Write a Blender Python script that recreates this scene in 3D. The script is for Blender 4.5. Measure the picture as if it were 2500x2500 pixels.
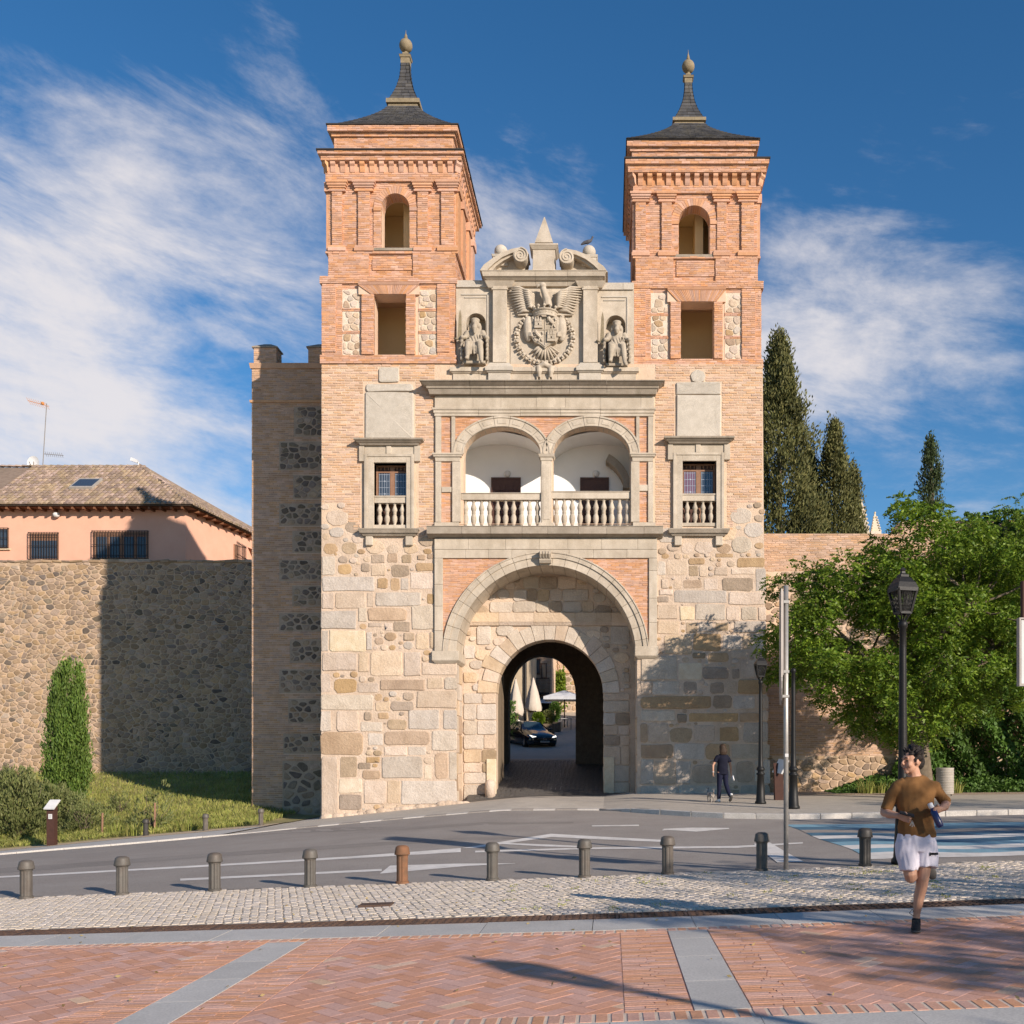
import bpy, math, random
import numpy as np
from mathutils import Vector, Matrix
from mathutils.geometry import tessellate_polygon
for _o in list(bpy.data.objects):
    bpy.data.objects.remove(_o, do_unlink=True)
SC = bpy.context.scene
COL = SC.collection
# ------------------------------------------------------------------ camera
EYE = 1.6
cd = bpy.data.cameras.new('camera'); cam = bpy.data.objects.new('camera', cd); COL.objects.link(cam)
cam.location = (0, 0, EYE); cam.rotation_euler = (math.radians(90), 0, 0)
cd.sensor_width = 36; cd.lens = 36; cd.shift_x = -0.096; cd.shift_y = 0.2428
cd.clip_start = 0.1; cd.clip_end = 3000
SC.camera = cam
# ------------------------------------------------------------------ light
SUN = Vector((0.93, -1.0, 0.52)).normalized()
sd = bpy.data.lights.new('sun', 'SUN'); sun = bpy.data.objects.new('sun', sd); COL.objects.link(sun)
sd.energy = 5.0; sd.angle = math.radians(0.55); sd.color = (1.0, 0.87, 0.74)
sun.rotation_euler = (-SUN).to_track_quat('-Z', 'Y').to_euler()
sun.location = (30, -30, 40)
SC.view_settings.view_transform = 'Standard'; SC.view_settings.look = 'None'
SC.view_settings.exposure = 0.33; SC.view_settings.gamma = 1.0
SC.view_settings.use_curve_mapping = False
W = bpy.data.worlds.new('World'); SC.world = W; W.use_nodes = True
nt = W.node_tree; nt.nodes.clear()
def WN(t, **k):
    n = nt.nodes.new(t)
    for a, b in k.items(): setattr(n, a, b)
    return n
def wl(a, b): nt.links.new(a, b)
def wmath(op, a, b=None, clamp=False):
    n = WN('ShaderNodeMath', operation=op, use_clamp=clamp)
    for i, v in enumerate((a, b)):
        if v is None: continue
        if isinstance(v, (int, float)): n.inputs[i].default_value = v
        else: wl(v, n.inputs[i])
    return n.outputs[0]
sky = WN('ShaderNodeTexSky', sky_type='NISHITA'); sky.sun_disc = False
sky.sun_elevation = math.asin(SUN.z); sky.sun_rotation = math.atan2(SUN.x, SUN.y)
sky.altitude = 500; sky.air_density = 1.0; sky.dust_density = 0.05; sky.ozone_density = 3.0
hsv = WN('ShaderNodeHueSaturation'); hsv.inputs['Saturation'].default_value = 1.25
hsv.inputs['Value'].default_value = 1.12
wl(sky.outputs[0], hsv.inputs['Color'])
tc = WN('ShaderNodeTexCoord')
# high cirrus: noise stretched along the wind, in sky directions
def mapping(rot, scl, loc=(0, 0, 0)):
    m = WN('ShaderNodeMapping', vector_type='TEXTURE'); scl = tuple(1/q for q in scl); m.inputs['Rotation'].default_value = rot
    m.inputs['Scale'].default_value = scl; m.inputs['Location'].default_value = loc
    wl(tc.outputs['Generated'], m.inputs['Vector']); return m.outputs[0]
def wnoise(vec, scale, detail, rough, dist=0.0):
    n = WN('ShaderNodeTexNoise'); n.inputs['Scale'].default_value = scale
    n.inputs['Detail'].default_value = detail; n.inputs['Roughness'].default_value = rough
    n.inputs['Distortion'].default_value = dist; wl(vec, n.inputs['Vector']); return n.outputs['Fac']
a = math.radians(11)
n1 = wnoise(mapping((0, a, 0), (1.0, 1.0, 1.75), (0.35, 0, 0.2)), 3.0, 12, 0.60, 0.35)
n2 = wnoise(mapping((0, a * 1.15, 0), (1.0, 1.0, 3.2), (2.1, 0, 0.7)), 4.2, 12, 0.66, 0.3)
n3 = wnoise(mapping((0, 0.2, 0), (1.0, 1.0, 1.4), (3.3, 0, 1.7)), 1.7, 3, 0.5)
sep = WN('ShaderNodeSeparateXYZ'); wl(tc.outputs['Generated'], sep.inputs[0])
def blob(px, py, rad):
    d = Vector(((px - 1490) / 2500, 1.0, (1857 - py) / 2500)).normalized()
    v = WN('ShaderNodeVectorMath', operation='DISTANCE'); wl(tc.outputs['Generated'], v.inputs[0])
    v.inputs[1].default_value = d
    t = wmath('DIVIDE', v.outputs['Value'], rad)
    return wmath('SUBTRACT', 1.0, t, True)
cov = wmath('MULTIPLY', blob(150, 1080, 0.42), 0.52)
for px, py, rad, w in ((2350, 950, 0.27, 0.42), (2000, 800, 0.20, 0.30), (1300, 600, 0.17, 0.56), (420, 560, 0.30, 0.20), (250, 800, 0.22, 0.12)):
    cov = wmath('ADD', cov, wmath('MULTIPLY', blob(px, py, rad), w))
dens = wmath('ADD', wmath('MULTIPLY', n1, 1.6), wmath('MULTIPLY', n2, 1.35))
dens = wmath('ADD', dens, wmath('MULTIPLY', n3, 0.20))
dens = wmath('ADD', dens, wmath('MULTIPLY', cov, 1.0))
dens = wmath('SUBTRACT', dens, wmath('MULTIPLY', wmath('MAXIMUM', wmath('SUBTRACT', sep.outputs['Z'], 0.43), 0.0), 1.7))
dens = wmath('SUBTRACT', dens, 1.72)
dens = wmath('MULTIPLY', dens, 1.55, True)
mr = WN('ShaderNodeMapRange', interpolation_type='SMOOTHSTEP'); wl(dens, mr.inputs['Value'])
mr.inputs['To Max'].default_value = 0.90
mix = WN('ShaderNodeMix', data_type='RGBA')
wl(mr.outputs[0], mix.inputs['Factor']); wl(hsv.outputs[0], mix.inputs['A'])
mix.inputs['B'].default_value = (7.4, 7.0, 7.0, 1)
bg = WN('ShaderNodeBackground'); bg.inputs['Strength'].default_value = 0.092
wl(mix.outputs['Result'], bg.inputs['Color'])
wo = WN('ShaderNodeOutputWorld'); wl(bg.outputs[0], wo.inputs['Surface'])

# ------------------------------------------------------------------ helpers
RNG = random.Random(11)
NR = np.random.default_rng(5)
F = 2500.0
def at(px, py, Y):
    return ((px - 1490) / F * Y, Y, EYE - (py - 1857) / F * Y)
def PX(px, Y): return (px - 1490) / F * Y
def PZ(py, Y): return EYE - (py - 1857) / F * Y

class MB:
    def __init__(s): s.v = []; s.f = []
    def add(s, vs, fs):
        b = len(s.v); s.v.extend([tuple(map(float, p)) for p in vs]); s.f.extend([tuple(i + b for i in f) for f in fs]); return s
    def box(s, x0, x1, y0, y1, z0, z1):
        return s.add([(x0,y0,z0),(x1,y0,z0),(x1,y1,z0),(x0,y1,z0),(x0,y0,z1),(x1,y0,z1),(x1,y1,z1),(x0,y1,z1)],
              [(3,2,1,0),(4,5,6,7),(0,1,5,4),(1,2,6,5),(2,3,7,6),(3,0,4,7)])
    def fr(s, x0, x1, y0, y1, z0, z1, p0=0., p1=0.):
        return s.add([(x0-p0,y0-p0,z0),(x1+p0,y0-p0,z0),(x1+p0,y1+p0,z0),(x0-p0,y1+p0,z0),
                      (x0-p1,y0-p1,z1),(x1+p1,y0-p1,z1),(x1+p1,y1+p1,z1),(x0-p1,y1+p1,z1)],
              [(3,2,1,0),(4,5,6,7),(0,1,5,4),(1,2,6,5),(2,3,7,6),(3,0,4,7)])
    def obox(s, c, ax, ay, az):
        c = np.array(c, float); ax, ay, az = [np.array(q, float) for q in (ax, ay, az)]
        vs = [c+i*ax+j*ay+k*az for k in (-1,1) for (i,j) in ((-1,-1),(1,-1),(1,1),(-1,1))]
        return s.add(vs, [(3,2,1,0),(4,5,6,7),(0,1,5,4),(1,2,6,5),(2,3,7,6),(3,0,4,7)])
    def bar(s, a, b, w, h=None):
        a = Vector(a); b = Vector(b); d = (b - a); h = h or w
        n = d.normalized(); up = Vector((0,0,1)) if abs(n.z) < .95 else Vector((0,1,0))
        sx = n.cross(up).normalized(); sy = sx.cross(n)
        return s.obox((a+b)/2, sx*w/2, d/2, sy*h/2)
    def prism(s, poly, y0, y1):            # poly in XZ, extruded along Y
        n = len(poly); ar = sum(poly[i][0]*poly[(i+1)%n][1]-poly[(i+1)%n][0]*poly[i][1] for i in range(n))
        if ar < 0: poly = poly[::-1]
        vs = [(x, y0, z) for x, z in poly] + [(x, y1, z) for x, z in poly]
        fs = [tuple(range(n)), tuple(range(2*n-1, n-1, -1))]
        fs += [((i+1)%n, i, n+i, n+(i+1)%n) for i in range(n)]
        return s.add(vs, fs)
    def prismx(s, poly, x0, x1):           # poly in YZ, extruded along X
        n = len(poly); ar = sum(poly[i][0]*poly[(i+1)%n][1]-poly[(i+1)%n][0]*poly[i][1] for i in range(n))
        if ar < 0: poly = poly[::-1]
        vs = [(x1, y, z) for y, z in poly] + [(x0, y, z) for y, z in poly]
        fs = [tuple(range(n)), tuple(range(2*n-1, n-1, -1))]
        fs += [((i+1)%n, i, n+i, n+(i+1)%n) for i in range(n)]
        return s.add(vs, fs)
    def slab(s, outer, holes, y0, y1, back=True):   # XZ polygon with holes, thickness along Y
        loops = [list(outer)] + [list(h) for h in holes]
        allp = [p for l in loops for p in l]
        tris = tessellate_polygon([[Vector((x, z, 0)) for x, z in l] for l in loops])
        n = len(allp)
        vs = [(x, y0, z) for x, z in allp] + [(x, y1, z) for x, z in allp]
        fs = []
        for t in tris:
            a, b, c = [allp[i] for i in t]
            cr = (b[0]-a[0])*(c[1]-a[1])-(b[1]-a[1])*(c[0]-a[0])
            t = t if cr > 0 else t[::-1]
            fs.append(tuple(t))
            if back: fs.append(tuple(n+i for i in t[::-1]))
        b = 0
        for l in loops:
            m = len(l)
            for i in range(m): fs.append((b+(i+1)%m, b+i, n+b+i, n+b+(i+1)%m))
            b += m
        return s.add(vs, fs)
    def tube(s, pts, rad, n=8, cap=True, ref=(1,0,0)):
        pts = [np.array(p, float) for p in pts]; m = len(pts)
        if not isinstance(rad, (list, tuple)): rad = [rad]*m
        b = len(s.v); e1 = None
        for i in range(m):
            t = pts[min(i+1,m-1)]-pts[max(i-1,0)]; t /= (np.linalg.norm(t)+1e-9)
            r = np.array(ref, float) if e1 is None else e1
            e = r - t*np.dot(r,t)
            if np.linalg.norm(e) < .05: r = np.array((0,1,0.)); e = r - t*np.dot(r,t)
            e1 = e/np.linalg.norm(e); e2 = np.cross(t, e1)
            ra, rb = rad[i] if isinstance(rad[i], (list,tuple)) else (rad[i], rad[i])
            for k in range(n):
                a = 2*math.pi*k/n; p = pts[i]+e1*ra*math.cos(a)+e2*rb*math.sin(a); s.v.append(tuple(p))
        for i in range(m-1):
            for k in range(n):
                k2 = (k+1)%n; s.f.append((b+i*n+k, b+i*n+k2, b+(i+1)*n+k2, b+(i+1)*n+k))
        if cap:
            s.f.append(tuple(b+k for k in range(n-1,-1,-1))); s.f.append(tuple(b+(m-1)*n+k for k in range(n)))
        return s
    def lathe(s, prof, c=(0,0,0), n=16):    # prof: (r,z) from bottom up
        b = len(s.v); m = len(prof)
        for r, z in prof:
            for k in range(n):
                a = 2*math.pi*k/n; s.v.append((c[0]+r*math.cos(a), c[1]+r*math.sin(a), c[2]+z))
        for i in range(m-1):
            for k in range(n):
                k2 = (k+1)%n; s.f.append((b+i*n+k, b+i*n+k2, b+(i+1)*n+k2, b+(i+1)*n+k))
        s.f.append(tuple(b+k for k in range(n-1,-1,-1))); s.f.append(tuple(b+(m-1)*n+k for k in range(n)))
        return s
    def ball(s, c, r, nu=16, nv=10, sc=(1,1,1)):
        prof = [(max(1e-3, r*math.sin(math.pi*i/nv)), -r*math.cos(math.pi*i/nv)) for i in range(nv+1)]
        b = len(s.v); s.lathe(prof, (0,0,0), nu)
        for i in range(b, len(s.v)):
            x,y,z = s.v[i]; s.v[i] = (c[0]+x*sc[0], c[1]+y*sc[1], c[2]+z*sc[2])
        return s
    def xf(s, M, start=0):
        for i in range(start, len(s.v)): s.v[i] = tuple(M @ Vector(s.v[i]))
        return s
    def mesh(s, name, m, smooth=False):
        me = bpy.data.meshes.new(name); me.from_pydata(s.v, [], s.f)
        if m: me.materials.append(m)
        if smooth: me.polygons.foreach_set('use_smooth', [True]*len(me.polygons))
        me.update(); return me
    def build(s, name, m, parent=None, smooth=False, bevel=0, **k):
        return link(name, s.mesh(name, m, smooth), parent, bevel=bevel, **k)

LOC = {}
def link(name, me, parent=None, label=None, cat=None, group=None, kind=None, bevel=0, loc=None):
    o = bpy.data.objects.new(name, me); COL.objects.link(o)
    if parent is not None:
        o.parent = parent
        if parent.name in LOC: o.matrix_parent_inverse = Matrix.Translation(-Vector(LOC[parent.name]))
    if loc is not None: o.location = loc
    tag(o, label, cat, group, kind)
    if bevel:
        b = o.modifiers.new('bevel', 'BEVEL'); b.width = bevel; b.segments = 1; b.limit_method = 'ANGLE'
    return o
def tag(o, label=None, cat=None, group=None, kind=None):
    for k, v in (('label', label), ('category', cat), ('group', group), ('kind', kind)):
        if v: o[k] = v
    return o
def thing(name, label, cat, loc=(0,0,0), group=None, world=True, rz=0):
    """Empty at the thing's base; with world=True its parts are given in world coordinates."""
    o = bpy.data.objects.new(name, None); COL.objects.link(o); o.location = loc; o.rotation_euler = (0,0,rz)
    o.empty_display_size = .3
    if world: LOC[o.name] = loc
    return tag(o, label, cat, group)
def dup(root, loc, rz=0, label=None, mats=None, scale=None):
    r = root.copy(); COL.objects.link(r); r.location = loc; r.rotation_euler = (0,0,rz)
    if scale: r.scale = (scale,)*3
    if label: r['label'] = label
    for ch in list(root.children):
        c = ch.copy(); COL.objects.link(c); c.parent = r
        for g in list(ch.children):
            d = g.copy(); COL.objects.link(d); d.parent = c
    return r
def npmesh(name, V, Q, m, smooth=False):
    V = np.ascontiguousarray(V, dtype=np.float32); Q = np.ascontiguousarray(Q, dtype=np.int32)
    me = bpy.data.meshes.new(name); nq, k = Q.shape
    me.vertices.add(len(V)); me.vertices.foreach_set('co', V.ravel())
    me.loops.add(nq*k); me.loops.foreach_set('vertex_index', Q.ravel())
    me.polygons.add(nq); me.polygons.foreach_set('loop_start', np.arange(0, nq*k, k, dtype=np.int32))
    me.polygons.foreach_set('loop_total', np.full(nq, k, dtype=np.int32))
    if smooth: me.polygons.foreach_set('use_smooth', np.ones(nq, dtype=bool))
    me.materials.append(m); me.update(calc_edges=True); me.validate(); return me
def fuse(mb, name, m, parent=None, voxel=.012, smooth=4, **k):
    me = mb.mesh('tmp', m); o = bpy.data.objects.new('tmp', me); COL.objects.link(o)
    r = o.modifiers.new('r', 'REMESH'); r.mode = 'VOXEL'; r.voxel_size = voxel; r.use_smooth_shade = True
    if smooth:
        q = o.modifiers.new('s', 'SMOOTH'); q.iterations = smooth; q.factor = .5
    dg = bpy.context.evaluated_depsgraph_get(); dg.update()
    nm = bpy.data.meshes.new_from_object(o.evaluated_get(dg)); nm.name = name
    bpy.data.objects.remove(o, do_unlink=True); bpy.data.meshes.remove(me)
    if not nm.materials: nm.materials.append(m)
    nm.polygons.foreach_set('use_smooth', [True]*len(nm.polygons))
    return link(name, nm, parent, **k)

# ------------------------------------------------------------------ materials
def mat(name, c1, c2=None, scale=6., rough=.85, bump=.35, bscale=50., var=.14, hue=0., stain=0., stain_scale=.5,
        stain_col=None, spec=.25, metal=0., speck=0., dist=.012):
    m = bpy.data.materials.new(name); m.use_nodes = True; t = m.node_tree; N = t.nodes; L = t.links
    b = N['Principled BSDF']; b.inputs['Roughness'].default_value = rough
    b.inputs['Specular IOR Level'].default_value = spec; b.inputs['Metallic'].default_value = metal
    g = N.new('ShaderNodeNewGeometry'); oi = N.new('ShaderNodeObjectInfo')
    n = N.new('ShaderNodeTexNoise'); n.inputs['Scale'].default_value = scale; n.inputs['Detail'].default_value = 6
    n.inputs['Roughness'].default_value = .62; L.new(g.outputs['Position'], n.inputs['Vector'])
    mx = N.new('ShaderNodeMix'); mx.data_type = 'RGBA'
    mr = N.new('ShaderNodeMapRange'); mr.inputs['From Min'].default_value = .32; mr.inputs['From Max'].default_value = .68
    L.new(n.outputs['Fac'], mr.inputs['Value']); L.new(mr.outputs[0], mx.inputs['Factor'])
    c2 = c2 or tuple(x*.8 for x in c1)
    mx.inputs['A'].default_value = (*c1, 1); mx.inputs['B'].default_value = (*c2, 1)
    out = mx.outputs['Result']
    if var or hue:
        ad = N.new('ShaderNodeMath'); ad.operation = 'ADD'; L.new(g.outputs['Random Per Island'], ad.inputs[0]); L.new(oi.outputs['Random'], ad.inputs[1])
        fr = N.new('ShaderNodeMath'); fr.operation = 'FRACT'; L.new(ad.outputs[0], fr.inputs[0])
        hs = N.new('ShaderNodeHueSaturation'); L.new(out, hs.inputs['Color'])
        v = N.new('ShaderNodeMapRange'); v.inputs['To Min'].default_value = 1-var; v.inputs['To Max'].default_value = 1+var
        L.new(fr.outputs[0], v.inputs['Value']); L.new(v.outputs[0], hs.inputs['Value'])
        if hue:
            m2 = N.new('ShaderNodeMath'); m2.operation = 'MULTIPLY'; m2.inputs[1].default_value = 7.31; L.new(fr.outputs[0], m2.inputs[0])
            f2 = N.new('ShaderNodeMath'); f2.operation = 'FRACT'; L.new(m2.outputs[0], f2.inputs[0])
            h = N.new('ShaderNodeMapRange'); h.inputs['To Min'].default_value = .5-hue; h.inputs['To Max'].default_value = .5+hue
            L.new(f2.outputs[0], h.inputs['Value']); L.new(h.outputs[0], hs.inputs['Hue'])
            s2 = N.new('ShaderNodeMapRange'); s2.inputs['To Min'].default_value = .8; s2.inputs['To Max'].default_value = 1.15
            L.new(f2.outputs[0], s2.inputs['Value']); L.new(s2.outputs[0], hs.inputs['Saturation'])
        out = hs.outputs[0]
    if stain:
        sn = N.new('ShaderNodeTexNoise'); sn.inputs['Scale'].default_value = stain_scale; sn.inputs['Detail'].default_value = 7
        sn.inputs['Roughness'].default_value = .66
        sv_ = N.new('ShaderNodeVectorMath'); sv_.operation = 'MULTIPLY'; sv_.inputs[1].default_value = (1, 1, .32); L.new(g.outputs['Position'], sv_.inputs[0]); L.new(sv_.outputs[0], sn.inputs['Vector'])
        sm = N.new('ShaderNodeMapRange'); sm.inputs['From Min'].default_value = .47; sm.inputs['From Max'].default_value = .72
        sm.inputs['To Max'].default_value = stain; L.new(sn.outputs['Fac'], sm.inputs['Value'])
        mm = N.new('ShaderNodeMix'); mm.data_type = 'RGBA'; L.new(sm.outputs[0], mm.inputs['Factor']); L.new(out, mm.inputs['A'])
        sc = stain_col or tuple(x*.45 for x in c1); mm.inputs['B'].default_value = (*sc, 1); out = mm.outputs['Result']
    if speck:
        sn = N.new('ShaderNodeTexNoise'); sn.inputs['Scale'].default_value = 55; sn.inputs['Detail'].default_value = 2
        L.new(g.outputs['Position'], sn.inputs['Vector'])
        sm = N.new('ShaderNodeMapRange'); sm.inputs['From Min'].default_value = .3; sm.inputs['From Max'].default_value = .7
        sm.inputs['To Min'].default_value = 1-speck; sm.inputs['To Max'].default_value = 1+speck
        L.new(sn.outputs['Fac'], sm.inputs['Value'])
        vm = N.new('ShaderNodeVectorMath'); vm.operation = 'SCALE'; L.new(out, vm.inputs[0]); L.new(sm.outputs[0], vm.inputs['Scale']); out = vm.outputs[0]
    L.new(out, b.inputs['Base Color'])
    if bump:
        bn = N.new('ShaderNodeTexNoise'); bn.inputs['Scale'].default_value = bscale; bn.inputs['Detail'].default_value = 5
        bn.inputs['Roughness'].default_value = .65; L.new(g.outputs['Position'], bn.inputs['Vector'])
        bu = N.new('ShaderNodeBump'); bu.inputs['Strength'].default_value = bump; bu.inputs['Distance'].default_value = dist
        L.new(bn.outputs['Fac'], bu.inputs['Height']); L.new(bu.outputs[0], b.inputs['Normal'])
    return m
def leafmat(name, c1, c2, var=.3, trans=.35, rough=.5):
    m = bpy.data.materials.new(name); m.use_nodes = True; t = m.node_tree; N = t.nodes; L = t.links
    b = N['Principled BSDF']; b.inputs['Roughness'].default_value = rough; b.inputs['Specular IOR Level'].default_value = .3
    g = N.new('ShaderNodeNewGeometry'); mx = N.new('ShaderNodeMix'); mx.data_type = 'RGBA'
    mx.inputs['A'].default_value = (*c1, 1); mx.inputs['B'].default_value = (*c2, 1); L.new(g.outputs['Random Per Island'], mx.inputs['Factor'])
    n = N.new('ShaderNodeTexNoise'); n.inputs['Scale'].default_value = 1.1; n.inputs['Detail'].default_value = 3; L.new(g.outputs['Position'], n.inputs['Vector'])
    v = N.new('ShaderNodeMapRange'); v.inputs['From Min'].default_value = .3; v.inputs['From Max'].default_value = .7
    v.inputs['To Min'].default_value = 1-var; v.inputs['To Max'].default_value = 1+var; L.new(n.outputs['Fac'], v.inputs['Value'])
    hs = N.new('ShaderNodeHueSaturation'); L.new(mx.outputs['Result'], hs.inputs['Color']); L.new(v.outputs[0], hs.inputs['Value'])
    L.new(hs.outputs[0], b.inputs['Base Color'])
    tr = N.new('ShaderNodeBsdfTranslucent'); L.new(hs.outputs[0], tr.inputs['Color'])
    ms = N.new('ShaderNodeMixShader'); ms.inputs[0].default_value = trans
    L.new(b.outputs[0], ms.inputs[1]); L.new(tr.outputs[0], ms.inputs[2]); L.new(ms.outputs[0], N['Material Output'].inputs['Surface'])
    return m
def glassmat(name, col, rough=.06, spec=.8):
    m = mat(name, col, col, bump=0, var=0, rough=rough, spec=spec); return m

M = {}
M['granite'] = mat('granite', (.56,.485,.39), (.455,.385,.30), 3, .9, .5, 60, .08, 0, .5, 1.6, (.27,.22,.155), speck=.16)
M['granite_dark'] = mat('granite_weathered', (.38,.325,.26), (.30,.25,.195), 4, .92, .5, 60, .08, 0, .5, 1.5, (.14,.12,.085), speck=.2)
M['granite_grey'] = mat('granite_grey', (.53,.475,.40), (.45,.40,.33), 5, .9, .45, 70, .06, 0, .1, 1.2, speck=.18)
M['s_g'] = mat('stone_grey', (.57,.49,.405), (.46,.385,.31), 2.6, .92, .9, 13, .12, .004, .3, 1.1, (.27,.21,.15), speck=.2, dist=.035)
M['s_b'] = mat('stone_beige', (.61,.485,.37), (.505,.385,.28), 2.3, .92, .9, 13, .13, .005, .3, 1.3, (.32,.22,.13), speck=.18, dist=.035)
M['s_o'] = mat('stone_ochre', (.50,.35,.215), (.39,.265,.16), 2.6, .92, .9, 12, .14, .005, .25, 1.5, (.28,.18,.10), speck=.18, dist=.035)
M['s_d'] = mat('stone_brown', (.42,.32,.23), (.325,.245,.17), 3, .92, .9, 12, .2, .005, .25, 1.5, speck=.2, dist=.035)
M['s_w'] = mat('stone_pale', (.70,.60,.46), (.62,.49,.34), 5, .92, .6, 26, .05, .006, .15, 2, speck=.14, dist=.035)
M['mortar'] = mat('lime_mortar', (.65,.515,.395), (.55,.42,.315), 2.2, .95, .9, 14, 0, 0, .4, .8, (.31,.225,.15), speck=.15, dist=.04)
M['rub_light'] = mat('rubble_stone', (.42,.298,.20), (.305,.213,.14), 4, .93, .9, 20, .30, .006, .3, .6, (.15,.11,.075), speck=.2)
M['rub_mortar'] = mat('rubble_mortar', (.56,.42,.30), (.46,.34,.235), 3, .95, .9, 18, 0, 0, .35, .6, (.24,.18,.12), speck=.15)
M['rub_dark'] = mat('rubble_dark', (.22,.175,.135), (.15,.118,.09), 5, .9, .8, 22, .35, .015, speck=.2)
M['brick_red'] = mat('brick_red', (.60,.345,.22), (.52,.275,.165), 5, .92, .5, 45, .16, .005, .25, 1.0, (.56,.33,.21), speck=.12)
M['mortar_red'] = mat('brick_mortar', (.70,.51,.375), (.64,.45,.32), 5, .95, .6, 40, 0, 0, .2, .8)
M['brick_pale'] = mat('brick_pale', (.60,.40,.27), (.52,.32,.205), 4, .93, .7, 35, .15, .005, .35, .9, (.62,.46,.31), speck=.12)
M['mortar_pale'] = mat('brick_mortar_pale', (.68,.525,.385), (.61,.45,.32), 3, .95, .9, 26, 0, 0, .25, .7, (.48,.32,.20), dist=.03)
M['brick_wing'] = mat('brick_brown', (.56,.365,.245), (.48,.30,.195), 4, .93, .6, 40, .17, .004, .3, .8, (.24,.16,.10), speck=.14)
M['mortar_wing'] = mat('brick_mortar_brown', (.66,.50,.365), (.58,.43,.305), 4, .95, .6, 30, 0, 0, .3, .8)
M['slate'] = mat('slate', (.085,.082,.082), (.055,.055,.058), 6, .62, .35, 40, .3, .0, .3, 3, (.20,.17,.10), spec=.4)
M['edge'] = mat('dark_drip_edge', (.045,.04,.038), None, 6, .8, .2, 30, 0)
M['finial'] = mat('finial_stone', (.30,.245,.16), (.22,.175,.11), 8, .85, .4, 40, .05, 0, .3, 3, speck=.2)
M['plaster_in'] = mat('beige_plaster', (.78,.62,.35), (.74,.58,.32), 2, .95, .15, 40, 0)
M['white'] = mat('white_plaster', (.86,.85,.83), (.82,.81,.79), 1.5, .95, .15, 30, 0)
M['pink'] = mat('pink_render', (.72,.42,.30), (.67,.375,.265), 1.2, .95, .25, 60, 0, 0, .12, .4, (.58,.33,.24))
M['tile'] = mat('roof_tile', (.40,.30,.22), (.28,.20,.145), 4, .92, .5, 30, .3, .018, .35, .7, (.16,.13,.10))
M['eave_wood'] = mat('eave_wood', (.20,.085,.04), (.14,.06,.03), 8, .8, .3, 30, .15)
M['wood'] = mat('dark_wood', (.095,.042,.028), (.07,.03,.02), 12, .55, .25, 60, .06, spec=.4)
M['wood_mid'] = mat('brown_wood', (.30,.17,.11), (.24,.13,.08), 12, .6, .25, 50, .05)
M['wood_old'] = mat('weathered_gate_wood', (.20,.155,.11), (.14,.105,.07), 7, .9, .6, 30, .15)
M['glass'] = glassmat('window_glass', (.045,.058,.078))
M['glass_red'] = glassmat('window_glass_red', (.16,.085,.12))
M['lead'] = mat('leading', (.42,.47,.55), None, 5, .5, 0, var=0, metal=.3)
M['iron'] = mat('black_iron', (.009,.009,.009), (.014,.013,.012), 10, .5, .2, 40, 0, spec=.3)
M['bars'] = mat('window_bars', (.03,.022,.02), None, 10, .6, 0, var=0)
M['bollard'] = mat('cast_iron_grey', (.115,.105,.09), (.085,.075,.064), 9, .55, .3, 50, .10, 0, .35, 4, (.15,.085,.05), spec=.45)
M['bollard_rust'] = mat('cast_iron_rusty', (.26,.12,.06), (.15,.085,.05), 7, .8, .4, 50, .05, 0, .5, 5, (.10,.085,.07))
M['bollard_dark'] = mat('cast_iron_dark', (.05,.045,.04), (.036,.033,.03), 9, .55, .3, 50, .1, spec=.4)
M['grate'] = mat('rusty_iron_grate', (.14,.085,.062), (.085,.055,.042), 9, .75, .35, 60, .15)
M['void'] = mat('drain_dark', (.02,.018,.016), None, bump=0, var=0)
M['asphalt'] = mat('asphalt', (.34,.305,.27), (.29,.255,.225), .9, .9, .8, 130, 0, 0, .3, .22, (.22,.195,.17), speck=.22, dist=.006)
M['paint'] = mat('road_paint', (.80,.76,.70), (.68,.64,.585), 2.5, .8, .4, 90, .03, 0, .45, 2.2, (.36,.33,.30))
M['blue_d'] = mat('crossing_paint_dark_blue', (.06,.15,.23), (.085,.18,.25), 3, .8, .4, 90, .05, 0, .3, 2, (.13,.14,.15))
M['blue_l'] = mat('crossing_paint_light_blue', (.19,.37,.46), (.23,.38,.45), 3, .8, .4, 90, .05, 0, .35, 2, (.16,.17,.175))
M['cobble'] = mat('granite_setts', (.64,.555,.46), (.57,.49,.40), 7, .85, .4, 55, .09, .005, .2, 1.2, (.50,.43,.34), speck=.14)
M['cobble_joint'] = mat('sett_joints', (.58,.495,.395), (.50,.42,.325), 5, .95, .8, 35, 0, 0, .45, 1.5, (.26,.23,.12))
M['pave_grey'] = mat('grey_granite_paving', (.54,.515,.475), (.47,.45,.415), 2.4, .85, .3, 90, .08, 0, .2, .8, (.40,.38,.35), speck=.12)
M['brick_pave'] = mat('brick_paver', (.655,.36,.255), (.595,.315,.22), 3, .85, .3, 60, .07, .005, .25, .8, (.50,.25,.175), speck=.10)
M['brick_pave_pale'] = mat('brick_paver_pale', (.72,.50,.37), (.65,.44,.32), 3, .85, .4, 60, .08, .008, speck=.12)
M['brick_edge'] = mat('brick_edging', (.68,.385,.265), (.59,.31,.205), 3, .85, .4, 60, .12, .006, .2, 1, speck=.12)
M['pave_joint'] = mat('paver_joint', (.60,.36,.26), (.53,.31,.22), 4, .95, .5, 40, 0)
M['pave_joint_pale'] = mat('paver_joint_pale', (.70,.57,.45), (.60,.48,.37), 4, .95, .5, 40, 0)
M['setts_apron'] = mat('apron_setts', (.50,.45,.38), (.41,.365,.305), 3, .88, .8, 22, .12, 0, .25, .5, (.33,.29,.24), speck=.2)
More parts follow.
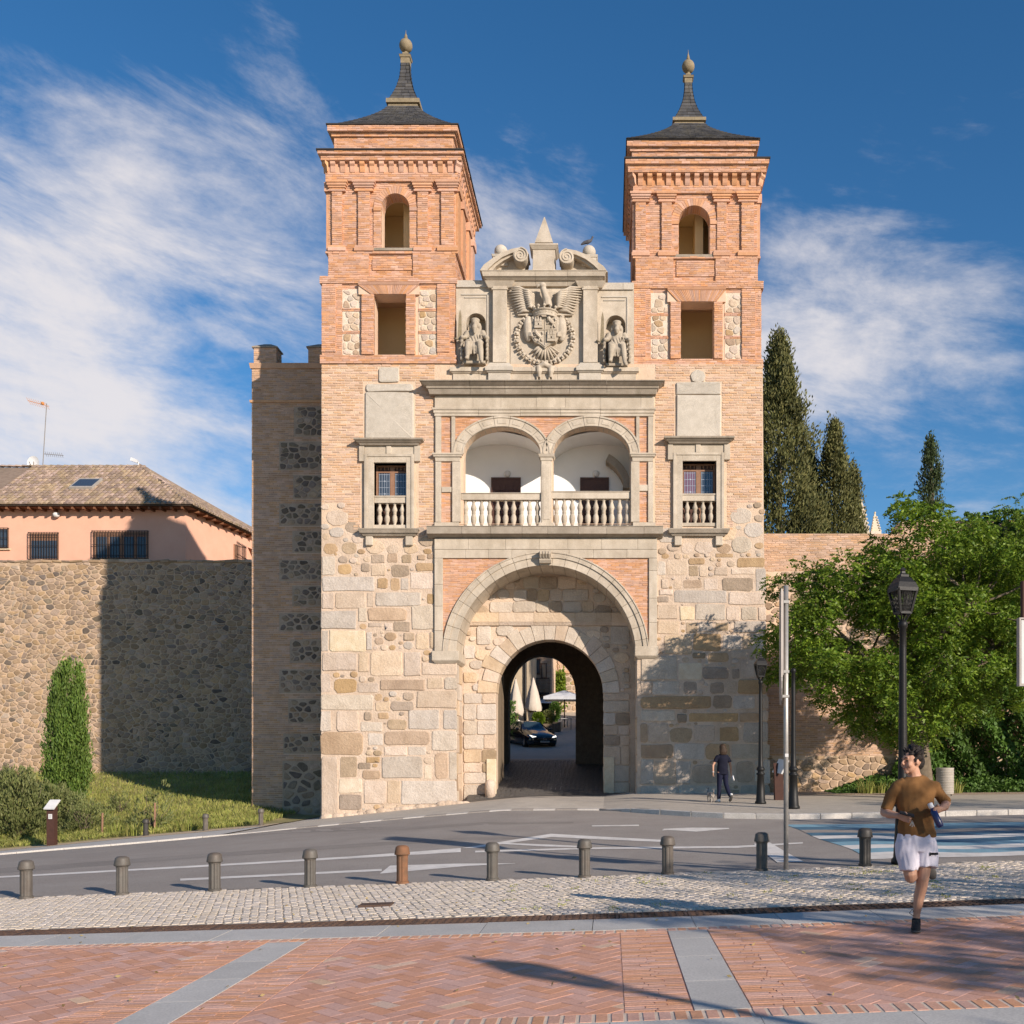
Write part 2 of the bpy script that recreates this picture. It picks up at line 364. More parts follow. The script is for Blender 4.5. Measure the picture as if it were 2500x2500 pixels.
M['kerb'] = mat('granite_kerb', (.58,.54,.49), (.49,.455,.41), 4, .88, .4, 50, .08, speck=.2)
M['dirt'] = mat('sand_path', (.60,.46,.31), (.52,.395,.255), 2, .95, .8, 40, 0, speck=.2)
M['gravel'] = mat('gravel', (.46,.36,.265), (.32,.245,.175), 9, .95, .9, 45, 0, speck=.35, dist=.03)
M['soil'] = mat('grassy_soil', (.24,.22,.08), (.40,.32,.16), 1.2, .95, .9, 18, 0)
M['hill'] = mat('dry_grass_hill', (.33,.26,.13), (.22,.2,.08), 1.0, .95, .9, 14, 0)
M['bark'] = mat('bark', (.19,.15,.105), (.11,.085,.06), 7, .95, 1.0, 22, 0)
M['metal'] = mat('galvanised_steel', (.42,.40,.37), (.35,.335,.31), 12, .45, .1, 40, 0, metal=.55, spec=.5)
M['metal_back'] = mat('sign_back', (.33,.30,.275), (.28,.255,.235), 6, .55, .1, 40, 0, metal=.4)
M['corten'] = mat('corten_steel', (.075,.034,.024), (.055,.026,.02), 9, .75, .3, 40, 0)
M['panel_white'] = mat('white_panel', (.72,.71,.69), None, 3, .5, 0, var=0)
M['panel_grey'] = mat('grey_print', (.3,.3,.3), None, 3, .6, 0, var=0)
M['bin'] = mat('bin_metal', (.42,.38,.335), (.34,.31,.27), 6, .6, .2, 40, .05, 0, .3, 3)
M['leaf'] = leafmat('locust_leaf', (.085,.165,.015), (.205,.28,.028), .4, .35)
M['leaf_d'] = leafmat('ivy_leaf', (.045,.10,.016), (.10,.18,.03), .3, .25, .6)
M['leaf_cy'] = leafmat('cypress_leaf', (.075,.085,.028), (.165,.155,.052), .35, .15, .7)
M['leaf_cy2'] = leafmat('cypress_dark_leaf', (.042,.068,.026), (.07,.095,.034), .3, .15, .7)
M['leaf_y'] = leafmat('young_cypress_leaf', (.075,.14,.024), (.14,.205,.036), .3, .2, .6)
M['leaf_b'] = leafmat('shrub_leaf', (.12,.15,.045), (.21,.22,.085), .3, .25, .6)
M['grass'] = leafmat('grass_blade', (.20,.25,.045), (.40,.37,.12), .4, .3, .6)
M['grass_dry'] = leafmat('dry_grass_blade', (.38,.28,.12), (.48,.37,.17), .3, .3, .8)
M['skin'] = mat('skin', (.50,.285,.19), (.45,.24,.155), 9, .55, .1, 60, 0, spec=.35)
M['skin_tan'] = mat('skin_tan', (.36,.20,.125), (.32,.17,.105), 9, .6, .1, 60, 0, spec=.3)
M['hair'] = mat('dark_hair', (.014,.011,.010), (.025,.018,.014), 40, .5, .8, 90, 0)
M['tshirt'] = mat('ochre_tshirt', (.20,.10,.036), (.17,.084,.03), 6, .95, .4, 120, 0)
M['shorts'] = mat('white_shorts', (.64,.605,.67), (.59,.56,.62), 6, .9, .3, 90, 0)
M['black'] = mat('black_fabric', (.02,.02,.022), None, 8, .8, .3, 80, 0)
M['shoe_sole'] = mat('shoe_sole', (.09,.085,.08), None, 8, .8, .2, 80, 0)
M['navy'] = mat('navy_fabric', (.006,.007,.017), (.009,.010,.022), 8, .9, .3, 80, 0)
M['navy2'] = mat('navy_trousers', (.012,.014,.036), (.010,.012,.03), 8, .9, .3, 80, 0)
M['bottle'] = mat('blue_bottle', (.012,.022,.10), None, 8, .3, 0, var=0, spec=.6)
M['bwhite'] = mat('white_plastic', (.75,.74,.74), None, 8, .5, 0, var=0)
M['hair_b'] = mat('brown_hair', (.055,.033,.02), (.035,.022,.014), 40, .6, .6, 90, 0)
M['car'] = mat('car_paint', (.010,.014,.026), None, 8, .12, 0, var=0, spec=.8)
M['tyre'] = mat('tyre', (.015,.015,.015), None, 8, .85, 0, var=0)
M['chrome'] = mat('chrome', (.75,.75,.76), None, 8, .15, 0, var=0, metal=1)
M['carglass'] = mat('car_glass', (.03,.05,.065), None, 8, .05, 0, var=0, spec=.9)
M['canvas'] = mat('parasol_canvas', (.60,.53,.45), (.54,.47,.40), 4, .9, .2, 60, 0)
M['canvas_w'] = mat('white_canvas', (.62,.64,.68), None, 4, .9, .2, 60, 0)
M['shirt_w'] = mat('white_shirt', (.80,.76,.72), None, 4, .9, .2, 60, 0)
M['pigeon'] = mat('pigeon_feathers', (.10,.10,.115), (.06,.06,.07), 30, .7, .2, 60, 0)
M['white_metal'] = mat('white_metal', (.72,.72,.72), None, 5, .5, 0, var=0)
M['orange'] = mat('orange_plastic', (.60,.25,.08), None, 5, .6, 0, var=0)
def emis(name, col, s):
    m = bpy.data.materials.new(name); m.use_nodes = True; b = m.node_tree.nodes['Principled BSDF']
    b.inputs['Base Color'].default_value = (*col, 1); b.inputs['Emission Color'].default_value = (*col, 1); b.inputs['Emission Strength'].default_value = s; return m
M['headlight'] = emis('lit_headlight', (1, .97, .9), 1.3)
M['statue'] = mat('statue_stone', (.44,.38,.30), (.36,.305,.235), 5, .92, .5, 50, 0, 0, .4, 2, (.24,.20,.15), speck=.15)
M['panel_mortar'] = mat('panel_mortar', (.47,.37,.28), (.39,.30,.22), 4, .95, .8, 20, 0, 0, .4, .8, (.28,.21,.15), speck=.15)
# ------------------------------------------------------------------ masonry generators
class Fr:
    """a wall plane: u along the wall, v up, w out of the wall"""
    def __init__(s, o, ex=(1,0,0), n=(0,-1,0), ez=(0,0,1)):
        s.o, s.ex, s.n, s.ez = [np.array(q, float) for q in (o, ex, n, ez)]
    def p(s, u, v, w): return s.o + s.ex*u + s.ez*v + s.n*w
def front(Y): return Fr((0, Y, 0))
def side_right(X): return Fr((X, 0, 0), (0,1,0), (1,0,0))     # faces +X, u = world Y
def side_left(X): return Fr((X, 0, 0), (0,1,0), (-1,0,0))     # faces -X
def cut(a, b, ivs):
    segs = [(a, b)]
    for p, q in ivs:
        ns = []
        for s, e in segs:
            if q <= s or p >= e: ns.append((s, e)); continue
            if p > s: ns.append((s, p))
            if q < e: ns.append((q, e))
        segs = ns
    return segs
def bricks(mb, fr, u0, u1, v0, v1, ch=.075, bl=.29, gap=.016, w=.014, holes=None, jit=.006, drop=0.):
    n = max(1, int(round((v1-v0)/ch))); ch = (v1-v0)/n
    for r in range(n):
        va = v0+r*ch+gap/2; vb = va+ch-gap
        ivs = holes((va+vb)/2) if holes else []
        off = (r % 2)*bl/2 + RNG.uniform(-.04, .04)
        for s, e in cut(u0, u1, ivs):
            if e-s < .03: continue
            u = s; first = True
            k = math.floor((s-off)/bl)
            u = s
            while u < e-.01:
                k += 1
                nx = off+k*bl+RNG.uniform(-.02, .02)
                if nx-u < .06: continue
                nx = min(nx, e)
                if e-nx < .06: nx = e
                if RNG.random() >= drop:
                    ww = w+RNG.uniform(-jit, jit); j = lambda: RNG.uniform(-.004, .004)
                    a, b = u+gap/2, nx-gap/2
                    q = [(a+j(),va+j()),(b+j(),va+j()),(b+j(),vb+j()),(a+j(),vb+j())]
                    vs = [fr.p(x, y, -.012) for x, y in q]+[fr.p(x, y, ww) for x, y in q]
                    mb.add(vs, [(4,5,6,7),(0,1,5,4),(1,2,6,5),(2,3,7,6),(3,0,4,7)])
                u = nx
def circ_holes(lst):
    """rect / arch openings: (u0,u1,v0,v1) or (cu, r, vs, v0) with semicircle of radius r above vs"""
    def h(v):
        o = []
        for t in lst:
            if t[0] == 'r':
                if t[3] < v < t[4]: o.append((t[1], t[2]))
            else:
                _, cu, ru, rv, vs, v0 = t
                if v0 < v <= vs: o.append((cu-ru, cu+ru))
                elif vs < v < vs+rv:
                    d = ru*math.sqrt(max(0, 1-((v-vs)/rv)**2)); o.append((cu-d, cu+d))
        return o
    return h
def archpoly(cu, ru, rv, vs, v0, n=20):
    pts = [(cu-ru, v0)]
    for i in range(n+1):
        a = math.pi-math.pi*i/n; pts.append((cu+ru*math.cos(a), vs+rv*math.sin(a)))
    return pts+[(cu+ru, v0)]
def rrect(u0, v0, u1, v1, r=None, j=.02):
    w, h = u1-u0, v1-v0; r = r if r is not None else min(w, h)*RNG.uniform(.12, .3); r = min(r, w*.45, h*.45)
    j = min(j, .05*min(w, h)); k = r*.3; J = lambda: RNG.uniform(-j, j)
    P = [(u0+r,v0),(u0+w/2,v0),(u1-r,v0),(u1-k,v0+k),(u1,v0+r),(u1,v1-r),(u1-k,v1-k),(u1-r,v1),(u0+w/2,v1),(u0+r,v1),(u0+k,v1-k),(u0,v1-r),(u0,v0+r),(u0+k,v0+k)]
    return np.array([(a+J(), b+J()) for a, b in P])
def blobpoly(cu, cv, ru, rv, n=10):
    t0 = RNG.uniform(0, 6.28); P = []
    for i in range(n):
        a = t0+2*math.pi*i/n; c, s = math.cos(a), math.sin(a)
        q = 1/((abs(c)**2.6+abs(s)**2.6)**(1/2.6)); q *= RNG.uniform(.86, 1.02)
        P.append((cu+ru*q*c, cv+rv*q*s))
    P = np.array(P); ang = np.arctan2((P[:,1]-cv)/rv, (P[:,0]-cu)/ru); return P[np.argsort(ang)]
def stone(mb, fr, poly, p, deep=.05):
    poly = np.asarray(poly); n = len(poly); c = poly.mean(0)
    b = len(mb.v)
    tu, tv = RNG.uniform(-.25, .25)*p, RNG.uniform(-.25, .25)*p
    ext = np.abs(poly-c).max(0)+1e-6
    for ring, (sc, w) in enumerate(((1.0, -deep), (1.0, p*.45), (.955, p*.92), (.72, p))):
        for q in poly:
            d = (q-c); e = d/ext
            ww = w if ring < 2 else w+(tu*e[0]+tv*e[1])*.6+RNG.uniform(-.1, .1)*p
            mb.v.append(tuple(fr.p(c[0]+d[0]*sc, c[1]+d[1]*sc, ww)))
    mb.v.append(tuple(fr.p(c[0], c[1], p*RNG.uniform(.9, 1.08))))
    for r in range(3):
        for i in range(n):
            j = (i+1) % n; mb.f.append((b+r*n+i, b+r*n+j, b+(r+1)*n+j, b+(r+1)*n+i))
    for i in range(n): mb.f.append((b+3*n+i, b+3*n+(i+1) % n, b+4*n))
def clip(poly, a, b, c):   # keep a*x+b*y<=c
    out = []; n = len(poly)
    for i in range(n):
        p, q = poly[i], poly[(i+1) % n]; dp, dq = a*p[0]+b*p[1]-c, a*q[0]+b*q[1]-c
        if dp <= 0: out.append(p)
        if (dp < 0 < dq) or (dq < 0 < dp):
            t = dp/(dp-dq); out.append((p[0]+(q[0]-p[0])*t, p[1]+(q[1]-p[1])*t))
    return out
def voronoi(u0, u1, v0, v1, su, sv, jit=.42, shrink=.9, keep=None):
    nu, nv = int((u1-u0)/su)+3, int((v1-v0)/sv)+3
    S = {}
    for j in range(-1, nv):
        for i in range(-1, nu):
            S[i, j] = (u0+(i+.5+(.5 if j % 2 else 0)+RNG.uniform(-jit, jit))*su, v0+(j+.5+RNG.uniform(-jit, jit))*sv)
    out = []
    for (i, j), s in S.items():
        if not (u0 < s[0] < u1 and v0 < s[1] < v1): continue
        if keep and not keep(*s): continue
        P = [(s[0]-su*1.5, s[1]-sv*1.5),(s[0]+su*1.5, s[1]-sv*1.5),(s[0]+su*1.5, s[1]+sv*1.5),(s[0]-su*1.5, s[1]+sv*1.5)]
        for dj in (-2,-1,0,1,2):
            for di in (-2,-1,0,1,2):
                t = S.get((i+di, j+dj))
                if t is None or (di == 0 and dj == 0): continue
                a, b = (t[0]-s[0])/su**2, (t[1]-s[1])/sv**2
                c = a*(t[0]+s[0])/2+b*(t[1]+s[1])/2; P = clip(P, a, b, c)
                if len(P) < 3: break
            if len(P) < 3: break
        if len(P) < 3: continue
        P = clip(clip(clip(clip(P, 1,0,u1), -1,0,-u0), 0,1,v1), 0,-1,-v0)
        if len(P) < 3: continue
        P = np.array(P); c = P.mean(0); k = shrink*RNG.uniform(.9, 1.03); P = c+(P-c)*k
        Q = []
        for a in range(len(P)):
            p, q = P[a], P[(a+1) % len(P)]
            if np.hypot(*(q-p)) < .02: continue
            Q += [p*.84+q*.16, p*.16+q*.84]
        if len(Q) >= 5: out.append(np.array(Q))
    return out
def area(P): x, y = P[:,0], P[:,1]; return .5*abs(np.dot(x, np.roll(y,-1))-np.dot(y, np.roll(x,-1)))
def darts(u0, u1, v0, v1, rects, rmin, rmax, tries, asp=1.35, keep=None, seedlist=None):
    """fill what blocks leave free with round field stones"""
    st = list(seedlist or [])
    out = []
    RA = np.array(rects) if len(rects) else np.zeros((0,4))
    for lo in (rmax*.62, rmax*.36, rmin):
        for _ in range(tries):
            u, v = RNG.uniform(u0, u1), RNG.uniform(v0, v1)
            if keep and not keep(u, v): continue
            d = rmax
            d = min(d, (u-u0)/asp+.03, (u1-u)/asp+.03, v-v0+.03, v1-v+.03)
            if len(RA):
                dx = np.maximum(np.maximum(RA[:,0]-u, u-RA[:,2]), 0)/asp; dy = np.maximum(np.maximum(RA[:,1]-v, v-RA[:,3]), 0)
                d = min(d, np.hypot(dx, dy).min()-.012)
            if d < lo: continue
            if st:
                A = np.array(st); d = min(d, (np.hypot((A[:,0]-u)/asp, A[:,1]-v)-A[:,2]).min()-.008)
            if d < lo: continue
            st.append((u, v, d)); out.append(blobpoly(u, v, d*asp*RNG.uniform(.9, 1.05), d*RNG.uniform(.88, 1.05)))
    return out
def courses(u0, u1, v0, v1, h, w, bad=None):
    out = []; v = v0
    while v < v1-.12:
        hh = RNG.uniform(*h); hh = min(hh, v1-v)
        if v1-v-hh < .15: hh = v1-v
        u = u0
        while u < u1-.05:
            ww = RNG.uniform(*w)
            if u1-u-ww < w[0]*.6: ww = u1-u
            if not (bad and bad((u, v, u+ww, v+hh))): out.append((u, v, u+ww, v+hh))
            u += ww
        v += hh
    return out
def stones_to(parent, fr, polys, mats, p, name='stone', limit=300, small=.02):
    """largest stones as objects of their own, the rest joined"""
    items = []
    for it in polys:
        P, m = it if isinstance(it, tuple) else (it, None)
        items.append((area(np.asarray(P)), P, m or RNG.choice(mats)))
    items.sort(key=lambda t: -t[0])
    rest = {}
    for i, (ar, P, m) in enumerate(items):
        pp = p if not callable(p) else p(ar)
        if i < limit and ar > small:
            mb = MB(); stone(mb, fr, P, pp); mb.build(name, M[m], parent, smooth=ar < .10)
        else: stone(rest.setdefault(m, MB()), fr, P, pp)
    for m, mb in rest.items(): mb.build('small_stones', M[m], parent, smooth=True, kind='stuff')

# ------------------------------------------------------------------ ground
FX = [-80,-60,-40,-25,-20,-15.6,-13.6,-11.8,-10.15,-5.1,-3,1,6,12,60,80]
FZ = [-4.6,-3.6,-2.8,-1.8,-1.4,-.97,-.8,-.63,-.46,.09,.3,.33,.33,.36,.8,1.0]
def H(x, y):
    x = np.asarray(x, float); y = np.asarray(y, float)
    w = np.clip((y-16)/18., 0, 1); w = w*w*(3-2*w)
    return (1-w)*.037*(x-2.85)+w*np.interp(x, FX, FZ)
def hh(x, y): return float(H(x, y))
def ghit(px, py):
    Z = 12.
    for _ in range(60):
        X = (px-1490)/F*Z; Z = .6*Z+.4*(EYE-hh(X, Z))*F/max(5., (py-1857))
    return ((px-1490)/F*Z, Z)
def yfar(x): return float(np.interp(x, [-80,-30,-16.7,-10,-.2,1.2,2.6,4.4,80], [24,26.5,28.2,29.4,28.5,26.8,25.4,24.6,24.4]))
def ybrick(x): return 10.25-.06*min(x, 0)
def patch(name, x0, x1, fy0, fy1, nx, ny, dz, m, hf=None, skirt=0, **k):
    V = []; hf = hf or H
    for i in range(nx+1):
        x = x0+(x1-x0)*i/nx; a, b = (fy0(x) if callable(fy0) else fy0), (fy1(x) if callable(fy1) else fy1)
        ys = a+(b-a)*np.arange(ny+1)/ny; zs = hf(np.full(ny+1, x), ys)+dz
        V += [(x, y, z) for y, z in zip(ys, zs)]
    Q = [(i*(ny+1)+j, (i+1)*(ny+1)+j, (i+1)*(ny+1)+j+1, i*(ny+1)+j+1) for i in range(nx) for j in range(ny)]
    if skirt:
        b = len(V)
        for i in range(nx+1): x, y, z = V[i*(ny+1)]; V.append((x, y, z-skirt))
        Q += [(b+i, b+i+1, (i+1)*(ny+1), i*(ny+1)) for i in range(nx)]
    return link(name, npmesh(name, V, Q, m, smooth=not skirt), **k)
patch('ground', -80, 80, -60, 37, 64, 40, -.35, M['dirt'], kind='structure')
fg = MB(); fg.add([(-2500,-600,-8),(2500,-600,-8),(2500,2800,-8),(-2500,2800,-8)], [(0,1,2,3)]); fg.build('far_ground', M['hill'], kind='structure')
road = patch('road', -80, 80, 15.2, lambda x: yfar(x), 160, 14, 0, M['asphalt'], kind='structure')
# plaza bed
plaza = patch('plaza', -30, 30, -12, lambda x: ybrick(x)+.02, 40, 20, -.0015, M['pave_joint'], kind='structure')
# grey granite strip beside the drain
bed = patch('drain_bed', -30, 30, lambda x: ybrick(x)+.03, lambda x: ybrick(x)+1.2, 40, 2, -.07, M['void'], kind='structure')
strip = patch('granite_strip_bed', -30, 30, lambda x: ybrick(x)+.021, lambda x: ybrick(x)+.745, 40, 2, -.016, M['cobble_joint'], kind='structure')
def gslab(mb, quad, top=.004, base=-.05, lift=0.):
    n = len(quad); vs = [(x, y, hh(x, y)+base) for x, y in quad]+[(x, y, hh(x, y)+top+lift) for x, y in quad]
    mb.add(vs, [tuple(range(n, 2*n))]+[(i, (i+1) % n, n+(i+1) % n, n+i) for i in range(n)])
x = -9.2
while x < 7.5:
    w = RNG.uniform(.85, 1.15)
    mb = MB(); e = .004; x2 = x+w; jz = RNG.uniform(-.002, .002)
    gslab(mb, [(x+e, ybrick(x)+.03),(x2-e, ybrick(x2)+.03),(x2-e, ybrick(x2)+.74),(x+e, ybrick(x)+.74)], .004+jz)
    mb.build('paving_slab', M['pave_grey'], strip); x = x2
# cobbled strip
cob = patch('cobbled_strip', -30, 30, lambda x: ybrick(x)+1.15, 15.2, 60, 8, -.005, M['cobble_joint'], kind='structure')
def cobble(mb, cx, cy, a, b, rot=0, zf=None):
    zf = zf or hh
    c, s = math.cos(rot), math.sin(rot); b0 = len(mb.v); n = 8
    ang = [(-1,-.7),(-.7,-1),(.7,-1),(1,-.7),(1,.7),(.7,1),(-.7,1),(-1,.7)]
    hz = RNG.uniform(.003, .0075)
    J = [(RNG.uniform(.88, 1.06), RNG.uniform(.88, 1.06)) for _ in ang]
    for sc, z in ((1, -.02), (.97, hz*.5), (.72, hz)):
        for (p, q), (ju, jv) in zip(ang, J):
            x, y = p*a*ju*sc, q*b*jv*sc; X, Y = cx+x*c-y*s, cy+x*s+y*c
            mb.v.append((X, Y, zf(X, Y)+z))
    for r in range(2):
        for i in range(n): j = (i+1) % n; mb.f.append((b0+r*n+i, b0+r*n+j, b0+(r+1)*n+j, b0+(r+1)*n+i))
    mb.f.append(tuple(b0+2*n+i for i in range(n)))
rest = MB(); count = 0
rowp = .128; skew = .55
for i in range(-100, 88):            # ranks of setts running obliquely across the strip
    yy = 11.5
    xbase = i*.101
    while yy < 15.14:
        l = RNG.uniform(.11, .17)
        xx = xbase+(yy-11.5)*skew*-.6+RNG.uniform(-.008, .008)
        yc = yy+l/2
        if yc > ybrick(xx)+1.24 and -11.5 < xx < 9.5 and xx > -.72*yc and xx < .52*yc:
            near = yc < 12.05 and -5.2 < xx < 4.9
            mb = MB() if (near and count < 290) else rest
            cobble(mb, xx, yc, .0465*RNG.uniform(.93, 1.05), (l-.012)/2, RNG.uniform(-.06, .06)+math.atan(skew*.6))
            if mb is not rest: mb.build('cobble', M['cobble'], cob, smooth=False); count += 1
        yy += l
rest.build('far_cobbles', M['cobble'], cob, kind='stuff')
cov = MB(); gx, gy = ghit(918, 2212)
gslab(cov, [(gx-.2, gy-.11),(gx+.2, gy-.11),(gx+.2, gy+.11),(gx-.2, gy+.11)], .03); cov.build('utility_cover', M['grate'], label='small rusty rectangular metal cover set in the pale cobbles', cat='cover')
# drain grates
gi = 0
for k in range(-13, 10):
    x0 = k*.75+.1; x1 = x0+.74; yb = ybrick((x0+x1)/2)+.755; g = MB()
    z = hh((x0+x1)/2, yb); sl = .037
    def gb(a, b, c, d, t=.0, zz=.006):
        vs = []
        for (px_, py_) in ((a,c),(b,c),(b,d),(a,d)): vs.append((px_, py_, hh(px_, py_)-.03))
        for (px_, py_) in ((a,c),(b,c),(b,d),(a,d)): vs.append((px_, py_, hh(px_, py_)+zz))
        g.add(vs, [(4,5,6,7),(0,1,5,4),(1,2,6,5),(2,3,7,6),(3,0,4,7)])
    gb(x0, x1, yb, yb+.035); gb(x0, x1, yb+.355, yb+.39); gb(x0, x0+.03, yb+.0355, yb+.3545); gb(x1-.03, x1, yb+.0355, yb+.3545)
    for m_ in (.14, .245): gb(x0+.031, x1-.031, yb+m_-.012, yb+m_+.012)
    n = 9
    for q in range(1, n):
        xx = x0+.03+(x1-x0-.06)*q/n
        for a_, b_ in ((.036, .127), (.153, .232), (.258, .354)): gb(xx-.011, xx+.011, yb+a_, yb+b_, 0, .004)
    g.build('drain_grate', M['grate'], label='rusty cast iron drain grate, one in the long row between cobbles and grey slabs', cat='grate', group='drain grates in one row')
# plaza: grey bands, edging bricks, herringbone
def plaza_z(x, y): return hh(x, y)
bandx = [(-3.45, -3.05), (.57, .95), (4.6, 4.98), (-7.47, -7.07)]
for a, b in bandx:
    y = 6.9
    while y < ybrick(a)-.15:
        l = RNG.uniform(.7, 1.0); l = min(l, ybrick(a)-.14-y)
        if l < .08: break
        mb = MB(); gslab(mb, [(a, y+.003),(b, y+.003),(b, y+l-.003),(a, y+l-.003)], .004); mb.build('paving_slab', M['pave_grey'], plaza); y += l
for k in range(-9, 6):
    a, b = k*.98, k*.98+.975
    mb = MB(); gslab(mb, [(a, 6.18),(b, 6.18),(b, 6.66),(a, 6.66)], .004); mb.build('paving_slab', M['pave_grey'], plaza)
edge = MB(); edge2 = MB(); ecount = 0
def edge_brick(q, i):
    global ecount
    (edge if True else edge2); gslab(edge, q, .003+RNG.uniform(-.001, .001), -.02)
for a, b in bandx:
    for (s0, s1) in ((a-.47, a-.012), (b+.012, b+.47)):
        y = 6.9
        while y < ybrick(s0)-.16:
            l = .058
            xm = (s0+s1)/2+RNG.uniform(-.09, .09)
            for (p, q) in ((s0, xm-.004), (xm+.004, s1)): edge_brick([(p, y+.004),(q, y+.004),(q, y+l-.004),(p, y+l-.004)], 0)
            y += l
edge.build('edging_bricks', M['brick_edge'], plaza, kind='stuff')
cj = patch('edging_mortar', -12, 12, lambda x: ybrick(x)-.145, lambda x: ybrick(x)+.018, 60, 2, .0005, M['pave_joint_pale']); cj.parent = plaza
cj2 = patch('edging_mortar', -12, 12, 6.665, 6.9, 60, 2, .0005, M['pave_joint_pale']); cj2.parent = plaza
x = -8.8; sn = 0
while x < 6.4:
    w = .075; q = [(x, ybrick(x)-.135),(x+w, ybrick(x)-.135),(x+w, ybrick(x)+.01),(x, ybrick(x)+.01)]
    mb = MB(); gslab(mb, q, .004, -.02); mb.build('edging_brick', M['brick_edge'], plaza); x += w+.028
x = -4.4
while x < 3.4:
    w = .075; mb = MB(); gslab(mb, [(x, 6.68),(x+w, 6.68),(x+w, 6.885),(x, 6.885)], .004, -.02); mb.build('edging_brick', M['brick_edge'], plaza); x += w+.03
# herringbone fields
BL, BW = .25, .125
fields = [(-3.05+.475, .57-.475), (.95+.475, 4.6-.475), (-7.07+.475, -3.45-.475), (4.98+.475, 7.2)]
hb = []
c45 = math.cos(math.radians(45))
for i in range(-70, 130):
    for j in range(-70, 130):
        # classic herringbone cell in brick units
        for kind in (0, 1):
            if kind == 0: u, v, du, dv = (i*2+j)*1.0, j*1.0, 2, 1
            else: u, v, du, dv = (i*2+j)*1.0+0.0, j*1.0+1, 1, 2
            if kind == 0 and (i % 2): continue
            if kind == 1 and (i % 2): continue
            cu, cv = (u+du/2)*BW, (v+dv/2)*BW
            X, Y = (cu-cv)*c45-1.5, (cu+cv)*c45+1.0
            if not (6.75 < Y < 11 and -8 < X < 7): continue
            for f0, f1 in fields:
                if f0-.15 < X < f1+.15 and Y < ybrick(X)+.05 and -.72*Y < X < .52*Y:
                    hb.append((Y, X, du*BW/2-.0025, dv*BW/2-.0025, f0, f1)); break
hb.sort()
hrest = MB(); hpale = MB(); seen = set(); n = 0
for (Y, X, a, b, f0, f1) in hb:
    key = (round(X*200), round(Y*200))
    if key in seen: continue
    seen.add(key)
    q = []
    for p_, q_ in ((-a,-b),(a,-b),(a,b),(-a,b)): q.append((X+(p_-q_)*c45, Y+(p_+q_)*c45))
    q = clip(clip(clip(clip(q, 1, 0, f1), -1, 0, -f0), 0, 1, ybrick(X)-.15), 0, -1, -6.905)
    if len(q) < 3 or area(np.array(q)) < .0015: continue
    pale = RNG.random() < .02
    top = .001+RNG.uniform(-.0008, .0008)
    if n < 300:
        mb = MB(); gslab(mb, q, top, -.02); mb.build('paving_brick', M['brick_pave_pale' if pale else 'brick_pave'], plaza)
    else: gslab(hpale if pale else hrest, q, top, -.02)
    n += 1
hrest.build('far_paving_bricks', M['brick_pave'], plaza, kind='stuff')
if hpale.v: hpale.build('far_pale_bricks', M['brick_pave_pale'], plaza, kind='stuff')
# far side of the road
def kerb(name, xs, fy, m, parent=None):
    for a, b in zip(xs[:-1], xs[1:]):
        mb = MB(); ya, yb_ = fy(a), fy(b); e = .006
        vs = []
        for z0 in (-.05, None):
            for (x, y) in ((a+e, ya),(b-e, yb_),(b-e, yb_+.18),(a+e, ya+.18)):
                vs.append((x, y, hh(x, y)+(z0 if z0 is not None else kerbh(x))))
        mb.add(vs, [(4,5,6,7),(0,1,5,4),(1,2,6,5),(2,3,7,6),(3,0,4,7)]); mb.build(name, m, parent, bevel=.01)
def kerbh(x): return .13 if x > .8 else (.02 if -11 < x < -.2 else (.02+.11*(x+.2) if x <= .8 and x >= -.2 else .05))
rs = patch('pavement_right', -.2, 80, lambda x: yfar(x)+.18, 33.6, 80, 8, .0, M['setts_apron'], hf=lambda x, y: H(x, y)+np.array([kerbh(float(q)) for q in np.atleast_1d(x)])-.006, kind='structure')
ap = patch('gate_apron', -11.2, -.2, lambda x: yfar(x)+.18, 37.2, 40, 10, .014, M['setts_apron'], kind='structure')
ap2 = patch('gate_apron_side', -.2, 6.2, 33.6, 37.2, 14, 4, .0, M['setts_apron'], hf=lambda x, y: H(x, y)+np.clip((np.asarray(x)+.2)/1., 0, 1)*.11+.014, kind='structure')
grv = patch('gravel_strip', 6.2, 80, 33.6, 38.4, 40, 4, .125, M['gravel'], kind='structure')
patch('gate_apron_corner', -14.5, -9.9, 37.2, 40.3, 8, 4, .014, M['dirt'], kind='structure')
pl = patch('pavement_left', -80, -11.2, lambda x: yfar(x)+.18, 33.4, 80, 6, .04, M['pave_grey'], kind='structure')
sp = patch('sand_path', -80, -11.2, 33.4, 35.2, 80, 3, .045, M['dirt'], kind='structure')
kx = [-40.4+1.2*i for i in range(27)]
kerb('kerb_stone', [x for x in kx if x < -9.1], yfar, M['kerb'], pl)
kerb('kerb_stone', [-.2+.75*i for i in range(30)], yfar, M['kerb'], rs)
# alternating dark and pale blocks across the gate drive
x = -9.6; i = 0
while x < -.3:
    w = .62; mb = MB(); d = .36
    gslab(mb, [(x, yfar(x)+.005),(x+w-.01, yfar(x+w)+.005),(x+w-.01, yfar(x+w)+.005+d),(x, yfar(x)+.005+d)], .028, -.02)
    mb.build('drive_block', M['asphalt'] if i % 2 else M['kerb'], ap); x += w; i += 1
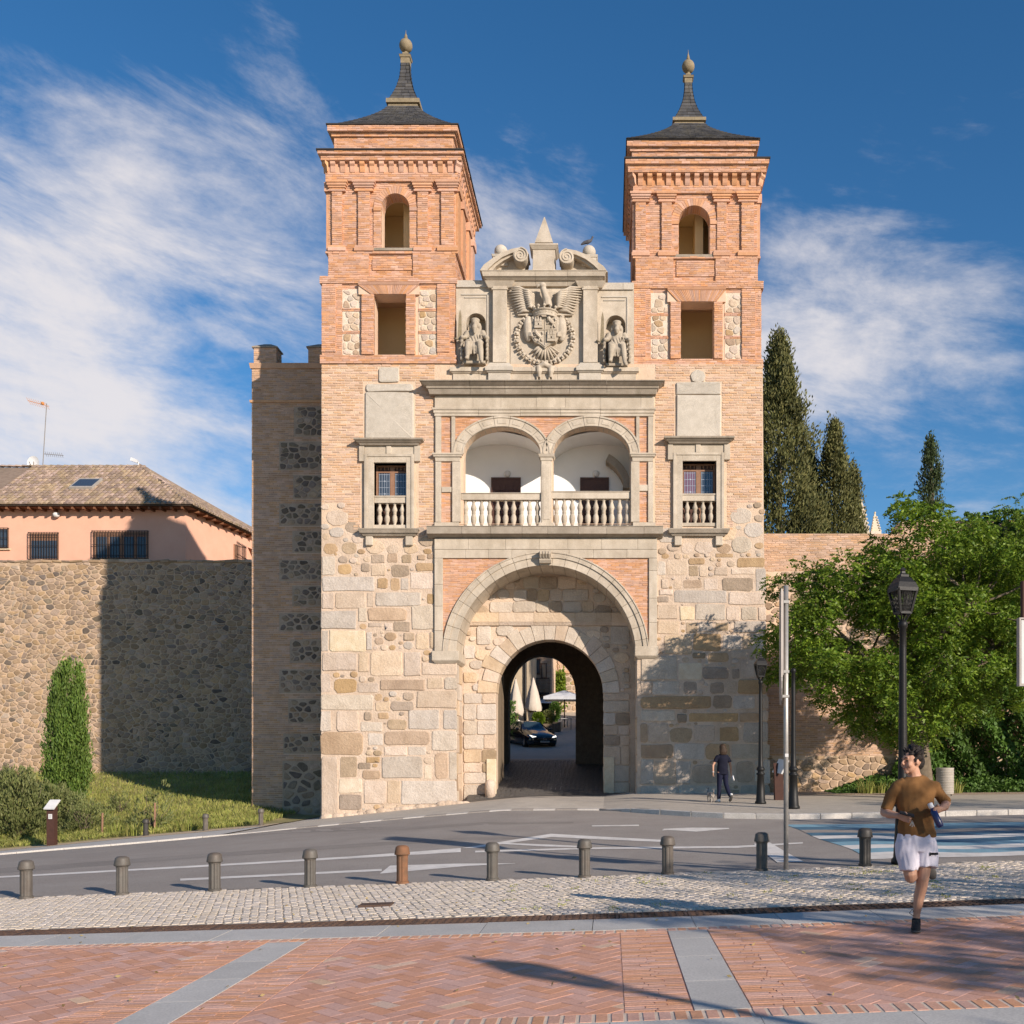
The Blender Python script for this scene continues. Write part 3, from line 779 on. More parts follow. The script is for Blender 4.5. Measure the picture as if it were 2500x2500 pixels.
# road markings, as thin sheets on the asphalt
def mark(name, pts, m, dz=.006, sub=8):
    g = [ghit(*p) for p in pts]; mb = MB()
    n = len(g)//2; L_, R_ = g[:n], g[n:][::-1]
    for i in range(n-1):
        for s in range(sub):
            t0, t1 = s/sub, (s+1)/sub; q = []
            for A, t in ((L_, t0), (L_, t1), (R_, t1), (R_, t0)):
                x = A[i][0]+(A[i+1][0]-A[i][0])*t; y = A[i][1]+(A[i+1][1]-A[i][1])*t; q.append((x, y, hh(x, y)+dz))
            mb.add(q, [(0,1,2,3)])
    return mb.build(name, m, road)
mark('centre_line', [(-60,2143),(850,2092),(1125,2071),(1125,2081),(850,2097),(-60,2147)], M['paint'])
mark('lane_line', [(440,2146),(932,2122),(932,2127),(440,2151)], M['paint'])
mark('lane_arrow', [(928,2133),(952,2114),(1120,2109),(1258,2108.5),(1258,2109),(1140,2115),(960,2131),(928,2133.5)], M['paint'])
mark('hatching', [(1128,2071),(1345,2036),(1640,2052),(1640,2057),(1345,2044),(1160,2071)], M['paint'])
mark('hatching', [(1222,2058),(1330,2062),(1411,2066),(1411,2069),(1330,2067),(1222,2061)], M['paint'])
mark('edge_line', [(1160,2078),(1429,2070),(1800,2066),(1960,2057),(1960,2060),(1800,2071),(1429,2074),(1160,2082)], M['paint'], .007)
mark('crossing_bar', [(1840,2061),(1898,2107),(1963,2105),(1880,2058)], M['paint'], .009)
mark('give_way_mark', [(1620,2024),(1690,2021),(1780,2022),(1780,2024),(1700,2031),(1620,2026)], M['paint'])
mark('give_way_mark', [(1445,2016),(1560,2014),(1560,2017),(1445,2018)], M['paint'])
mark('give_way_mark', [(1630,2024.5),(1618,2026),(1617,2028),(1629,2026.5)], M['paint'])
M['asphalt_dark'] = mat('worn_asphalt', (.29,.26,.23), (.25,.22,.195), .9, .85, .7, 130, 0, 0, .4, .5, (.14,.125,.11), speck=.25, dist=.006)
mark('tyre_track', [(-60,2124),(500,2084),(1000,2052),(1300,2040),(1300,2046),(1000,2060),(500,2094),(-60,2136)], M['asphalt_dark'], .003)
mark('tyre_track', [(560,2034),(1000,2018),(1400,2006),(1400,2010),(1000,2025),(560,2043)], M['asphalt_dark'], .003)
# waved blue and white crossing
def wave(x, ph): return 4.6*math.sin(x*.008+ph*1.6)+2.0*math.sin(x*.019+ph*2.4)
cols = ['paint','blue_l','paint','blue_l','blue_d','paint','blue_d','asphalt','blue_d','blue_l']
tops = []
for k in range(11):
    t = k/10
    pts = []
    for q in range(15):
        u = q/14; xl = 2112-(2112-1915)*min(1, t*1.05)+8*math.sin(t*9); x = xl+(2560-xl)*u
        yb = 2100-14*u; yt = 2014-7*u; y = yb+(yt-yb)*(t**.82)+wave(x, t*2)*(.9 if 0 < k < 10 else .25)*(1-.5*t)
        pts.append((x, y))
    tops.append(pts)
for k in range(10):
    lo, up = tops[k], tops[k+1]
    mark('painted_wave', lo+up[::-1], M[cols[k]], .006, 2)
# ------------------------------------------------------------------ the gate
GY = 36.0
def fX(p): return PX(p, GY)
def fZ(p): return PZ(p, GY)
def fR(*t): return [fX(t[0]), fX(t[1]), fZ(t[3]), fZ(t[2])]      # (x0,x1,ytop,ybot) -> u0,u1,v0,v1
def mold(mb, x0, x1, z0, z1, p0, p1, Y, ends=True, back=.05):
    e0, e1 = (p0, p1) if ends else (0, 0)
    mb.add([(x0-e0,Y-p0,z0),(x1+e0,Y-p0,z0),(x1+e0,Y+back,z0),(x0-e0,Y+back,z0),
            (x0-e1,Y-p1,z1),(x1+e1,Y-p1,z1),(x1+e1,Y+back,z1),(x0-e1,Y+back,z1)],
           [(3,2,1,0),(4,5,6,7),(0,1,5,4),(1,2,6,5),(2,3,7,6),(3,0,4,7)])
def mold_blocks(name, x0, x1, rows, Y, m, parent, seg=1.05, ends=True, back=.05, gap=.006):
    """a moulding cut into stone blocks: rows = (z0,z1,p0,p1)"""
    xs = [x0]
    while xs[-1] < x1-seg*1.4: xs.append(xs[-1]+seg*RNG.uniform(.8, 1.2))
    xs.append(x1)
    for i in range(len(xs)-1):
        mb = MB(); dz = RNG.uniform(-.004, .004)
        for z0, z1, p0, p1 in rows:
            a, b = xs[i]+gap/2, xs[i+1]-gap/2
            la0 = p0 if (ends and i == 0) else 0; la1 = p1 if (ends and i == 0) else 0
            lb0 = p0 if (ends and i == len(xs)-2) else 0; lb1 = p1 if (ends and i == len(xs)-2) else 0
            mb.add([(a-la0,Y-p0,z0+dz),(b+lb0,Y-p0,z0+dz),(b+lb0,Y+back,z0+dz),(a-la0,Y+back,z0+dz),
                    (a-la1,Y-p1,z1+dz),(b+lb1,Y-p1,z1+dz),(b+lb1,Y+back,z1+dz),(a-la1,Y+back,z1+dz)],
                   [(3,2,1,0),(4,5,6,7),(0,1,5,4),(1,2,6,5),(2,3,7,6),(3,0,4,7)])
        mb.build(name, m, parent, bevel=.006)
def ringseg(cu, cv, r0, r1, a0, a1, y0, y1, k=1.0, n=3, gap=.004):
    g0, g1 = gap/r0, gap/r1; A = lambda r, a: (cu+r*math.cos(a), cv+k*r*math.sin(a))
    inn = [A(r0, a0+g0+(a1-a0-2*g0)*i/n) for i in range(n+1)]; out = [A(r1, a0+g1+(a1-a0-2*g1)*i/n) for i in range(n+1)]
    return inn+out[::-1]
gate = thing('city_gate', 'stone and brick city gate block with a great round arch and twin-arched balcony', 'city gate', (-2.3, GY, .3))
zsplit = fZ(1292); ztop = fZ(889)
xl, xr, xrb = fX(785), fX(1862), fX(1877)
BA = dict(cu=fX(1333), cv=fZ(1600), r0=219*.0144, r1=252*.0144)
low = MB(); low.slab([(xl-.02, -1.2), (xrb, -1.2), (xr+.04, zsplit), (xl, zsplit)], [archpoly(BA['cu'], BA['r0']+.05, BA['r0']+.05, BA['cv'], -.9, 32)], GY, 37.64)
low.build('lower_wall', M['mortar'], gate)
WL = (914, 993, 1131, 1286); WR = (1666, 1748, 1127, 1281)
AL = (fX(1226), 94*.0144, 66*.0144, fZ(1109)); AR = (fX(1444), 94*.0144, 67*.0144, fZ(1109))
def rectpoly(t): a = fR(*t); return [(a[0], a[2]), (a[1], a[2]), (a[1], a[3]), (a[0], a[3])]
up = MB(); up.slab([(xl, zsplit+.002), (xr+.04, zsplit+.002), (xr, ztop), (xl, ztop)],
    [rectpoly(WL), rectpoly(WR)]+[archpoly(A[0], A[1], A[2], A[3], fZ(1289)) for A in (AL, AR)], GY, 36.5)
upper = up.build('upper_wall', M['mortar_pale'], gate)
core = MB()
core.box(xl+.02, xl+.6, 36.502, 46, zsplit, ztop); core.box(xr-.6, xr-.02, 36.502, 46, zsplit, ztop)
core.box(xl+.02, -5.6, 37.65, 45.1, -1.2, zsplit-.01); core.box(.75, xr-.02, 37.65, 45.1, -1.2, zsplit-.01)
core.box(xl+.02, xr-.02, 36.51, 46, ztop-.3, ztop-.004)
core.box(xl+.61, xr-.61, 45.3, 45.9, zsplit, ztop-.31)
core.box(-5.59, .74, 38.5, 45.1, 7.2, zsplit-.02)
core.build('inner_masonry', M['mortar'], gate)
# pale brick facing
def hole_left(v):
    o = []
    for t in ((880,1024,1072,1300),(886,1016,934,1078),(922,977,893,938)):
        u0, u1, v0, v1 = fR(*t)
        if v0 < v < v1: o.append((u0+.02, u1-.02))
    if v < fZ(1228): o.append((fX(780), fX(836)))
    if v < fZ(1252): o.append((fX(780), fX(850)))
    if v < fZ(1280): o.append((fX(780), fX(862)))
    if v < fZ(1291): o.append((fX(780), fX(889))); o.append((fX(1016), fX(1062)))
    return o
def hole_right(v):
    o = []
    for t in ((1638,1776,1068,1300),(1646,1764,930,1075),(1684,1724,902,936)):
        u0, u1, v0, v1 = fR(*t)
        if v0 < v < v1: o.append((u0+.02, u1-.02))
    if v < fZ(1226): o.append((fX(1800), fX(1870)))
    if v < fZ(1262): o.append((fX(1790), fX(1870)))
    if v < fZ(1296): o.append((fX(1768), fX(1870)))
    return o
bp = MB()
bricks(bp, front(GY), xl, fX(1062), fZ(1306), ztop, .087, .31, .032, .012, hole_left, .009, .03)
bricks(bp, front(GY), fX(1600), xr+.0, fZ(1306), ztop, .087, .31, .032, .012, hole_right, .009, .03)
bp.build('pale_brickwork', M['brick_pale'], gate, kind='stuff')
# worn blank coats of arms
def slabstone(t, p, m, name='blank_shield', r=None):
    a = fR(*t); mb = MB(); P = rrect(a[0], a[2], a[1], a[3], r, .012); stone(mb, front(GY), P, p, .03); mb.build(name, M[m], gate, smooth=False)
slabstone((892,1010,958,1074), .07, 'granite_grey', r=.04); slabstone((893,1009,939,957), .07, 'granite_grey', r=.08); slabstone((926,973,898,934), .06, 'granite_grey', r=.05)
slabstone((1651,1760,965,1072), .07, 'granite_grey', r=.04); slabstone((1650,1760,934,964), .07, 'granite_grey', r=.07); slabstone((1686,1722,904,936), .06, 'granite_grey', r=.2)
# ---- lower masonry: big blocks read off the wall, field stones between
Lblk = '''100,20,190,150,g 205,75,300,145,o 430,10,525,70,d 540,2,610,65,o 635,10,705,70,d 740,10,800,50,o 360,65,425,130,d 430,80,530,155,b 565,80,690,162,d 730,65,856,125,o
100,158,455,260,g 470,168,545,240,o 558,168,625,255,o 632,168,686,250,g 692,132,856,245,b 100,268,185,380,b 190,265,395,378,b 402,265,450,365,b 460,262,770,358,g 805,272,856,345,o
90,388,335,512,g 345,368,405,465,g 408,370,670,460,o 703,352,856,518,g 410,470,510,500,b 520,470,575,525,b 582,462,695,530,d 150,518,395,666,w 98,522,145,665,g 400,532,440,655,g 650,535,725,592,d 730,538,820,650,b 826,532,856,645,b
98,672,340,795,b 346,672,415,805,b 425,662,645,830,b 650,668,766,830,b 770,735,1010,825,b 92,815,158,940,b 180,845,335,945,o 340,875,485,940,b 492,852,795,925,o 805,838,920,915,b 925,838,1010,920,g
90,952,450,1058,g 455,948,505,998,o 460,1003,560,1068,b 562,998,720,1065,d 738,928,1010,1048,b 90,1065,165,1203,g 200,1065,350,1203,b 380,1068,437,1130,d 685,1056,890,1190,g 915,1056,1010,1190,g 360,1137,510,1203,g 540,1122,675,1190,d 475,1073,550,1122,o
88,1208,375,1362,o 410,1215,510,1298,g 515,1202,830,1296,o 840,1197,1010,1333,g 98,1370,210,1790,b 220,1370,335,1515,d 520,1302,672,1364,b 680,1302,803,1364,g 500,1370,780,1520,g 395,1372,490,1415,o 340,1412,430,1460,d 372,1462,492,1526,o 790,1430,838,1525,w 858,1345,952,1525,o 957,1340,1010,1528,g
212,1520,372,1620,w 212,1626,368,1730,d 380,1532,535,1692,b 540,1532,628,1690,b 632,1532,1010,1695,g 515,1698,600,1755,b 603,1695,690,1750,b 695,1703,755,1740,b 760,1700,850,1735,g 372,1738,512,1762,b 855,1700,1010,1722,b'''
Rblk = '''285,55,345,150,g 350,45,492,150,b 498,35,610,80,o 502,85,565,155,d 570,85,630,160,b 675,95,765,152,b 680,2,800,32,o 825,30,1015,98,o 785,102,945,145,b 950,105,1022,258,g 315,175,365,240,b 400,185,450,245,b 465,180,590,240,o 600,172,700,250,b 725,165,935,258,d 402,252,760,338,g 300,245,396,285,b 285,290,370,335,d 770,264,1022,350,b
285,348,430,445,b 440,360,540,455,w 545,342,750,455,g 755,357,845,458,b 855,362,963,455,g 968,362,1022,455,b 290,455,438,546,b 480,467,560,540,d 570,467,665,530,g 680,470,770,525,d 805,460,1022,540,g 335,552,525,685,b 530,542,720,660,o 728,552,860,650,g 865,557,925,650,b 930,547,1025,690,g
630,670,770,735,o 525,670,615,712,d 785,660,900,708,b 175,692,425,858,g 430,742,590,853,w 592,767,770,850,d 790,780,845,850,d 850,722,945,842,b 178,862,250,958,b 255,867,440,958,g 465,862,555,950,d 645,872,740,950,d 755,862,825,950,b 830,852,1030,950,o
175,965,655,1050,o 662,957,795,1050,d 800,960,945,1053,g 965,960,1040,1053,b 175,1058,408,1135,g 420,1082,490,1145,d 500,1077,835,1138,o 840,1077,975,1138,o 980,1062,1040,1135,b 175,1147,225,1278,o 228,1147,365,1278,b 372,1177,525,1278,d 535,1162,680,1270,b 705,1172,840,1270,o 868,1142,1040,1278,g
175,1287,398,1385,o 403,1283,605,1395,g 610,1283,780,1395,o 790,1287,1045,1385,g 175,1392,265,1560,g 270,1397,410,1560,b 415,1402,515,1558,g 520,1427,716,1550,d 722,1402,815,1558,b 820,1402,940,1550,d 945,1462,990,1540,w 1000,1392,1052,1555,g 175,1570,430,1655,g 435,1567,698,1665,g 702,1592,845,1668,d 850,1562,975,1663,g 980,1562,1050,1668,d'''
def parse(txt, ox, oy, sc):
    out = []
    for t in txt.split():
        a = t.split(','); x0, y0, x1, y1 = map(float, a[:4])
        out.append((fX(ox+x0/sc), fZ(oy+y1/sc), fX(ox+x1/sc), fZ(oy+y0/sc), a[4]))
    return out
LB = parse(Lblk, 750, 1350, 2.76); RB = parse(Rblk, 1500, 1350, 2.76)
polys = []
for (u0, v0, u1, v1, c) in LB+RB:
    g = .012; polys.append((rrect(u0+g, v0+g, u1-g, v1-g, None if c in 'od' else min(u1-u0, v1-v0)*RNG.uniform(.05, .13), .02), 's_'+c))
pierL = (fX(786), fX(1060), fZ(1352), fZ(1228)); pierR = (fX(1606), fX(1866), fZ(1352), fZ(1228))
def keepL(u, v):
    for a, b in ((fX(780), fX(836)),):
        pass
    if u < fX(836) and v < fZ(1232): return True
    if u < fX(852) and v < fZ(1256): return True
    if u < fX(866) and v < fZ(1284): return True
    return v < fZ(1296) and not (fX(882) < u < fX(1022) and v > fZ(1336))
def keepR(u, v):
    if u > fX(1800) and v < fZ(1230): return True
    if u > fX(1788) and v < fZ(1268): return True
    if u > fX(1770) and v < fZ(1296): return True
    return v < fZ(1304) and not (fX(1644) < u < fX(1776) and v > fZ(1330))
fill = darts(*pierL, [], .07, .30, 500, 1.35, keepL)+darts(*pierR, [], .07, .30, 500, 1.35, keepR)
fill += darts(fX(787), fX(1060), fZ(1985), fZ(1352), [b[:4] for b in LB], .04, .16, 1300, 1.3)
fill += darts(fX(1606), fX(1872), fZ(1950), fZ(1352), [b[:4] for b in RB], .04, .16, 1300, 1.3)
polys += [(P, RNG.choice(['s_b','s_o','s_d','s_b','s_g','s_o'])) for P in fill]
lower = [o for o in gate.children if o.name.startswith('lower_wall')][0]
stones_to(lower, front(GY), polys, ['s_b'], lambda ar: RNG.uniform(.006, .034)+.014*min(1, ar), limit=300, small=.015)
# rough plaster and rubble footing of the left pier, reveal of the pier
ft = MB()
for i in range(26):
    u = fX(800+i*13.4); ft.ball((u, GY-.02, hh(u, 35.9)+.02), RNG.uniform(.1, .22), 8, 6, (1.4, .5, RNG.uniform(.5, .9)))
ft.build('footing_rubble', M['mortar'], gate, smooth=True)
xpl = BA['cu']-BA['r0']-.05
rv = [(rrect(a+.01, b+.01, c-.01, d-.01, .05, .01), RNG.choice(['s_b','s_g','s_b','s_o'])) for a, b, c, d in courses(GY+.02, 37.6, -.6, BA['cv']-.1, (.5, .75), (.6, 1.0))]
stones_to(lower, side_right(xpl), rv, ['s_b'], .03, name='jamb_stone')
rv = [(rrect(a+.01, b+.01, c-.01, d-.01, .05, .01), RNG.choice(['s_b','s_g'])) for a, b, c, d in courses(GY+.02, 37.6, -.6, BA['cv']-.1, (.5, .75), (.6, 1.0))]
stones_to(lower, side_left(BA['cu']+BA['r0']+.05), rv, ['s_b'], .03, name='jamb_stone')
# ---- great arch surround
arch = MB()
u0, u1, v0, v1 = fX(1064), fX(1602), fZ(1576), fZ(1316)
sur = MB()
outer_ring = ringseg(BA['cu'], BA['cv'], BA['r0']+.02, BA['r1']-.02, 0.02, math.pi-.02, 0, 0, n=32)
sp = MB(); sp.slab([(fX(1080), fZ(1590)), (fX(1080), fZ(1364)), (fX(1586), fZ(1364)), (fX(1586), fZ(1590))][::-1], [], GY-.035, GY+.02)
# spandrel mortar only outside the arch
sp = MB()
pts = [(fX(1080), fZ(1590)), (fX(1080), fZ(1362)), (fX(1586), fZ(1362)), (fX(1586), fZ(1590))]
arc = [(BA['cu']+(BA['r1']-.03)*math.cos(a), BA['cv']+(BA['r1']-.03)*math.sin(a)) for a in np.linspace(.05, math.pi-.05, 40)]
sp.slab(pts+arc, [], GY-.035, GY+.02, back=False)
surround = sp.build('arch_surround', M['mortar_red'], gate)
sb = MB()
def arch_hole(v):
    d = BA['r1']**2-(v-BA['cv'])**2; return [(BA['cu']-math.sqrt(d), BA['cu']+math.sqrt(d))] if d > 0 else []
bricks(sb, front(GY-.035), fX(1082), fX(1584), fZ(1590), fZ(1364), .068, .29, .014, .012, arch_hole)
sb.build('spandrel_brickwork', M['brick_red'], surround, kind='stuff')
nv = 23
for i in range(nv):
    a0, a1 = math.pi*.008+math.pi*.984*i/nv, math.pi*.008+math.pi*.984*(i+1)/nv
    mb = MB(); rm = BA['r0']+.27
    mb.prism(ringseg(BA['cu'], BA['cv'], BA['r0'], rm, a0, a1, 0, 0), GY-.07, 37.62)
    mb.prism(ringseg(BA['cu'], BA['cv'], rm, BA['r1']-.05, a0, a1, 0, 0), GY-.115, GY+.1)
    mb.prism(ringseg(BA['cu'], BA['cv'], BA['r1']-.05, BA['r1'], a0, a1, 0, 0), GY-.14, GY+.1)
    mb.build('voussoir', M['granite'], surround, bevel=.008)
for x0, x1 in ((1062, 1082), (1584, 1604)):
    z = fZ(1590)
    while z < fZ(1364)-.05:
        h = RNG.uniform(.7, 1.0); h = min(h, fZ(1364)-z)
        mb = MB(); mb.box(fX(x0), fX(x1), GY-.11, GY+.04, z+.003, z+h-.003); mb.build('frame_block', M['granite'], surround, bevel=.008); z += h
mold_blocks('frame_block', fX(1062), fX(1604), [(fZ(1364)+.003, fZ(1343), .11, .11)], GY, M['granite'], surround, 1.0, False)
mold_blocks('frame_block', fX(1062), fX(1604), [(fZ(1343)+.004, fZ(1316), .13, .13)], GY, M['granite'], surround, 1.15, False)
for x0, x1, y0, y1 in ((1056, 1121, 1590, 1613), (1550, 1607, 1579, 1602)):
    mb = MB(); mb.box(fX(x0), fX(x1), GY-.16, 37.6, fZ(y1), fZ(y0)); mb.fr(fX(x0), fX(x1), GY-.16, 37.6, fZ(y1)-.1, fZ(y1)-.002, -.1, 0)
    mb.build('impost', M['granite'], surround, bevel=.01)
ks = MB(); kx0, kx1 = fX(1318), fX(1346)
ks.prismx([(GY-.1, fZ(1378)), (GY-.1, fZ(1349)), (GY-.42, fZ(1349)), (GY-.40, fZ(1357)), (GY-.30, fZ(1364)), (GY-.27, fZ(1371)), (GY-.2, fZ(1377))], kx0, kx1)
for k in range(4): xx = kx0+(kx1-kx0)*(k+.5)/4; ks.prismx([(GY-.12, fZ(1375)), (GY-.44, fZ(1351)), (GY-.43, fZ(1358)), (GY-.33, fZ(1366))], xx-.022, xx+.022)
ks.build('keystone', M['granite'], surround)
# ---- balcony ledge, entablature
mold_blocks('ledge_block', fX(1046), fX(1618), [(fZ(1315), fZ(1309), .10, .26), (fZ(1309), fZ(1292), .40, .40), (fZ(1292), fZ(1290), .42, .42)], GY, M['granite_dark'], gate, 1.1, False, .0)
mold_blocks('cornice_block', fX(1068), fX(1584), [(fZ(968), fZ(956), .24, .30), (fZ(956), fZ(950), .33, .36), (fZ(950), fZ(943), .38, .52), (fZ(943), fZ(940.5), .54, .54)], GY, M['granite_dark'], gate, 1.15, True)
mold_blocks('frieze_block', fX(1062), fX(1597), [(fZ(998), fZ(968)-.004, .09, .09)], GY, M['granite'], gate, 1.2, False)
mold_blocks('architrave_block', fX(1069), fX(1588), [(fZ(1018), fZ(1011), .11, .11), (fZ(1011), fZ(1004), .14, .14), (fZ(1004), fZ(999), .17, .19)], GY, M['granite'], gate, 1.3, True)
# ---- balcony front
balc = MB()
def bx(mb, t, p, back=.05): a = fR(*t); mb.box(a[0], a[1], GY-p, GY+back, a[2], a[3])
for t in ((1064,1078,1019,1108),(1064,1078,1129,1276),(1582,1595,1019,1108),(1582,1595,1129,1276),(1103,1112,1019,1108),(1553,1561,1019,1108)): bx(balc, t, .10)
for t in ((1079,1103,1190,1203),(1561,1581,1185,1200)): bx(balc, t, .09)
bx(balc, (1062,1122,1277,1289), .13); bx(balc, (1545,1600,1277,1289), .13); bx(balc, (1315,1352,1278,1289), .16, .3)
bx(balc, (1124,1543,1284,1289), .04, .3)
balcony = balc.build('balcony', M['granite'], gate, bevel=.006)
bb = MB()
def hA(v):
    o = []
    for A in (AL, AR):
        rr, rz = A[1]+.34, A[2]+.34
        if A[3] < v < A[3]+rz: d = rr*math.sqrt(1-((v-A[3])/rz)**2); o.append((A[0]-d, A[0]+d))
    return o
bricks(bb, front(GY-.02), fX(1078), fX(1104), fZ(1277), fZ(1019), .066, .29, .014, .012, circ_holes([('r', fX(1078), fX(1104), fZ(1205), fZ(1189)), ('r', fX(1078), fX(1104), fZ(1128), fZ(1108))]))
bricks(bb, front(GY-.02), fX(1561), fX(1582), fZ(1277), fZ(1019), .066, .29, .014, .012, circ_holes([('r', fX(1560), fX(1584), fZ(1201), fZ(1184)), ('r', fX(1560), fX(1584), fZ(1128), fZ(1108))]))
bricks(bb, front(GY-.02), fX(1112), fX(1553), fZ(1109), fZ(1019), .066, .29, .014, .012, hA)
bb.build('balcony_brickwork', M['brick_red'], balcony, kind='stuff')
bbm = MB(); bbm.slab([(fX(1066), fZ(1280)), (fX(1594), fZ(1280)), (fX(1594), fZ(1018)), (fX(1066), fZ(1018))], [archpoly(A[0], A[1]+.02, A[2]+.02, A[3], fZ(1279)) for A in (AL, AR)], GY-.02, GY+.0)
bbm.build('infill_mortar', M['mortar_red'], balcony)
for A in (AL, AR):
    nvv = 9
    for i in range(nvv):
        a0, a1 = math.pi*i/nvv, math.pi*(i+1)/nvv
        def el(r, a): return (A[0]+(A[1]+r)*math.cos(a), A[3]+(A[2]+r)*math.sin(a))
        n = 4; g = .004; aa = [a0+g+(a1-a0-2*g)*k/n for k in range(n+1)]
        mb = MB(); mb.prism([el(0, a) for a in aa]+[el(.36, a) for a in aa[::-1]], GY-.09, GY+.42)
        mb.prism([el(.30, a) for a in aa]+[el(.36, a) for a in aa[::-1]], GY-.12, GY-.088)
        mb.prism([el(.0, a) for a in aa]+[el(.04, a) for a in aa[::-1]], GY-.11, GY-.088)
        # sunk panel outlines: raised frame around a recessed field
        k1, k2 = aa[0]+.07, aa[-1]-.07
        mb.prism([el(.10, k1), el(.10, k2), el(.25, k2), el(.25, k1)], GY-.104, GY-.088)
        mb.build('voussoir', M['granite'], balcony, bevel=.004)
for t in ((1105,1126,1129,1276),(1540,1561,1129,1276)):
    a = fR(*t); mb = MB(); mb.box(a[0], a[1], GY-.12, GY+.42, a[2], a[3]); mb.build('pilaster', M['granite'], balcony, bevel=.01)
for x0, x1 in ((1071, 1117), (1551, 1587)):
    mb = MB(); mold(mb, fX(x0), fX(x1), fZ(1128), fZ(1118), .10, .12, GY, back=.42); mold(mb, fX(x0), fX(x1), fZ(1118), fZ(1113), .16, .18, GY, back=.42); mold(mb, fX(x0), fX(x1), fZ(1113), fZ(1109), .2, .2, GY, back=.42)
    mb.build('impost', M['granite'], balcony, bevel=.006)
mb = MB(); mb.box(fX(1322), fX(1347), GY-.12, GY+.3, fZ(1278), fZ(1126)); mb.box(fX(1326), fX(1343), GY-.135, GY-.119, fZ(1270), fZ(1136)); mb.build('column', M['granite'], balcony, bevel=.012)
mb = MB(); mb.fr(fX(1322), fX(1347), GY-.12, GY+.3, fZ(1127), fZ(1119), .02, .04); mb.fr(fX(1322), fX(1347), GY-.12, GY+.3, fZ(1119), fZ(1112), .07, .11); mb.box(fX(1322)-.02, fX(1347)+.02, GY-.1, GY+.3, fZ(1112), fZ(1098)); mb.build('capital', M['granite'], balcony, bevel=.006)
BPROF = [(.058,0),(.058,.03),(.038,.05),(.046,.09),(.072,.20),(.082,.30),(.072,.40),(.05,.47),(.05,.485),(.06,.492),(.06,.505),(.047,.512),(.047,.525),(.06,.533),(.06,.545),(.05,.552),(.05,.57),(.07,.64),(.082,.70),(.066,.78),(.042,.87),(.036,.93),(.055,.955),(.06,.97),(.06,1)]
def baluster(x, y, z0, z1, parent, sc=1.0, prof=None):
    mb = MB(); mb.lathe([(r*sc, z0+(z1-z0)*t) for r, t in BPROF], (x, y, 0), 12); mb.build('baluster', M['granite'], parent, smooth=True)
balus = MB()
for x0, x1, yt, yb in ((1126,1322,1206,1221),(1347,1541,1202,1218)):
    a = fR(x0, x1, yt, yb); balus.box(a[0], a[1], GY-.04, GY+.22, a[2], a[3]); balus.box(a[0], a[1], GY-.07, GY+.25, a[3]+.001, a[3]+.03)
balustrade = balus.build('balustrade', M['granite'], gate, bevel=.008)
for x0, x1, yb in ((1136,1312,1221),(1358,1532,1218)):
    for i in range(10): baluster(fX(x0+(x1-x0)*i/9), GY+.09, fZ(1285), fZ(yb), balustrade, 1.25)
# loggia behind the balcony
BY = 37.95; rx0, rx1 = fX(1072), fX(1592); zf = fZ(1292)
room = MB()
room.box(rx0-.3, rx1+.3, BY, BY+.3, zf-.2, fZ(1000)); room.box(rx0-.3, rx0, 36.5, BY, zf-.2, fZ(1000)); room.box(rx1, rx1+.3, 36.5, BY, zf-.2, fZ(1000))
xm = fX(1334.5)
for a, b in ((rx0, xm), (xm, rx1)):
    c, ru = (a+b)/2, (b-a)/2; pts = [(c+ru*math.cos(t), fZ(1112)+.98*math.sin(t)) for t in np.linspace(0, math.pi, 17)]
    for p, q in zip(pts[:-1], pts[1:]): room.add([(p[0],36.46,p[1]),(q[0],36.46,q[1]),(q[0],BY,q[1]),(p[0],BY,p[1])], [(0,1,2,3)])
    room.box(a, b, 36.5, BY, fZ(1112)+1.0, fZ(1112)+1.1)
room.build('loggia_room', M['white'], gate)
fl = MB(); fl.box(rx0-.3, rx1+.3, 36.3, BY, zf-.25, zf+.03); fl.build('loggia_floor', M['granite'], gate)
for (x0, x1) in ((1204, 1267), (1421, 1482)):
    X0, X1 = PX(x0, BY), PX(x1, BY); Zt = PZ(1171, BY); mb = MB()
    mb.box(X0, X1, BY-.04, BY+.02, zf+.03, Zt)
    d = mb.build('loggia_door', M['wood'], gate); pn = MB(); w = (X1-X0)
    for lx in (0, 1):
        for r in range(8):
            for c in range(2):
                a = X0+.06+lx*w/2+c*(w/2-.06)/2; z = zf+.1+r*.29; 
                if z+.25 < Zt: pn.fr(a+.02, a+(w/2-.1)/2, BY-.075, BY-.035, z+.02, z+.24, 0, 0)
    pn.build('door_panels', M['wood'], d)
    fm = MB(); fm.box(X0-.07, X0, BY-.06, BY+.01, zf+.03, Zt+.07); fm.box(X1, X1+.07, BY-.06, BY+.01, zf+.03, Zt+.07); fm.box(X0, X1, BY-.06, BY+.01, Zt+.002, Zt+.07); fm.build('door_frame', M['wood'], d)
for x, y in ((1239, 1157), (1455, 1157)):
    X, _, Z = at(x, y, BY); mb = MB(); mb.ball((X, BY-.02, Z), .13, 14, 8, (1, .7, 1)); mb.build('wall_lamp', M['panel_white'], gate, smooth=True)
mb = MB(); mb.prism(ringseg(fX(1435), fZ(1180), fX(1527)-fX(1435), fX(1545)-fX(1435), math.radians(8), math.radians(62), 0, 0, n=8), 37.2, 37.9)
mb.box(fX(1522), fX(1540), 37.15, 37.9, fZ(1170), fZ(1158)); mb.build('inner_arch', M['granite_dark'], gate)
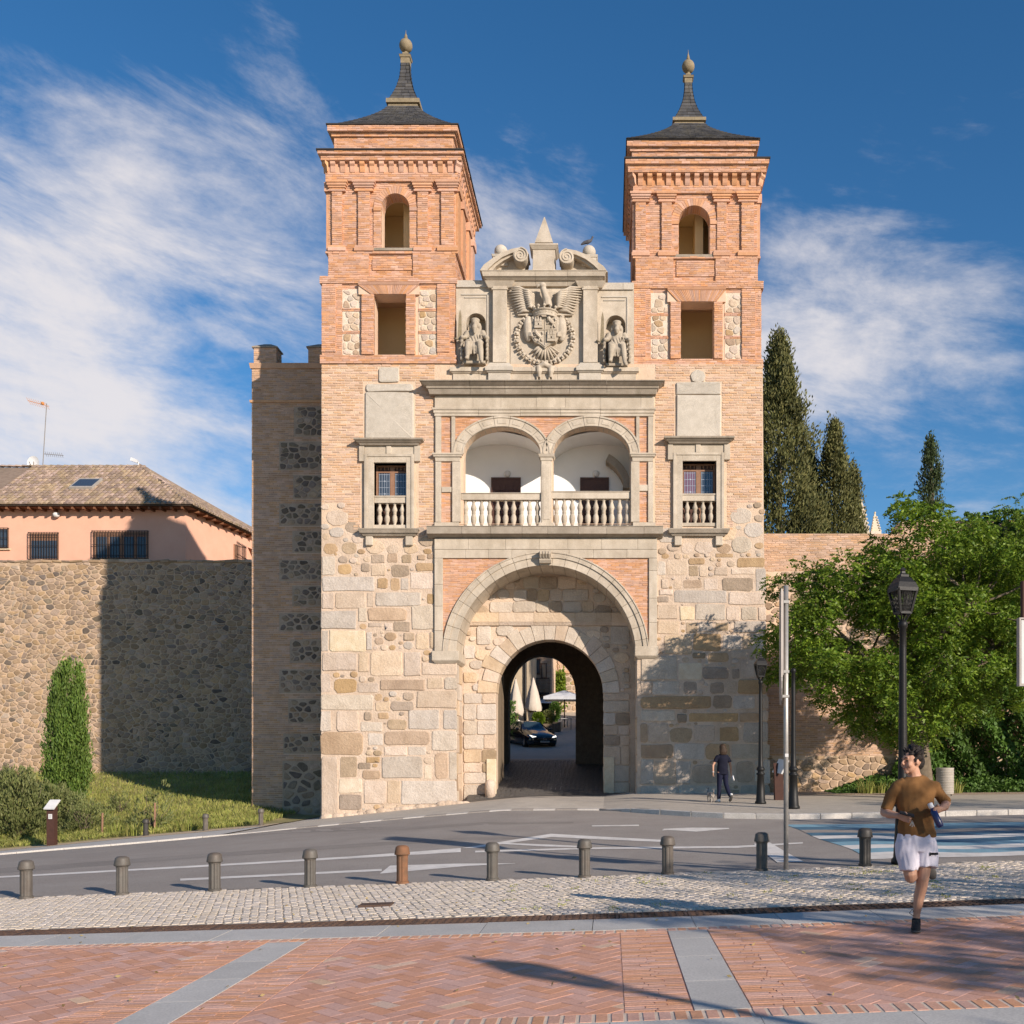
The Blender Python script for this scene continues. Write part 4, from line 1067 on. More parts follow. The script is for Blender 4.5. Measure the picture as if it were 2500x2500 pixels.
# ---- side windows with balustrades
def side_window(T, name):
    ox0, ox1, oy0, oy1 = T; w = MB()
    fx0, fx1 = ox0-22, ox1+18
    bx(w, (fx0, ox0, oy0-20, 1293), .10, .3); bx(w, (ox1, fx1, oy0-20, 1293), .10, .3); bx(w, (ox0, ox1, oy0-20, oy0), .10, .3)
    bx(w, (fx0-1, fx0+6, oy0-20, 1293), .13); bx(w, (fx1-6, fx1+1, oy0-20, 1293), .13); bx(w, (fx0+6.2, fx1-6.2, oy0-20, oy0-14), .13)
    bx(w, (fx0-14, fx0-1.2, oy0-41, oy0-3), .11); bx(w, (fx1+1.2, fx1+16, oy0-41, oy0-3), .11); bx(w, (fx0-1, fx1+1, oy0-41, oy0-20.2), .07)
    bx(w, ((ox0+ox1)/2-9, (ox0+ox1)/2+3, oy0-41, oy0-20.5), .11)
    win = w.build('window', M['granite'], gate, bevel=.008)
    c = MB()
    for z0, z1, p0, p1 in ((oy0-41, oy0-46, .16, .22), (oy0-46, oy0-51, .24, .33), (oy0-51, oy0-55, .35, .36)): mold(c, fX(fx0+1), fX(fx1), fZ(z0), fZ(z1), p0, p1, GY)
    c.build('window_cornice', M['granite_dark'], win)
    c = MB()
    for z0, z1, p0, p1 in ((1310, 1304, .12, .18), (1304, 1297, .22, .26), (1297, 1293.5, .27, .27)): mold(c, fX(fx0+5), fX(fx1-5), fZ(z0), fZ(z1), p0, p1, GY)
    c.build('window_sill', M['granite_dark'], win)
    for x in (fx0+2, fx1-20):
        c = MB(); bx(c, (x, x+18, 1311, 1333), .14); c.build('corbel', M['granite'], win, bevel=.02)
    ym = oy1-72; c = MB(); bx(c, (ox0+.5, ox1-.5, ym, ym+14), .03, .25); bx(c, (ox0+.5, ox1-.5, ym-3, ym-.1), .06, .28); bx(c, (ox0, ox1, oy1-4, oy1+4), .04, .3); c.build('window_parapet', M['granite'], win)
    for i in range(4): baluster(fX(ox0+12+(ox1-ox0-24)*i/3), GY+.08, fZ(oy1-4), fZ(ym+14), win, 1.15)
    a = fR(ox0, ox1, oy0, oy1); c = MB(); Yw = GY+.33
    c.box(a[0], a[1], Yw+.03, Yw+.06, a[2], a[3]); c.build('shutter_backing', M['wood'], win)
    fr_ = MB(); ww = a[1]-a[0]; ztr = fZ(oy0+18)
    for x0, x1 in ((0, .06), (.43, .57), (.94, 1)): fr_.box(a[0]+ww*x0, a[0]+ww*x1, Yw-.03, Yw+.029, fZ(oy1), a[3])
    fr_.box(a[0], a[1], Yw-.028, Yw+.028, ztr, fZ(oy0+24)+.14); fr_.box(a[0], a[1], Yw-.028, Yw+.028, a[3]-.05, a[3])
    for s in (.06, .57):
        for k in range(3): xx = a[0]+ww*(s+.06+.12*k); fr_.box(xx, xx+.04, Yw-.02, Yw+.028, ztr+.1, a[3]-.05)
    fr_.build('window_frame', M['wood_mid'], win)
    for k, (s0, s1) in enumerate(((.07, .42), (.58, .93))):
        g = MB(); g.box(a[0]+ww*s0, a[0]+ww*s1, Yw, Yw+.02, fZ(oy1-66), ztr); pane = g.build('pane', M['glass_red'] if (name == 'r' and k == 0) else M['glass'], win)
        ld = MB(); x0, x1 = a[0]+ww*s0, a[0]+ww*s1; z0, z1 = fZ(oy1-66), ztr
        for q in (.06, .3, .52, .72, .94): ld.box(x0+(x1-x0)*q-.006, x0+(x1-x0)*q+.006, Yw-.006, Yw, z0, z1)
        for q in (.05, .28, .5, .72, .95): ld.box(x0, x1, Yw-.008, Yw-.001, z0+(z1-z0)*q-.006, z0+(z1-z0)*q+.006)
        for q in (.28, .72):
            ld.ball((x0+(x1-x0)*.52, Yw-.006, z0+(z1-z0)*q), .03, 8, 6, (1, .3, 1))
        ld.build('leading', M['lead'], pane)
side_window(WL, 'l'); side_window(WR, 'r')
# ---- recess wall with the inner arch
RY = 37.64
IC = (PX(1342, RY), PZ(1692, RY), 130/F*RY, 172/F*RY)
rc = MB(); rc.slab([(-5.6, -.6), (.75, -.6), (.75, PZ(1370, RY)), (-5.6, PZ(1370, RY))], [archpoly(IC[0], IC[2]+.02, IC[2]+.02, IC[1], -.5, 26)], RY, 38.4)
recess = rc.build('recess_wall', M['mortar'], gate)
def badr(t):
    u0, v0, u1, v1 = t
    if u1 > IC[0]-IC[2] and u0 < IC[0]+IC[2] and v0 < IC[1]: return True
    for u in (u0, (u0+u1)/2, u1):
        for v in (v0, (v0+v1)/2, v1):
            if v > IC[1]-.1 and math.hypot(u-IC[0], v-IC[1]) < IC[3]: return True
            if v > BA['cv'] and math.hypot(u-BA['cu'], v-BA['cv']) > BA['r0']+.15: return True
    return v1 > PZ(1528, RY) and v0 < PZ(1496, RY)
pr = []
for (a, b) in ((-5.4, IC[0]-IC[2]), (IC[0]+IC[2], .72)):
    for t in courses(a, b, .1, IC[1], (.35, .75), (.4, .95)): pr.append((rrect(t[0]+.012, t[1]+.012, t[2]-.012, t[3]-.012, .06, .014), RNG.choice(['s_g','s_b','s_g','s_b','s_d'])))
for t in courses(-5.4, .72, IC[1], PZ(1528, RY), (.35, .6), (.4, .9), badr): pr.append((rrect(t[0]+.012, t[1]+.012, t[2]-.012, t[3]-.012, .06, .014), RNG.choice(['s_g','s_b','s_g'])))
for t in courses(-5.2, .72, PZ(1496, RY), PZ(1385, RY), (.3, .55), (.35, 1.0), badr): pr.append((rrect(t[0]+.012, t[1]+.012, t[2]-.012, t[3]-.012, .08, .016), RNG.choice(['s_g','s_b','s_g','s_d'])))
rects_ = [(float(P[:,0].min()), float(P[:,1].min()), float(P[:,0].max()), float(P[:,1].max())) for P, _ in pr]
def keep_r(u, v): return math.hypot(u-IC[0], v-IC[1]) > IC[3]+.05 and (v < BA['cv'] or math.hypot(u-BA['cu'], v-BA['cv']) < BA['r0']) and not PZ(1530, RY) < v < PZ(1494, RY)
pr += [(P, RNG.choice(['s_g','s_b','s_d'])) for P in darts(-5.3, .7, IC[1]-.2, PZ(1385, RY), rects_, .05, .24, 700, 1.4, keep_r)]
stones_to(recess, front(RY), pr, ['s_g'], .045, name='stone')
mold_blocks('string_course', -5.2, .7, [(PZ(1528, RY), PZ(1520, RY), .08, .14), (PZ(1520, RY), PZ(1497, RY), .15, .15)], RY, M['s_b'], recess, 1.3, False)
for i in range(17):
    a0, a1 = math.pi*i/17, math.pi*(i+1)/17; mb = MB()
    mb.prism(ringseg(IC[0], IC[1], IC[2], IC[3]*RNG.uniform(.97, 1.05), a0, a1, 0, 0, gap=.006), RY-.06, 38.39); mb.build('voussoir', M[RNG.choice(['s_g','s_b'])], recess, bevel=.012)
for x0, x1, y0, y1 in ((1188,1212,1853,1942),(1474,1500,1848,1938)):
    mb = MB(); mb.box(PX(x0, RY), PX(x1, RY), RY-.1, RY+.04, PZ(y1, RY), PZ(y0, RY)); mb.build('jamb_slab', M['s_w'], recess, bevel=.02)
mb = MB(); X, _, Z = at(1197, 1940, 37.3); mb.lathe([(.19,-.3),(.19,.3),(.15,.4),(.05,.45)], (X, 37.3, Z+.1), 14); mb.build('guard_stone', M['s_b'], gate, smooth=True)
# ---- passage
def GP(y): return float(np.interp(y, [30, 36.4, 37.64, 46, 56, 72, 90, 130], [.33, .345, .46, 1.55, 2.3, 4.1, 6.1, 9]))
def hp(x, y): return np.array([GP(float(q)) for q in np.atleast_1d(y)])
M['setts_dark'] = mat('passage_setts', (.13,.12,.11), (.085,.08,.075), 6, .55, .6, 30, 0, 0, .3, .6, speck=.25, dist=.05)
def hpb(x, y): w = np.clip((np.asarray(y)-36.7)/1.3, 0, 1); return (1-w)*(H(x, y)+.016)+w*hp(x, y)
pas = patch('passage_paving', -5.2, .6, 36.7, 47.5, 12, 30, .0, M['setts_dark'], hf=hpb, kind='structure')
cy = patch('courtyard', -16, 9, 47.5, 95, 8, 40, .0, M['setts_apron'], hf=hp, kind='structure')
psb = MB(); yy_ = 37.2
while yy_ < 47:
    xx_ = -4.9+RNG.uniform(0, .1)
    while xx_ < .0: cobble(psb, xx_, yy_, .085, .058, RNG.uniform(-.05, .05), lambda x, y: float(hpb(np.array([x]), np.array([y]))[0])+.012); xx_ += .18
    yy_ += .126
psb.build('passage_setts', M['setts_dark'], pas, kind='stuff')
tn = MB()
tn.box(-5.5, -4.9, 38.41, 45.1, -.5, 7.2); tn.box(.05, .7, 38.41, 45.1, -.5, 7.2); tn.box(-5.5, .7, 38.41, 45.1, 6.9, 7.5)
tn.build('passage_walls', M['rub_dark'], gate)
bk = MB(); al, ar_, zs = PX(1246, 46), PX(1407, 46), PZ(1700, 46); za = PZ(1604, 46); am = (al+ar_)/2
pt = [(al, .2)]
for i in range(9): t = i/8; pt.append((al+(am-al)*(1-math.cos(t*math.pi/2*.93)), zs+(za-zs)*math.sin(t*math.pi/2*.93)/math.sin(math.pi/2*.93)*1.0))
pt += [(2*am-x, z) for x, z in pt[::-1][1:]]
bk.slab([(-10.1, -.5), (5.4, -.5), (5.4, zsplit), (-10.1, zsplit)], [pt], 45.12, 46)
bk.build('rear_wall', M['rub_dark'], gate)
for X, s in ((-4.30, 1), (-.18, -1)):
    for k in range(8):
        mb = MB(); y0 = 38.5+k*.3; tilt = .04
        xx = X+s*tilt*(k-4)*.1; mb.box(xx-.04, xx+.04, y0, y0+.29, GP(y0)+.05, 5.0); mb.build('gate_plank', M['wood_old'], gate)
# granite wheel track in the passage
for k in range(14):
    y0 = 38+k*.62; x0 = -2.0-(y0-38)*.06; mb = MB()
    for dx in (-.22, .02):
        q = [(x0+dx, y0+.01),(x0+dx+.2, y0+.01),(x0+dx+.17, y0+.6),(x0+dx-.03, y0+.6)]
        mb.add([(x, y, GP(y)+.006) for x, y in q], [(0,1,2,3)])
    mb.build('track_stone', M['pave_grey'], pas)

# ------------------------------------------------------------------ heraldic attic
AY = 36.05
attic = thing('heraldic_attic', 'carved granite attic with coat of arms and broken curved pediment between the towers', 'monument', (-2.3, AY, fZ(941)))
def niche(cx, w, ya, yb): return archpoly(fX(cx), w/2*.0144, w/2*.0144, fZ(ya)-w/2*.0144, fZ(yb), 14)
am_ = MB(); am_.slab([(fX(1113), fZ(942)), (fX(1548), fZ(942)), (fX(1548), fZ(690)), (fX(1113), fZ(684))], [niche(1162, 48, 763, 890), niche(1503, 48, 768, 892)], AY, AY+.5)
am_.box(fX(1114), fX(1547), AY+.501, AY+.8, fZ(941), fZ(692))
aw = am_.build('panel_wall', M['granite'], attic)
mold_blocks('coping_block', fX(1114), fX(1216), [(fZ(701), fZ(684), .06, .06)], AY, M['granite_grey'], attic, 1.0, False, .6)
mold_blocks('coping_block', fX(1446), fX(1547), [(fZ(707), fZ(690), .06, .06)], AY, M['granite_grey'], attic, 1.0, False, .6)
# joints of the side panels, sunk frames
fm = MB()
for x0, x1, y0, y1 in ((1126,1192,716,719),(1189,1192,719,890),(1134,1186,724,726),(1469,1533,722,725),(1530,1533,725,892),(1474,1526,731,733)): bx(fm, (x0, x1, y0, y1), -.02, .06)
fm.build('panel_frames', M['granite_grey'], attic)
base = MB()
mold_blocks('base_block', fX(1113), fX(1546), [(fZ(941), fZ(914), .10, .10), (fZ(914), fZ(910), .12, .18), (fZ(910), fZ(900), .2, .2)], AY, M['granite'], attic, 1.0, True)
for x0, x1 in ((1207, 1233), (1428, 1454)):
    mb = MB()
    for a in ((941, 914, .2, .2), (914, 910, .22, .28), (910, 900, .3, .3)): mold(mb, fX(x0), fX(x1), fZ(a[0]), fZ(a[1]), a[2], a[3], AY, True)
    mold(mb, fX(x0), fX(x1), fZ(900)+.002, fZ(888), .26, .16, AY, True)
    mb.build('pedestal', M['granite_grey'], attic, bevel=.006)
for x0, x1 in ((1204, 1238), (1424, 1459)):
    mb = MB(); bx(mb, (x0, x1, 701, 888), .14); bx(mb, (x0-3, x1+3, 708, 712), .17); mold(mb, fX(x0), fX(x1), fZ(706), fZ(692), .16, .28, AY); mb.build('pilaster', M['granite'], attic, bevel=.008)
mold_blocks('pediment_cornice', fX(1206), fX(1452), [(fZ(700), fZ(690), .10, .18), (fZ(690), fZ(684), .22, .34), (fZ(684), fZ(673), .36, .40), (fZ(673), fZ(671), .42, .42)], AY, M['granite'], attic, 1.3, True, .4)
for s in (1, -1):
    mx = lambda x: fX(x) if s == 1 else fX(2658-x)
    out = [(1174,671),(1184,657),(1203,643),(1225,629),(1250,619),(1272,615),(1286,619),(1293,631)]
    inn = [(1283,633),(1278,627),(1268,625),(1250,629),(1228,639),(1208,654),(1194,668),(1192,671)]
    dy = 0 if s == 1 else 4
    mb = MB(); mb.prism([(mx(x), fZ(y+dy)) for x, y in out+inn], AY-.38, AY+.45)
    inn2 = [(1283,637),(1266,630),(1250,634),(1229,645),(1212,658),(1202,671)]
    mb.prism([(mx(x), fZ(y+dy)) for x, y in inn[:-1]+inn2[::-1]], AY-.28, AY+.44)
    mb.prism([(mx(x), fZ(y+dy)) for x, y in inn2+[(1283,671)]], AY-.02, AY+.3)
    pd = mb.build('curved_pediment', M['granite'], attic)
    vc = (mx(1273), fZ(639+dy)); v = MB(); b = len(v.v)
    n = 24; v.prism([(vc[0]+.245*math.cos(2*math.pi*i/n), vc[1]+.245*math.sin(2*math.pi*i/n)) for i in range(n)], AY-.52, AY+.3)
    sp_ = []
    for i in range(60): t = i/59; a = -s*t*5*math.pi+math.pi/2; r = .235*(1-t)+.03; sp_.append((vc[0]+r*math.cos(a), AY-.53, vc[1]+r*math.sin(a)))
    v.tube(sp_, [.028*(1-.5*i/59) for i in range(60)], 6); v.build('volute', M['granite'], pd)
    bxp = 1221.5 if s == 1 else 1438; by = 607.5 if s == 1 else 609
    p = MB(); X = fX(bxp); p.box(X-.26, X+.26, AY-.1, AY+.42, fZ(650), fZ(by+21)); p.fr(X-.26, X+.26, AY-.1, AY+.42, fZ(by+21), fZ(by+15), .02, .05); p.lathe([(.12, 0), (.09, .03), (.12, .06)], (X, AY+.16, fZ(by+15)), 14); pb = p.build('ball_pedestal', M['granite_grey'], attic, bevel=.008)
    q = MB(); q.ball((X, AY+.16, fZ(by)), .235, 20, 14); q.build('stone_ball', M['granite_grey'], pb, smooth=True)
mb = MB(); cx = fX(1329); hw = 27*.0144
mb.box(cx-hw, cx+hw, AY-.35, AY+.4, fZ(672), fZ(620)); mb.fr(cx-hw, cx+hw, AY-.35, AY+.4, fZ(672), fZ(667), .05, .01); mb.fr(cx-hw, cx+hw, AY-.35, AY+.4, fZ(620), fZ(612), .02, .1); mb.fr(cx-hw, cx+hw, AY-.35, AY+.4, fZ(612), fZ(608), .11, .11)
mb.build('obelisk_pedestal', M['granite'], attic, bevel=.008)
ob = MB(); oy = AY+.02; ow = 22*.0144
for sx in (-1, 1):
    for sy in (-1, 1): ob.ball((cx+sx*ow*.75, oy+sy*ow*.75, fZ(608)+.055), .07, 10, 8)
ob.fr(cx-ow, cx+ow, oy-ow, oy+ow, fZ(608)+.11, fZ(600), 0, 0); ob.fr(cx-ow, cx+ow, oy-ow, oy+ow, fZ(600), fZ(528), 0, -ow+.015)
ob.build('obelisk', M['granite'], attic)
# ---- coat of arms
def q(px, py, w=0.): return (fX(px), AY-w, fZ(py))
coat = MB()
coat.prism([(fX(1246), fZ(712)), (fX(1412), fZ(712)), (fX(1412), fZ(893)), (fX(1246), fZ(893))], AY-.03, AY+.01)
arms = coat.build('coat_of_arms', M['granite'], attic)
sh = MB()
def shield(sc, y0, y1):
    c = (1331.5, 812); pts = [(1299,779),(1364,779),(1365,800),(1364,830),(1358,840),(1345,846),(1335,853),(1331,857),(1327,853),(1318,846),(1305,840),(1299,830),(1298,800)]
    return sh.prism([(fX(c[0]+(x-c[0])*sc), fZ(c[1]+(y-c[1])*sc)) for x, y in pts], y0, y1)
shield(1.0, AY-.26, AY); shield(.93, AY-.285, AY-.259)
sh.box(fX(1330.5), fX(1332.5), AY-.31, AY-.284, fZ(848), fZ(781)); sh.box(fX(1302), fX(1361), AY-.31, AY-.284, fZ(813), fZ(811))
so = sh.build('shield', M['granite'], arms, bevel=.01)
ch = MB()
for ox, oy in ((1316, 795), (1347, 827)):     # castles
    bx(ch, (ox-10, ox+10, oy+8, oy+14), .31); bx(ch, (ox-9, ox-1.5, oy-2, oy+8), .32); bx(ch, (ox+1.5, ox+9, oy-2, oy+8), .32); bx(ch, (ox-2, ox+2, oy-2, oy+3), .32)
    for k in (-9, -3, 3): bx(ch, (ox+k, ox+k+5, oy-7, oy-1), .33); bx(ch, (ox+k+1.2, ox+k+3.8, oy-12, oy-7), .325)
for ox, oy in ((1347, 795), (1316, 828)):     # lions
    ch.tube([q(ox+6, oy+4, .3), q(ox, oy-1, .33), q(ox-5, oy-6, .33)], [.05, .065, .06], 7); ch.ball(q(ox-6, oy-9, .33), .075, 8, 6)
    for a, b in (((5, 4), (9, 12)), ((4, 5), (0, 12)), ((-4, -4), (-11, -4)), ((-2, -1), (-10, 3)), ((7, 2), (12, -4)), ((12, -4), (8, -11))): ch.tube([q(ox+a[0], oy+a[1], .31), q(ox+b[0], oy+b[1], .31)], [.034, .022], 6)
ch.build('charges', M['granite'], so)
cr = MB(); n = 20
for i in range(n):
    a0 = math.pi*(1+i/n); cxx = fX(1331); R0 = 30*.0144
    def cp(a, r, z): return (cxx+r*math.cos(a), AY-.05+.42*r/R0*math.sin(a)*1.0, z)
    a1 = math.pi*(1+(i+1)/n)
    z0, z1 = fZ(779), fZ(765); r0, r1 = R0*.93, R0*1.05
    cr.add([cp(a0, r0, z0), cp(a1, r0, z0), cp(a1, r1, z1), cp(a0, r1, z1)], [(0,1,2,3)])
    if i % 3 == 1: cr.ball(cp(a0, r1*1.03, z1+.1), .055, 8, 6); cr.bar(cp(a0, r1, z1), cp(a0, r1*1.02, z1+.1), .05)
    if i % 3 == 2: cr.ball(cp(a0, r0*1.03, (z0+z1)/2), .03, 6, 5)
cr.tube([(cxx+R0*1.04*math.cos(math.pi*(1+i/20)), AY-.05+.44*math.sin(math.pi*(1+i/20)), fZ(766)) for i in range(21)], .03, 6)
cr.tube([(cxx+R0*.95*math.cos(math.pi*(1+i/20)), AY-.05+.41*math.sin(math.pi*(1+i/20)), fZ(779)) for i in range(21)], .03, 6)
cr.build('crown', M['granite'], arms, smooth=False)
eg = MB()
eg.tube([q(1338, 752, .22), q(1336, 738, .26), q(1331, 724, .30), q(1327, 712, .32)], [.17, .15, .12, .11], 10)
eg.ball(q(1326, 706, .33), .125, 12, 8, (1.1, 1, .85)); eg.tube([q(1320, 706, .36), q(1314, 709, .38), q(1312, 714, .37)], [.06, .045, .012], 7)
eg.tube([q(1322, 702, .40), q(1329, 701, .38)], [.02, .03], 6)
for k in range(26): a = RNG.uniform(0, 1); x, y = 1333+RNG.uniform(-7, 7)+3*a, 716+a*34; eg.ball(q(x, y, .34), .04, 6, 5, (1, .6, 1.4))
for s in (-1, 1):      # body sides and legs behind the shield
    cxx = 1331+s*40; eg.ball(q(cxx, 805, .12), .24, 12, 8, (.8, .7, 1.9)); eg.tube([q(1331+s*34, 822, .2), q(1331+s*30, 826, .3)], [.06, .03], 6)
    for k in range(4): eg.tube([q(1331+s*38, 817+k*3, .25), q(1331+s*30, 820+k*3, .32)], [.028, .018], 6)
eagle = fuse(eg, 'eagle', M['granite'], arms, .02, 1)
for s in (-1, 1):
    for k in range(11):     # wing feathers, longest outside
        t = k/10; f = MB()
        root = (1331+s*(27+2*t), 722+40*t); tip = (1331+s*(92-22*t+5*math.sin(t*3)), 704+66*t**1.1)
        mid = ((root[0]+tip[0])/2+s*3, (root[1]+tip[1])/2-5+2*t)
        f.tube([q(*root, .16), q(*mid, .26-.06*t), q(*tip, .12)], [(.04, .045), (.045, .055), (.012, .025)], 7); f.build('feather', M['granite'], eagle, smooth=True)
    for k in range(9):
        t = k/8; f = MB(); root = (1331+s*25, 728+34*t); tip = (1331+s*(58-14*t), 712+44*t); f.tube([q(*root, .24), q((root[0]+tip[0])/2, (root[1]+tip[1])/2-3, .31), q(*tip, .25)], [.03, .05, .02], 7); f.build('feather', M['granite'], eagle, smooth=True)
    wg = MB(); wg.prism([(fX(1331+s*a), fZ(b)) for a, b in ((24,716),(60,708),(82,710),(74,745),(66,772),(30,772))], AY-.13, AY); wg.build('wing', M['granite'], eagle)
for k in range(9):
    a = math.radians(-90+(k-4)*15); f = MB(); f.tube([q(1331, 842, .12), q(1331+22*math.cos(a), 842-22*math.sin(a), .16), q(1331+40*math.cos(a), 842-40*math.sin(a), .09)], [.03, .05, .03], 7); f.build('feather', M['granite'], eagle, smooth=True)
# collar of the order
for k in range(34):
    a = math.radians(-232+k*284/33); rx, ry = 69, 62; x, y = 1330+rx*math.cos(a), 826-ry*math.sin(a)
    l = MB()
    if k % 2: l.obox(q(x, y, .10), (.055*-math.sin(a), 0, .055*math.cos(a)), (0, .07, 0), (.075*math.cos(a), 0, .075*math.sin(a))); l.ball(q(x, y, .18), .04, 8, 6)
    else:
        for d in (-1, 1): l.ball(q(x+d*3*math.cos(a), y-d*3*math.sin(a), .10), .055, 8, 6, (1, .9, 1))
    l.build('collar_link', M['granite'], arms, smooth=not k % 2)
rm = MB(); rm.tube([q(1318, 898, .16), q(1330, 893, .2), q(1343, 899, .16)], [.1, .11, .1], 9)
for x, dx in ((1316, -1), (1345, 1)):
    rm.tube([q(x, 898, .17), q(x+1, 912, .2), q(x+dx*-1, 924, .17)], [.11, .1, .05], 8)
    for e in (-4, 4): rm.tube([q(x+e, 918, .16), q(x+e, 934, .15)], [.04, .03], 6)
rm.tube([q(1300, 893, .12), q(1307, 900, .16), q(1316, 897, .16)], [.02, .05, .06], 6); rm.tube([q(1360, 893, .12), q(1353, 900, .16), q(1344, 897, .16)], [.02, .05, .06], 6)
fuse(rm, 'golden_ram', M['granite'], arms, .018, 1)
# ---- seated kings in the niches
def king(px, py, label, seed, beard):
    r = random.Random(seed); X, Z = fX(px), fZ(py); k = MB(); Y0 = AY-.02
    def P(x, y, z): return (X+x, Y0+y, Z+z)
    k.box(X-.38, X+.38, Y0-.25, Y0+.35, Z+.0, Z+.10)
    k.box(X-.30, X+.30, Y0-.12, Y0+.35, Z+.1, Z+.62)
    for s in (-1, 1):
        kn = (s*.2, -.42, .68); ft = (s*.22+(.06 if s > 0 else .0), -.42-.1*(s > 0), .12 if s < 0 else -.02)
        k.tube([P(s*.13, .0, .68), P(*kn)], [(.16, .15), (.12, .12)], 9); k.tube([P(*kn), P((kn[0]+ft[0])/2, -.43, (kn[2]+ft[2])/2+.04), P(*ft)], [.115, .105, .07], 9)
        k.tube([P(ft[0], -.36, ft[2]+.0), P(ft[0]+s*.03, -.58, ft[2]-.04)], [.07, .05], 7)
        k.tube([P(s*.24, .02, 1.2), P(s*.36, -.05, .98), P(s*.40, -.26, .90)], [.12, .09, .06], 8)
        k.ball(P(s*.42, -.3, .90), .07, 8, 6)
        for z in range(5): k.tube([P(s*(.42+.03*(z % 2)), -.05, .2+.15*z), P(s*(.45), -.3, .16+.15*z)], [.05, .06], 6)
        k.tube([P(s*.43, -.2, .1), P(s*.45, -.22, .85)], [.06, .05], 7); k.ball(P(s*.44, -.22, .9), .09, 8, 6)
    k.tube([P(0, .05, .6), P(0, .02, .9), P(0, .04, 1.2), P(0, .02, 1.3)], [(.25, .19), (.22, .17), (.29, .16), (.12, .1)], 12)
    for i in range(7): x = -.24+.08*i; k.tube([P(x, -.30, .70), P(x*1.05, -.43, .5), P(x*1.1+r.uniform(-.03, .03), -.38, .26+.1*abs(x))], [.05, .045, .03], 6)
    for i in range(5): k.tube([P(-.2+.1*i, -.13, .95+.03*i), P(-.1+.1*i, -.2, .72)], [.03, .035], 5)
    k.ball(P(0, -.03, 1.47), .15, 12, 9, (.9, 1, 1.15)); k.ball(P(0, -.18, 1.45), .03, 6, 5); k.tube([P(-.07, -.155, 1.50), P(.07, -.155, 1.50)], .02, 6)
    k.tube([P(0, -.13, 1.36), P(0, -.2, 1.26), P(0, -.2, 1.06 if beard else 1.14)], [.09, .1, .03], 8)
    for s in (-1, 1): k.tube([P(s*.13, .02, 1.5), P(s*.16, .02, 1.38), P(s*.17, .03, 1.25)], [.06, .07, .05], 7)
    k.lathe([(.145, 0), (.165, .06), (.155, .09), (.1, .12)], P(0, -.0, 1.55), 12)
    st = fuse(k, 'king_statue', M['statue'], None, .022, 1, label=label, cat='statue')
    sw = MB(); a, b = P(-.52, -.18, .88), P(-.50, -.1, 1.9)
    sw.prism([(a[0]-.07, a[2]), (a[0]+.07, a[2]), (b[0]+.045, b[2]-.2), (b[0], b[2]), (b[0]-.045, b[2]-.2)], Y0-.24, Y0-.2); sw.build('sword', M['finial'], st)
    hl = MB(); hl.tube([P(-.72, -.22, .90), P(-.6, -.22, .85), P(-.52, -.22, .87), P(-.42, -.22, .85), P(-.3, -.22, .92)], .028, 6); hl.tube([P(-.52, -.22, .87), P(-.51, -.24, .74)], .03, 6); hl.build('hilt', M['finial'], st, smooth=True)
king(1160, 893, 'bearded seated stone king with upright sword in niche beside the left tower', 3, True)
king(1506, 899, 'seated stone king with short beard and sword in niche beside the right tower', 5, False)
